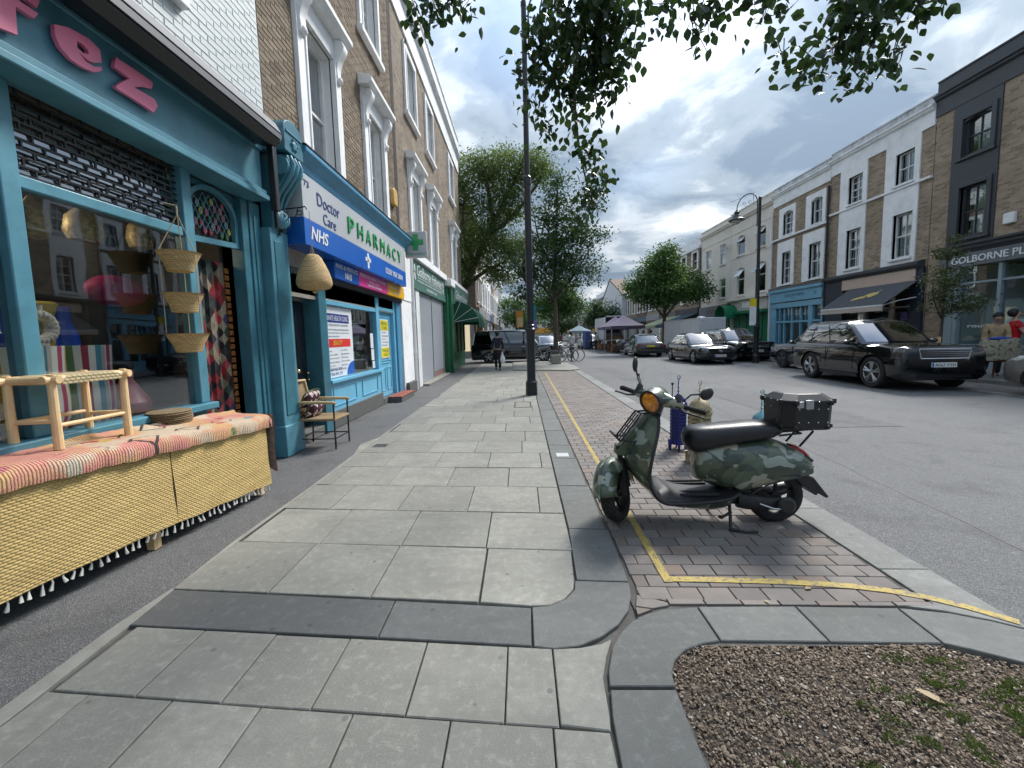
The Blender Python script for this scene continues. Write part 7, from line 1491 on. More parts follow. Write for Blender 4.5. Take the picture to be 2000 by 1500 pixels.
    if mesh_grille:
        for r_ in range(5):
            for k in range(15): y = -gw+.04+k*(2*gw-.08)/14+(.03 if r_ % 2 else 0); m.tube([(h+.008, y-.035, zg-.07+r_*.045), (h+.008, y, zg-.088+r_*.045), (h+.008, y+.035, zg-.07+r_*.045)], .006, 4)
        m.tube([(h+.006, -gw, zg+.125), (h+.006, -gw+.05, zg-.10), (h+.006, gw-.05, zg-.10), (h+.006, gw, zg+.125), (h+.006, -gw, zg+.125)], .010, 5)
    else:
        for k in range(3 if not star else 2): m.box(h-.0, h+.012, -gw*.96, gw*.96, zg-.06+k*.07, zg-.04+k*.07)
    m.build('grille_bars', M_chrome, gr)
    if star: m = MB(); m.tube([(h+.02, .085*math.cos(a), zg+.085*math.sin(a)) for a in [2*PI*i/20 for i in range(21)]], .010, 5); [m.tube([(h+.02, 0, zg), (h+.02, .08*math.sin(a), zg+.08*math.cos(a))], [.012, .005], 5) for a in (0, 2*PI/3, 4*PI/3)]; m.build('star_emblem', M_chrome, gr)
    m = MB(); m.box(h-.06, h+.0, -w_*.62, w_*.62, .33, .44); m.build('lower_intake', M_black, t, bevel=.02)
    pz = hood-.47; pl = MB().box(h-.02, h+.016, -.26, .26, pz-.055, pz+.055).build('number_plate', M_plate, t, bevel=.003); text('lettering', plate, M_black, pl, (h+.016, -.20, pz-.036), (0, 1, 0), UZ, .43, .072, .002); MB().box(h+.016, h+.0175, -.255, -.215, pz-.05, pz+.05).build('blue_band', M_sblue, pl)
    pr = MB().box(-h-.012, -h+.05, -.26, .26, deck-.32, deck-.21).build('number_plate', M_plateY, t, bevel=.003)
    m = MB(); m.box(-h-.01, -h+.1, -w_*.7, w_*.7, .36, .42); m.build('rear_bumper', M_blackplastic, t, bevel=.02)
    for s_ in (-1, 1): m = MB(); m.box(xs-1.0, xs-.45, s_*.38-.24, s_*.38+.24, .6, 1.0); m.box(xs-1.12, xs-.98, s_*.38-.24, s_*.38+.24, .7, belt+.22); m.build('car_seat', M_dark, t, bevel=.05)
    return t
P_blk = carpaint('black_car_paint', (.006, .007, .009)); P_navy = carpaint('navy_car_paint', (.010, .020, .032)); P_gry = carpaint('dark_grey_car_paint', (.022, .024, .026)); P_mid = carpaint('grey_car_paint', (.055, .058, .062)); P_be = carpaint('beige_car_paint', (.21, .19, .165)); P_wh = carpaint('white_car_paint', (.62, .63, .63)); P_sil = carpaint('silver_car_paint', (.4, .41, .42)); D_alloy = pm('dark_alloy', (.10, .10, .105), .35, .8)
S_ = -PI/2; N_ = PI/2
car('sport_utility_car', 'large glossy black sport utility car with mesh grille nearest on the right', 'car', (9.95, 11.85, -.02), S_-.08, P_blk, 4.3, 1.93, 1.73, .40, .84, .96, 1.10, 1.12, 1.18, .98, .16, -1.72, -2.06, 'AF67 VYH', mesh_grille=True, clear=.24, blunt=True)
car('hatchback_car', 'dark navy crossover car parked behind the black sport utility car, facing away', 'car', (11.3, 15.25, -.0), N_, P_navy, 4.4, 1.84, 1.6, .345, .86, .85, .98, 1.0, 1.02, 1.0, .2, -1.55, -1.95, 'LD19 KXB', alloy=D_alloy, blunt=True)
car('saloon_car', 'black saloon with star emblem driving towards the camera in the road', 'car', (9.2, 21.5, -.02), S_, P_gry, 4.85, 1.86, 1.45, .335, .83, 1.05, .88, .92, .98, 1.05, .2, -1.05, -1.75, 'KT70 NKF', star=True)
car('sport_utility_car', 'black sport utility car with star emblem parked between the saloon and the green shopfront', 'car', (11.35, 22.2, 0), S_, P_blk, 4.65, 1.89, 1.63, .37, .86, .95, 1.0, 1.03, 1.05, 1.0, .2, -1.6, -1.95, 'LF68 OUA', star=True, clear=.22, blunt=True)
car('saloon_car', 'grey saloon seen from behind, parked by the market stalls with red tail lamps showing', 'car', (8.35, 28.4, -.02), N_-.05, P_mid, 4.6, 1.82, 1.43, .325, .82, 1.0, .86, .92, .97, 1.0, .2, -1.0, -1.65, 'YB15 LMC')
car('estate_car', 'beige car of which only one front wing and wheel show at the right edge', 'car', (11.36, 7.12, -.0), N_, P_be, 4.4, 1.82, 1.5, .33, .84, .9, .92, .96, 1.0, 1.0, .2, -1.5, -1.9, 'EK12 WZA')
car('people_carrier', 'black people carrier van turning out of the side street behind the lamp post', 'van', (-.35, 25.15, -.03), 0.0, P_blk, 5.3, 1.93, 1.92, .34, .92, 1.05, 1.05, 1.10, 1.12, 1.45, .75, -2.45, -2.6, 'BX18 HJD', star=True, blunt=True)
car('parked_car', 'silver car parked across the street end beyond the bicycles', 'car', (2.1, 33.5, -.02), S_+.2, P_sil, 4.4, 1.8, 1.5, .33, .84, .9, .92, .96, 1.0, 1.0, .2, -1.5, -1.9, 'OE16 TTL'); car('parked_car', 'white car parked by the blue market covers far along the road', 'car', (7.6, 47, -.02), S_, P_wh, 4.4, 1.8, 1.6, .33, .84, .9, .92, .96, 1.0, 1.0, .2, -1.5, -1.9, 'RV64 CDE')
for b_, c_ in BOOL:
    md = b_.modifiers.new('arch', 'BOOLEAN'); md.object = c_; md.operation = 'DIFFERENCE'; md.solver = 'EXACT'
dg = bpy.context.evaluated_depsgraph_get(); res_ = [(b_, bpy.data.meshes.new_from_object(b_.evaluated_get(dg))) for b_, _ in BOOL]
for (b_, me), (_, c_) in zip(res_, BOOL):
    b_.modifiers.clear(); old = b_.data; mt = old.materials[0]; b_.data = me; me.materials.clear(); me.materials.append(mt); me.polygons.foreach_set('material_index', [0]*len(me.polygons)); me.set_sharp_from_angle(angle=math.radians(38)); bpy.data.objects.remove(c_)
def lorry(label, x0, x1, y0, y1, z0, z1, open_side=False):
    t = thing('box_trailer' if not open_side else 'market_lorry', label, 'trailer' if not open_side else 'lorry'); M_box = pm('white_panel', (.66, .68, .70), .5, var=.05, dirt=.3, dirtcol=(.4, .4, .4))
    if open_side:
        m = MB(); m.box(x0, x1, y0, y1, z1-.12, z1); m.box(x0, x1, y0, y1, z0, z0+.12); m.box(x0, x0+.08, y0, y1, z0, z1); m.box(x1-.08, x1, y0, y1, z0, z1); m.box(x0, x1, y1-.1, y1, z0, z1); m.build('cargo_box', M_box, t)
        for k in range(5): MB().box(x0+.2, x1-.2, y0+.4+k*.8, y0+.9+k*.8, z0+.12, z0+.5+.3*(k % 3)).build('goods', pm('goods_%d' % (k % 3), [(.12, .07, .04), (.2, .18, .15), (.06, .06, .07)][k % 3], .8), t)
    else:
        MB().box(x0, x1, y0, y1, z0, z1).build('cargo_box', M_box, t, bevel=.03)
        m = MB(); n = int((y1-y0)/2.3)
        for k in range(n+1): y = y0+.05+k*(y1-y0-.1)/n; m.box(x0-.02, x0, y-.03, y+.03, z0+.05, z1-.05)
        m.box(x0-.02, x0, y0, y1, z1-.07, z1); m.box(x0-.02, x0, y0, y1, z0, z0+.07); m.build('frame_rib', pm('rib_white', (.55, .56, .58), .5), t); MB().lathe([(.25, 0), (.22, .1), (.0, .14)], (x0+.6, y0+1.2, z1), 14).build('roof_vent', M_white, t)
    for y in (y0+1.2, y1-1.2):
        for x in (x0+.12, x1-.12): MB().tube([(x-.1, y, .36), (x+.1, y, .36)], .36, 20).build('wheel', M_rubber, t)
lorry('long white box trailer parked behind the black saloon', 10.75, 12.3, 24.9, 31.0, .62, 2.35); lorry('white market lorry with open rear standing beyond the purple gazebos', 8.3, 10.3, 40.5, 46, .8, 3.3, True)
# ================================================================== STREET FURNITURE
def lamp_post(x, y, H, label, arm, flip=1, banner=False):
    t = thing('lamp_post', label, 'lamp post', (x, y, 0), 0, 'street lamp posts'); M_ = M_black
    m = MB(); m.lathe([(.155, 0), (.155, .06), (.15, .34), (.135, .36), (.115, .40), (.112, .42), (.112, 1.62), (.135, 1.66), (.135, 1.70), (.10, 1.74), (.115, 1.80), (.075, 1.84)], (0, 0, 0), 10); m.build('base', M_, t, smooth=30)
    m = MB(); m.lathe([(.09, 1.84), (.084, H*.55), (.10, H*.552), (.10, H*.57), (.068, H*.575), (.062, H-.15), (.07, H-.15), (.07, H-.05), (.02, H)], (0, 0, 0), 14); m.build('column', M_, t, smooth=30)
    m = MB(); r = arm; dx, dy = (flip, 0) if not isinstance(flip, tuple) else flip; pts = [(0+dx*.12, dy*.12, H-1.3)]+[(dx*(.12+r-r*math.cos(a)), dy*(.12+r-r*math.cos(a)), H-.25+r*math.sin(a)) for a in [PI*i/14 for i in range(15)]]; m.tube(pts, .022, 8); m.tube([(0, 0, H-.35), (dx*.12, dy*.12, H-.35)], .02, 6); m.tube([(0, 0, H-1.2), (dx*.12, dy*.12, H-1.2)], .02, 6); cc = .12+r
    for s_ in (-1, 1): m.tube([(dx*(cc+s_*(.14+.1*math.cos(a)*(1-i*.05))), dy*(cc+s_*(.14+.1*math.cos(a)*(1-i*.05))), H-.1+.1*math.sin(a)*(1-i*.05)) for i, a in enumerate([i*.5 for i in range(14)])], .009, 5)
    m.build('swan_neck', M_, t); ex = .12+2*r; m = MB(); m.lathe([(.03, -.25), (.06, -.3), (.12, -.36), (.11, -.46), (.2, -.55), (.22, -.6), (.36, -.72), (.36, -.75), (.2, -.76)], (dx*ex, dy*ex, H), 16); m.build('lantern', M_, t, smooth=40); MB().lathe([(.2, -.76), (.16, -.86), (.06, -.92), (.01, -.93)], (dx*ex, dy*ex, H), 14).build('bowl', pm('lamp_bowl', (.5, .52, .5), .2), t)
    return t
l1 = lamp_post(.25, 10.5, 9.55, 'tall black lamp post standing in the middle of the pavement', .55, (.93, .3)); l2 = lamp_post(10.95, 19.35, 7.55, 'slim black lamp post with swan neck on the far side of the road', .55, (-.35, .94)); l3 = lamp_post(.75, 32, 8, 'distant lamp post with teal and purple banner behind the nearest lamp post', .5)
m = MB(); m.box(.55, 1.15, -.02, .02, 3.6, 3.66); m.box(.1, .5, -.01, .01, 1.95, 3.9); o = m.build('banner', pm('banner_teal', (.02, .22, .30), .6), l3); MB().box(.09, .51, -.014, .014, 1.95, 2.75).build('banner_foot', pm('banner_purple', (.25, .2, .55), .6), o)
for z0, z1, mt, nm in ((2.62, 2.98, M_nyel, 'yellow_plate'), (1.75, 2.60, M_white, 'white_plate')): MB().box(-.36, -.02, -.06, -.045, z0, z1).build(nm, mt, l2)
bs = thing('bus_stop_sign', 'orange and cream sign board on a thin post behind the lamp post', 'sign', (0, 0, 0)); MB().tube([(-.05, 28.9, 0), (-.05, 28.9, 3.1)], .04, 8).build('post', M_black, bs); MB().box(-.3, .2, 28.86, 28.9, 2.15, 3.3).build('board', pm('sign_orange', (.75, .33, .06), .5), bs); MB().box(-.22, .17, 28.845, 28.86, 2.2, 2.85).build('panel', pm('sign_cream', (.72, .6, .35), .5), bs)
def bicycle(x, y, rz, label, col_):
    t = thing('bicycle', label, 'bicycle', (x, y, .05), rz, 'bicycles chained round the tree'); M_f = pm('bike_%s' % col_[0], col_[1], .3, .3)
    for wx in (-.52, .52):
        m = MB(); m.tube([(wx+.34*math.cos(a), 0, .34+.34*math.sin(a)) for a in [2*PI*i/24 for i in range(25)]], .018, 6); w_ = m.build('wheel', M_rubber, t); m = MB(); m.tube([(wx+.315*math.cos(a), 0, .34+.315*math.sin(a)) for a in [2*PI*i/24 for i in range(25)]], .012, 5)
        for k in range(12): a = PI*k/6; m.tube([(wx, 0, .34), (wx+.31*math.cos(a), 0, .34+.31*math.sin(a))], .003, 3)
        m.build('rim', M_alloy, w_)
    m = MB()
    for a, b in (((-.52, .34), (-.05, .32)), ((-.05, .32), (-.2, .85)), ((-.2, .8), (.35, .85)), ((-.05, .32), (.37, .75)), ((-.52, .34), (-.2, .8)), ((.52, .34), (.35, .95))): m.tube([(a[0], 0, a[1]), (b[0], 0, b[1])], .017, 6)
    m.build('frame', M_f, t); MB().ball((-.23, 0, .92), .1, 8, 6, (1.3, .7, .4)).build('saddle', M_black, t); MB().tube([(.30, -.28, 1.0), (.38, -.1, 1.02), (.38, .1, 1.02), (.30, .28, 1.0)], .014, 6).build('handlebar', M_black, t); MB().tube([(-.05, -.05, .32), (-.05, .05, .32)], .1, 14).build('chainring', M_steel, t)
bicycle(1.2, 22.6, .1, 'silver bicycle leaning left of the tree trunk', ('silver', (.4, .41, .42))); bicycle(2.35, 22.3, .35, 'dark bicycle leaning right of the tree trunk', ('dark', (.05, .05, .055))); bicycle(2.7, 22.7, .2, 'white bicycle behind the dark one at the tree', ('white', (.6, .6, .6)))
tag(MB().box(1.55, 2.05, 20.95, 21.35, .05, .52).build('stone_block', M_concrete, bevel=.03), 'pale concrete block at the foot of the tree by the bicycles', 'block')
# market stalls across the road
def gazebo(x0, x1, y0, y1, col_, label, h=2.15, top=3.05):
    t = thing('market_gazebo', label, 'gazebo', group='market gazebos'); m = MB(); cx, cy_ = (x0+x1)/2, (y0+y1)/2
    R_ = [[(cx+(x-cx)*k, cy_+(y-cy_)*k, z) for x, y in ((x0, y0), (cx, y0), (x1, y0), (x1, cy_), (x1, y1), (cx, y1), (x0, y1), (x0, cy_))] for k, z in ((1.0, h-.25), (1.0, h), (.55, h+.38*(top-h)), (.2, h+.8*(top-h)), (.02, top))]; m.rings(R_, False); m.build('canopy', pm('canvas_'+col_[0], col_[1], .85, var=.12, vs=2), t, smooth=20)
    for x in (x0+.04, x1-.04):
        for y in (y0+.04, y1-.04): MB().box(x-.025, x+.025, y-.025, y+.025, 0, h).build('leg', M_steel, t)
gazebo(7.3, 10.0, 33.2, 36.0, ('purple', (.13, .11, .17)), 'nearer purple market gazebo with steel legs'); gazebo(7.3, 10.0, 36.3, 39.1, ('purple', (.13, .11, .17)), 'farther purple market gazebo, next to the lorry'); gazebo(6.0, 8.6, 50, 53, ('blue', (.22, .31, .36)), 'pale blue gazebo far along the road', 2.0, 2.7)
for k in range(14):
    x, y = 7.4+rnd.uniform(0, 2.2), 33.3+rnd.uniform(0, 5.5); s_ = rnd.uniform(.3, .6); hh = rnd.uniform(.4, 1.0); t = thing('bric_a_brac', ['old brown chest', 'reddish cupboard', 'dark wooden chair', 'wicker hamper', 'brown side table', 'orange crate', 'black trunk'][k % 7]+' under the purple gazebos, '+num[k % 12]+' of the pile'+(' at the back' if k > 11 else ''), 'furniture', (x, y, 0), rnd.uniform(0, 1), 'second-hand goods under the gazebos'); mt = pm('junk_%d' % (k % 4), [(.22, .09, .04), (.13, .06, .03), (.30, .15, .06), (.05, .04, .04)][k % 4], .6, var=.3)
    MB().box(-s_/2, s_/2, -s_/2, s_/2, hh*.35, hh).build('carcass', mt, t, bevel=.02); MB().box(-s_*.55, s_*.55, -s_*.55, s_*.55, hh, hh+.03).build('top', mt, t)
    for a in (-1, 1):
        for b in (-1, 1): MB().box(a*s_*.42-.025, a*s_*.42+.025, b*s_*.42-.025, b*s_*.42+.025, 0, hh*.35).build('leg', mt, t)
tag(MB().box(6.7, 7.3, 42.5, 44.5, 0, 1.9).build('blue_tarpaulin', pm('blue_tarp', (.04, .08, .20), .6, var=.3, vs=4, bump=.5, bs=8), bevel=.12), 'dark blue tarpaulin draped over a stall left of the lorry', 'tarpaulin')
for k, (y0, y1, c_, lab) in enumerate(((38.2, 42.6, (.30, .32, .20), 'sage green shop awning over the pavement beyond the round tree'), (34.9, 38.0, (.03, .07, .10), 'dark blue shop awning behind the round tree'))):
    t = thing('shop_awning', lab, 'awning'); m = MB(TR); m.prism([(0, 3.05), (2.6, 2.15), (2.6, 2.2), (0, 3.12)], lambda a, b, d: (d, a, b), y0, y1); m.build('canvas', pm('awn_%d' % k, c_, .85, var=.1), t, smooth=0); bx(TR, y0, y1, 2.58, 2.62, 1.95, 2.16).build('valance', pm('awn_%d' % k, c_, .85), t); m = MB(TR); m.tube([(y0+.1, 0, 2.3), (y0+.1, 2.5, 2.15)], .02, 5); m.tube([(y1-.1, 0, 2.3), (y1-.1, 2.5, 2.15)], .02, 5); m.build('arm', M_white, t)
# chair with clothes draped over it on the far pavement
cc_ = thing('wooden_chair', 'brown wooden chair on the far pavement behind the black car', 'chair', (12.45, 10.95, .1), .3); M_ch = pm('brown_wood', (.16, .06, .03), .5)
for a in (-.2, .2):
    for b in (-.2, .2): MB().tube([(a*1.15, b*1.15, 0), (a, b, .45), (a, b, .95 if b > 0 else .45)], .022, 6).build('leg', M_ch, cc_)
MB().box(-.23, .23, -.23, .23, .44, .48).build('seat', M_ch, cc_, bevel=.01); MB().box(-.2, .2, .18, .22, .7, .95).build('backrest', M_ch, cc_, bevel=.01)
m = MB(); n = 24; R_ = []
for z, k in ((.98, .5), (1.02, .9), (.99, 1.0), (.85, 1.15), (.68, 1.25), (.5, 1.28)): R_.append([((.40*math.cos(a)+.03*math.sin(5*a+z*9))*k, (.24*math.sin(a)+.02*math.cos(7*a))*k+.05, z+.02*math.sin(3*a)) for a in [2*PI*i/n for i in range(n)]])
m.rings(R_); s = NT('camouflage_cloth'); o = tag(m.build('draped_jacket', s.done(s.ramp(s.noise(9, 3), [(.4, (.10, .09, .06)), (.5, (.30, .27, .20)), (.6, (.18, .17, .12))]), .95), None, smooth=60), 'camouflage jacket draped over the wooden chair', 'jacket'); o.location = (12.45, 10.95, .1); MB().ball((0, .05, 1.04), .2, 12, 8, (1.4, .6, .25)).build('blue_cloth', pm('blue_cloth', (.03, .06, .30), .9), o)
# ================================================================== PEOPLE
def skin(name, pts, edges, mat, parent, sub=2):
    me = bpy.data.meshes.new(name); me.from_pydata([p[:3] for p in pts], edges, []); o = bpy.data.objects.new(name, me); COL.objects.link(o); me.materials.append(mat); o.parent = parent
    sk = o.modifiers.new('skin', 'SKIN'); sk.use_smooth_shade = True
    for i, p in enumerate(pts): r = p[3]; me.skin_vertices[0].data[i].radius = (r, r*(p[4] if len(p) > 4 else 1)); me.skin_vertices[0].data[i].use_root = i == 0
    o.modifiers.new('s', 'SUBSURF').levels = sub; o.modifiers['s'].render_levels = sub; return o
def person(label, loc, rz, H, top, bottom, hair, arms, stride=.2, skinc=(.35, .22, .16), coat=False, logo=None, short=False, detail=True):
    """x forward. arms: per side (shoulder swing, elbow position offset) as elbow and hand points relative to the shoulder"""
    t = thing('person', label, 'person', loc, rz); k = H/1.75; sv = lambda *p: tuple(q*k for q in p[:3])+((p[3]*k,)+tuple(p[4:]) if len(p) > 3 else ())
    Ms_ = pm('skin_%d' % int(skinc[0]*100), skinc, .6, var=.06); sh = [(0, .17, 1.42), (0, -.17, 1.42)]
    P = [sv(0, 0, .95, .11, .85), sv(0, 0, 1.15, .105, .85), sv(-.01, 0, 1.36, .115, .8), sv(0, 0, 1.47, .055), sv(.02, 0, 1.55, .052), sv(.03, 0, 1.63, .082), sv(.035, 0, 1.70, .075)]; E_ = [(0, 1), (1, 2), (2, 3), (3, 4), (4, 5), (5, 6)]
    for s_, (el, ha) in zip((0, 1), arms):
        a = len(P); b = sh[s_]; P += [sv(b[0], b[1], b[2], .052), sv(b[0]+el[0], b[1]+el[1], b[2]+el[2], .036), sv(b[0]+ha[0], b[1]+ha[1], b[2]+ha[2], .024)]; E_ += [(2, a), (a, a+1), (a+1, a+2)]
    for s_ in (1, -1):
        a = len(P); f_ = stride*s_; P += [sv(.01, .09*s_, .88, .085), sv(f_*.55+.03, .095*s_, .48, .055), sv(f_-.03, .095*s_, .09, .036), sv(f_+.10, .10*s_, .03, .032)]; E_ += [(0, a), (a, a+1), (a+1, a+2), (a+2, a+3)]
    body = skin('body', P, E_, Ms_, t)
    Q = [sv(0, 0, .93, .135, .95), sv(0, 0, 1.15, .135, .9), sv(-.01, 0, 1.38, .14, .85), sv(0, 0, 1.46, .075)]; E2 = [(0, 1), (1, 2), (2, 3)]
    if coat: Q[0] = sv(0, 0, .80, .15, .95)
    for s_, (el, ha) in zip((0, 1), arms):
        a = len(Q); b = sh[s_]; Q += [sv(b[0], b[1], b[2], .072), sv(b[0]+el[0]*(.6 if short else 1), b[1]+el[1]*(.6 if short else 1), b[2]+el[2]*(.6 if short else 1), .058)]; E2 += [(2, a), (a, a+1)]
        if not short: Q.append(sv(b[0]+el[0]+(ha[0]-el[0])*.85, b[1]+el[1]+(ha[1]-el[1])*.85, b[2]+el[2]+(ha[2]-el[2])*.85, .042)); E2.append((a+1, a+2))
    skin('jacket' if coat else 'shirt', Q, E2, top, t); Q = [sv(0, 0, .97, .125, .95)]; E2 = []
    for s_ in (1, -1):
        a = len(Q); f_ = stride*s_; Q += [sv(.01, .09*s_, .88, .105), sv(f_*.55+.03, .095*s_, .48, .075), sv(f_-.03, .095*s_, .10, .062)]; E2 += [(0, a), (a, a+1), (a+1, a+2)]
    skin('trousers', Q, E2, bottom, t); MB().ball(sv(-.045, 0, 1.68), .112*k, 14, 10, (.95, .9, 1.05)).build('hair', hair, t, smooth=60)
    for s_ in (1, -1): f_ = stride*s_; MB().ball(sv(f_+.05, .10*s_, .045), .1*k, 10, 6, (1.4, .5, .45)).build('shoe', M_black, t, smooth=60)
    for s_, (el, ha) in zip((0, 1), arms):
        b = sh[s_]; hp = Vector(sv(b[0]+ha[0], b[1]+ha[1], b[2]+ha[2])); d = Vector((ha[0]-el[0], ha[1]-el[1], ha[2]-el[2])).normalized(); sd_ = d.cross(Vector((1, 0, 0))).normalized() if abs(d.x) < .9 else Vector((0, 1, 0)); m = MB(); m.tube([hp-d*.02, hp+d*.045, hp+d*.085], [.024, .036, .03], 8)
        for f_ in range(4): o_ = sd_*(.024-.016*f_); m.tube([hp+d*.08+o_, hp+d*(.125+.008*(f_ in (1, 2)))+o_, hp+d*(.15+.01*(f_ in (1, 2)))+o_+Vector((.014, 0, 0))], [.0095, .0085, .007], 6)
        m.tube([hp+d*.03+sd_*.03, hp+d*.07+sd_*.058, hp+d*.10+sd_*.06], [.012, .01, .008], 6); m.build('hand', Ms_, body, smooth=60)
    if detail:                            # face
        c = Vector(sv(.035, 0, 1.655)); m = MB(); m.ball(c+Vector((.085, 0, -.0))*k, .018*k, 8, 6, (1, .8, 1.5)); [m.ball(c+Vector((.03, s_*.082, 0))*k, .025*k, 8, 6, (.6, .4, 1.2)) for s_ in (1, -1)]; m.build('nose_and_ears', Ms_, body, smooth=60); m = MB(); [m.ball(c+Vector((.078, s_*.032, .028))*k, .010*k, 8, 6) for s_ in (1, -1)]; m.build('eyes', M_dark, body); m = MB(); m.ball(c+Vector((.078, 0, -.05))*k, .02*k, 8, 5, (.4, 1.2, .35)); m.build('mouth', pm('lips', (.3, .12, .1), .6), body)
    return t
dn = ((.02, .03, -.28), (.06, .05, -.52)); M_hair = pm('dark_hair', (.012, .010, .009), .6, var=.3, vs=40, bump=.5, bs=120); c_ = lambda n, c: pm('cloth_'+n, c, .9, var=.3, vs=5, bump=.8, bs=9, bd=.03)
person('person in dark top and trousers walking away on the pavement with a white bag', (-1.08, 18.7, 0), N_, 1.76, c_('navy', (.015, .018, .03)), c_('black', (.012, .012, .015)), M_hair, (((-.05, .06, -.28), (-.02, .09, -.52)), ((.06, -.06, -.27), (.10, -.08, -.50))), .17)
bag = thing('carrier_bag', 'white plastic carrier bag in the hand of the walking person', 'bag', (-.87, 18.66, 0)); m = MB(); m.lathe([(.04, .30), (.12, .32), (.14, .42), (.12, .58), (.05, .70), (.03, .82)], (0, 0, 0), 14); m.build('sack', pm('white_plastic', (.72, .74, .75), .4, var=.1, vs=12, bump=.6, bs=30), bag, smooth=60); MB().tube([(-.02, 0, .80), (0, 0, .93), (.02, 0, .80)], .006, 5).build('handle', pm('white_plastic', (.72, .74, .75), .4), bag)
tp_ = person('person in a tan jacket bending forward beside the draped chair', (13.1, 11.75, .1), PI+.9, 1.74, c_('tan', (.45, .33, .19)), c_('dark', (.03, .03, .035)), M_hair, (((.10, .04, -.26), (.28, .02, -.42)), ((.05, -.05, -.28), (.15, -.05, -.5))), .14, (.38, .24, .17), True)
tp_.rotation_euler = (0, .26, PI+.9)
rp_ = person('person in a red T-shirt and jeans standing right of the tan jacket', (13.25, 11.4, .1), -.6, 1.78, c_('red', (.55, .012, .02)), c_('denim', (.03, .05, .10)), M_hair, (dn, ((.10, -.04, -.26), (.30, -.02, -.36))), .1, (.4, .26, .19), short=True); text('shirt_print', 'U', M_twhite, rp_, (-.168, .07, 1.22), (0, -1, 0), UZ, .13, .12, .004, bold=.02); text('shirt_print', 'TRUE', M_twhite, rp_, (-.168, .10, 1.38), (0, -1, 0), UZ, .2, .05, .004, bold=.02)
person('person in white reaching up with one arm beside the bicycles', (3.0, 24.3, 0), .8, 1.7, c_('white', (.62, .63, .64)), c_('green', (.05, .09, .07)), M_hair, (((.12, .10, .02), (.32, .16, .2)), dn), .12, detail=False)
for k, (x, y, rz, cn, cv, lab) in enumerate(((9.6, 32.4, 2.5, 'yellow', (.65, .5, .05), 'person in a yellow top near the grey saloon at the stalls'), (10.4, 33.0, 2.0, 'grey', (.2, .2, .2), 'person in grey beside the one in yellow'), (7.2, 39.4, 1.0, 'cream', (.5, .48, .42), 'person in cream browsing behind the purple gazebos'), (6.9, 40.3, 2.6, 'blue', (.05, .08, .2), 'person in blue at the open lorry'), (5.0, 52, 1.4, 'pink', (.4, .15, .2), 'distant person in pink on the road by the pale blue gazebo'))): person(lab, (x, y, 0), rz, 1.72, c_(cn, cv), c_('dark', (.03, .03, .035)), M_hair, (dn, ((.08, -.04, -.27), (.2, -.03, -.42))), .12, detail=False)
mc = thing('motorcycle', 'black motorcycle parked between the grey saloon and the purple gazebo', 'motorcycle', (7.75, 31.6, 0), 1.9)
for x in (-.65, .65): MB().tube([(x, -.07, .3), (x, .07, .3)], .3, 20).build('wheel', M_rubber, mc)
MB().ball((.05, 0, .62), .3, 14, 8, (1.6, .6, .8)).build('tank', M_black, mc); MB().ball((-.4, 0, .8), .2, 12, 8, (1.8, .7, .4)).build('seat', M_vinyl, mc); MB().tube([(.65, 0, .3), (.45, 0, 1.0)], .05, 8).build('fork', M_steel, mc); MB().tube([(.4, -.35, 1.02), (.45, 0, 1.05), (.4, .35, 1.02)], .02, 6).build('handlebar', M_black, mc); MB().box(-.3, .3, -.14, .14, .25, .6).build('engine', M_matblk, mc, bevel=.05); MB().ball((.6, 0, .9), .13, 10, 8).build('headlamp', M_lens, mc)
# ================================================================== TREES
LS = {'ovate': ([(0, 0, 0), (.32, .28, .05), (.36, .52, .06), (.2, .82, .02), (0, 1.06, -.06), (-.2, .82, .02), (-.36, .52, .06), (-.32, .28, .05), (0, .5, -.03)], [(0, 1, 8), (1, 2, 8), (2, 3, 8), (3, 4, 8), (4, 5, 8), (5, 6, 8), (6, 7, 8), (7, 0, 8)]),
      'simple': ([(0, 0, 0), (.3, .45, .07), (0, 1, -.03), (-.3, .45, .07)], [(0, 1, 2), (0, 2, 3)])}
def leaves(name, pts, size, mat, parent, seed, shape='simple', droop=.3):
    """one mesh of leaf blades at the given points"""
    g = np.random.default_rng(seed); B, F_ = LS[shape]; B = np.array(B); F_ = np.array(F_); n = len(pts); P = np.array(pts)
    a = g.uniform(0, 2*PI, n); el = g.normal(-droop, .55, n); ro = g.uniform(-1.2, 1.2, n); s = size*g.uniform(.6, 1.25, n)
    d = np.stack([np.cos(a)*np.cos(el), np.sin(a)*np.cos(el), np.sin(el)], 1); up = np.array([0, 0, 1.0]); sd_ = np.cross(d, up); sd_ /= np.linalg.norm(sd_, axis=1, keepdims=True)+1e-9; nr = np.cross(sd_, d)
    s2 = sd_*np.cos(ro)[:, None]+nr*np.sin(ro)[:, None]; n2 = np.cross(s2, d)
    V_ = P[:, None, :]+(B[None, :, 0:1]*s2[:, None]+B[None, :, 1:2]*d[:, None]+B[None, :, 2:3]*n2[:, None])*s[:, None, None]
    V_ = V_.reshape(-1, 3); FF = (F_[None]+(np.arange(n)*len(B))[:, None, None]).reshape(-1, 3); me = bpy.data.meshes.new(name); me.vertices.add(len(V_)); me.vertices.foreach_set('co', V_.astype(np.float32).ravel()); me.loops.add(FF.size); me.loops.foreach_set('vertex_index', FF.ravel().astype(np.int32)); me.polygons.add(len(FF)); me.polygons.foreach_set('loop_start', np.arange(0, FF.size, 3, dtype=np.int32)); me.polygons.foreach_set('loop_total', np.full(len(FF), 3, dtype=np.int32)); me.update(); me.validate()
    o = link(name, me, mat, parent); o['kind'] = 'stuff'; return o
M_bark = pm('bark', (.085, .07, .055), .9, var=.35, vs=7, bump=.8, bs=30, bd=.02)
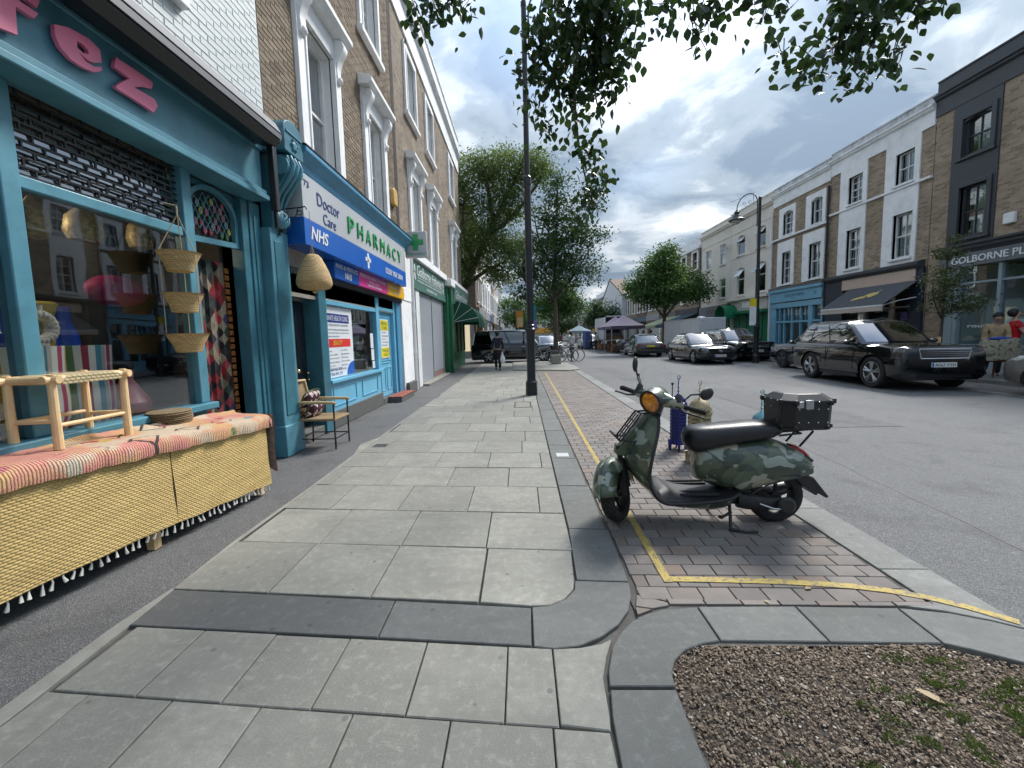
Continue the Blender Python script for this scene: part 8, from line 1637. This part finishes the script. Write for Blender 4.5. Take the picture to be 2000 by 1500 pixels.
def tree(label, base, limbs, blobs, nleaf, size, mat, seed, trunk_r, shape='simple', spread=.45, twigs=3, group='street trees', droop=.3, name='street_tree'):
    """limbs: polylines from the trunk; blobs: (centre, radii, weight) of the crown. Clusters of leaves sit at twig ends joined to the nearest limb"""
    t = thing(name, label, 'tree', base, 0, group); g = np.random.default_rng(seed); b = Vector(base); L_ = []
    tr = MB()
    for k, pl in enumerate(limbs):
        pts = catmull([Vector(p)-b for p in pl], 5); r0 = trunk_r if k == 0 else trunk_r*.5; tr.tube(pts, [max(.012, r0*(1-.75*i/len(pts))) for i in range(len(pts))], 9 if k == 0 else 7); L_ += pts if k else pts[len(pts)//2:]
    tr.build('trunk', M_bark, t, smooth=60); LA = np.array(L_); tw = MB(); P = []; W_ = np.array([q[2] for q in blobs], float); W_ /= W_.sum(); nc = max(30, nleaf//60)
    for i in range(nc):
        c, r_, _ = blobs[g.choice(len(blobs), p=W_)]; v = g.normal(0, 1, 3); v /= np.linalg.norm(v); rad = g.random()**.38; p = np.array(c)-np.array(b)+v*np.array(r_)*rad
        j = np.argmin(((LA-p)**2).sum(1)); q = LA[j]; mid = (p+q)/2+g.normal(0, .12, 3)*np.linalg.norm(p-q)*.4
        if i % twigs == 0: tw.tube(bez(tuple(q), tuple(mid), tuple(p), 4), [.022*trunk_r/.15, .018*trunk_r/.15, .013*trunk_r/.15, .009, .005], 4)
        m_ = int(nleaf/nc*g.uniform(.4, 1.6)); d_ = g.normal(0, spread, (m_, 3))*np.array([1, 1, .6]); P += list(p+d_)
    if tw.v: tw.build('twigs', M_bark, t)['kind'] = 'stuff'
    leaves('crown', P, size, mat, t, seed, shape, droop); return t
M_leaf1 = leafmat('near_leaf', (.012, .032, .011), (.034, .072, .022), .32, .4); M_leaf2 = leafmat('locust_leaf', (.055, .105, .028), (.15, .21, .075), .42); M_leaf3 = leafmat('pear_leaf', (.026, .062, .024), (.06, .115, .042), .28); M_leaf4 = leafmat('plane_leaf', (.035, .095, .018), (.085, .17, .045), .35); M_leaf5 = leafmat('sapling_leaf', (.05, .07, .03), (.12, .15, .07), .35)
# leaning tree in the side street, tree on the island, round tree opposite, and those farther off
tree('feathery tree leaning out of the side street behind the corner shop', (-5.0, 27.4, 0), [[(-5.0, 27.4, 0), (-4.6, 27.4, 2.5), (-3.6, 27.3, 5.0), (-2.4, 27.2, 7.4), (-1.0, 27.1, 10.0), (.3, 27, 12.3)], [(-4.0, 27.3, 4.4), (-2.6, 27.1, 5.6), (-.9, 27, 6.4), (.5, 27, 7.6)], [(-3.0, 27.2, 6.4), (-3.6, 27.2, 8.5), (-3.4, 27.2, 11)], [(-2.2, 27.2, 8), (-.4, 27, 9.2), (1.3, 27, 11.2), (1.9, 27, 12.4)], [(-1.6, 27, 9), (-2.0, 27, 11.5), (-2.6, 27, 13)], [(-3.3, 27.2, 5.8), (-4.2, 27, 7.5)]],
     [((-3.4, 27.2, 11.2), (1.6, 1.6, 2.2), 1.2), ((-1.0, 27, 12.0), (2.0, 1.8, 1.3), 1.1), ((1.2, 27, 12.2), (1.1, 1.4, 1.1), .6), ((-2.6, 27.2, 7.8), (1.8, 1.6, 1.7), 1.2), ((-.4, 27, 7.2), (1.3, 1.3, .9), .6), ((-.6, 27, 9.8), (1.6, 1.4, 1.1), .7), ((-3.8, 27, 5.9), (1.2, 1.2, .8), .4), ((-1.2, 27, 5.6), (.8, .8, .6), .25)], 36000, .165, M_leaf2, 21, .32, spread=.42)
tree('dark green tree on the island with bicycles chained to its trunk', (1.95, 23.0, 0), [[(1.95, 23.0, 0), (1.97, 23, 2.0), (1.95, 23, 4.5), (2.1, 23, 7.5), (2.2, 23, 10)], [(1.95, 23, 3.4), (1.0, 23, 4.6), (.3, 22.9, 5.5)], [(1.95, 23, 3.6), (3.0, 23, 4.8), (3.9, 23, 6.2)], [(2.0, 23, 5), (1.2, 23, 6.6), (.9, 23, 8)], [(2.1, 23, 6), (3.2, 23, 7.4), (4.2, 23, 8.3)]],
     [((1.6, 23, 4.9), (1.6, 1.5, 1.0), 1.2), ((3.2, 23, 5.2), (1.2, 1.3, 1.0), .8), ((2.0, 23, 6.5), (1.7, 1.5, 1.0), 1.2), ((3.6, 23, 7.0), (1.2, 1.0, .8), .6), ((2.0, 23, 8.2), (1.0, 1.0, 1.1), .8), ((2.2, 23, 9.7), (.5, .5, .9), .3), ((.4, 23, 5.4), (.8, .9, .8), .5), ((3.9, 23, 8.8), (.5, .5, .9), .2), ((.2, 23, 3.9), (.6, .8, .6), .3)], 14000, .17, M_leaf3, 22, .16, spread=.34, group='street trees')
tree('round bright green tree on the far pavement behind the white trailer', (10.9, 31.4, .05), [[(10.9, 31.4, 0), (10.9, 31.4, 2.3), (10.9, 31.4, 3.6), (10.9, 31.4, 6.5)], [(10.9, 31.4, 2.6), (9.8, 31.3, 4), (9.0, 31.2, 5.2)], [(10.9, 31.4, 2.6), (12, 31.4, 4), (13, 31.4, 5)], [(10.9, 31.4, 3), (11.6, 31, 5), (11.8, 31, 6.8)]],
     [((10.9, 31.4, 6.3), (1.6, 1.5, 1.3), 1.2), ((9.6, 31.2, 5.2), (1.4, 1.4, 1.2), 1.0), ((12.2, 31.4, 5.1), (1.5, 1.4, 1.2), 1.0), ((10.8, 30.4, 4.6), (1.8, 1.2, 1.0), 1.1), ((8.7, 31.2, 4.6), (.8, 1.0, .8), .4), ((13.3, 31.4, 4.5), (.8, .9, .7), .4), ((11.2, 31.4, 7.4), (.8, .8, .6), .3), ((10.3, 30.6, 3.9), (1.8, 1, .5), .5)], 20000, .19, M_leaf4, 23, .18, spread=.35)
tree('lighter green tree in the middle distance right of the island tree', (4.6, 50, 0), [[(4.6, 50, 0), (4.6, 50, 3), (4.6, 50, 7)], [(4.6, 50, 2.8), (3, 50, 5)], [(4.6, 50, 2.8), (6.2, 50, 5)]], [((4.6, 50, 6.2), (2.4, 2, 2.0), 1), ((6.2, 50, 5), (1.6, 1.6, 1.4), .7), ((3.0, 50, 5), (1.6, 1.6, 1.4), .7)], 9000, .30, M_leaf4, 24, .2, spread=.5)
tree('small dark tree standing before the white gabled building', (11.6, 60, 0), [[(11.6, 60, 0), (11.6, 60, 3), (11.6, 60, 6)]], [((11.6, 60, 5), (2.4, 2, 1.6), 1), ((11.6, 60, 3.6), (2.6, 2, 1.2), 1)], 6000, .30, M_leaf3, 25, .16, spread=.5)
tree('distant tree on the left side behind the bus stop sign', (-.6, 60, 0), [[(-.6, 60, 0), (-.6, 60, 3), (-.6, 60, 6)]], [((-.6, 60, 5.2), (2.4, 2, 2.2), 1), ((.9, 60, 3.6), (2, 2, 1.4), .8)], 6000, .32, M_leaf4, 26, .2, spread=.55)
tree('distant tree at the far end of the road', (9.5, 95, 0), [[(9.5, 95, 0), (9.5, 95, 3), (9.5, 95, 6)]], [((9.5, 95, 4.5), (3.5, 3, 2.4), 1)], 3500, .5, M_leaf3, 27, .2, spread=.7)
sp = tree('slender young street tree in front of the charcoal house', (12.0, 12.05, .1), [[(12.0, 12.05, .1), (12.0, 12.05, 1.4), (12.02, 12.05, 2.6), (12.05, 12.05, 4.0)], [(12, 12.05, 1.7), (11.6, 11.9, 2.2), (11.45, 11.8, 2.6)], [(12, 12.05, 1.8), (12.5, 12, 2.2), (13.0, 11.7, 2.25)], [(12, 12.05, 2.3), (12.3, 12.1, 3.1)]],
     [((12.0, 12.05, 2.2), (.55, .5, .45), 1.0), ((11.7, 11.95, 2.7), (.4, .4, .4), .6), ((12.1, 12.05, 3.0), (.35, .35, .5), .8), ((12.05, 12.05, 3.7), (.2, .2, .35), .3), ((12.7, 11.9, 2.1), (.4, .3, .25), .35)], 3600, .075, M_leaf5, 28, .045, spread=.12, group='street trees')
for dx, dy in ((-.25, -.2), (.2, .2)): MB().box(dx-.03, dx+.03, dy-.03, dy+.03, 0, 1.1).build('stake', M_wood, sp)
# the near tree: trunk in the gravel pit behind the camera, boughs hanging into view
TB = Vector((1.7, -.9, 0))
limbs = [[(1.7, -.9, -.05), (1.72, -.85, 1.2), (1.6, -.5, 2.8), (1.45, .3, 4.4), (1.3, 1.6, 5.6), (1.05, 3.2, 6.2), (.85, 4.6, 6.1)], [(1.4, .6, 4.7), (.9, 2.2, 5.3), (.62, 3.6, 5.2), (.72, 4.4, 4.6), (.95, 4.75, 3.8)], [(1.5, .2, 4.2), (2.2, 1.6, 5.2), (3.0, 3.0, 5.2), (3.6, 3.6, 4.9)], [(1.3, 1.6, 5.5), (.5, 2.7, 5.4), (-.2, 3.4, 5.1), (-.75, 3.9, 4.8)], [(1.2, 2.4, 5.9), (1.6, 3.6, 5.6), (2.1, 4.2, 5.2)], [(.9, 4.0, 5.6), (.7, 4.9, 4.7), (.75, 5.2, 3.9), (.95, 5.3, 3.1)]]
t = thing('street_tree', 'leafy near tree whose dark boughs hang into the top of the picture', 'tree', tuple(TB), 0, 'street trees'); tr = MB()
for k, pl in enumerate(limbs): pts = catmull([Vector(p)-TB for p in pl], 6); r0 = .17 if k == 0 else .035; tr.tube(pts, [max(.006, r0*(1-.9*i/len(pts))) for i in range(len(pts))], 9 if k == 0 else 6)
tr.build('trunk', M_bark, t, smooth=60); g = np.random.default_rng(31); P = []; tw = MB()
# sprays: (x, y, z, radius x, radius z, leaves)
sprays = [(0.48,4.2,4.53,0.37,0.32,420),(0.87,4.2,4.56,0.37,0.26,420),(0.29,4.4,4.3,0.19,0.33,200),(0.6,4.4,4.24,0.39,0.33,420),(0.96,4.4,4.32,0.28,0.33,300),(0.34,4.5,4.01,0.17,0.17,110),(0.66,4.5,3.94,0.34,0.23,280),(0.4,4.6,3.77,0.14,0.14,44),(0.56,4.6,3.69,0.2,0.17,66),(0.81,4.8,3.61,0.21,0.18,60),(0.73,4.8,3.42,0.15,0.09,24),(0.91,5.2,3.15,0.08,0.2,16),(1.0,5.2,3.3,0.05,0.08,7),(0.84,5.2,3.0,0.09,0.13,12),(1.21,3.9,4.28,0.25,0.15,76),(1.44,3.8,4.24,0.24,0.14,76),(1.66,3.7,4.16,0.14,0.21,58),(1.62,3.7,3.96,0.12,0.09,22),(1.94,3.6,4.11,0.18,0.09,36),(2.02,3.6,4.01,0.07,0.05,7),(2.26,3.6,4.15,0.14,0.05,13),(2.78,3.7,4.14,0.23,0.14,150),(3.11,3.7,4.1,0.28,0.16,220),(3.36,3.7,4.05,0.14,0.19,120),(3.04,3.8,3.96,0.24,0.14,170),(2.79,3.8,3.85,0.22,0.12,140),(2.53,3.8,3.84,0.19,0.09,40),(3.13,3.8,3.75,0.14,0.12,80),(3.01,3.8,3.61,0.14,0.06,40),(2.66,3.8,3.75,0.14,0.07,22),(-0.56,4.3,4.82,0.16,0.06,40),(-0.82,4.3,4.72,0.12,0.11,45),(-0.93,4.3,4.56,0.1,0.06,28),(-0.52,4.3,4.75,0.06,0.04,8),(.9,2.6,5.9,.7,.3,400),(1.6,2.0,5.6,.8,.3,400),(2.4,1.6,5.3,.7,.3,300),(.2,2.2,5.6,.5,.3,200),(1.3,1.2,5.4,1.0,.5,600),(1.8,-.2,5.2,1.4,.7,700)]
for (x, y, z, rx, rz, n_) in sprays:
    for c in range(max(2, n_//29)):
        v = g.normal(0, 1, 3); v /= np.linalg.norm(v); q = np.array([x, y, z])+v*np.array([rx, rx*.8, rz])*g.random()**.4; s0 = q+np.array([g.normal(0, .1), g.normal(0, .1), .16+.1*g.random()]); tw.tube([tuple(Vector(s0)-TB), tuple(Vector((s0+q)/2+g.normal(0, .02, 3))-TB), tuple(Vector(q)-TB)], [.0045, .0035, .002], 4)
        for k in range(22): f = g.random(); P.append(q*f+s0*(1-f)+g.normal(0, .085, 3)-np.array(TB))
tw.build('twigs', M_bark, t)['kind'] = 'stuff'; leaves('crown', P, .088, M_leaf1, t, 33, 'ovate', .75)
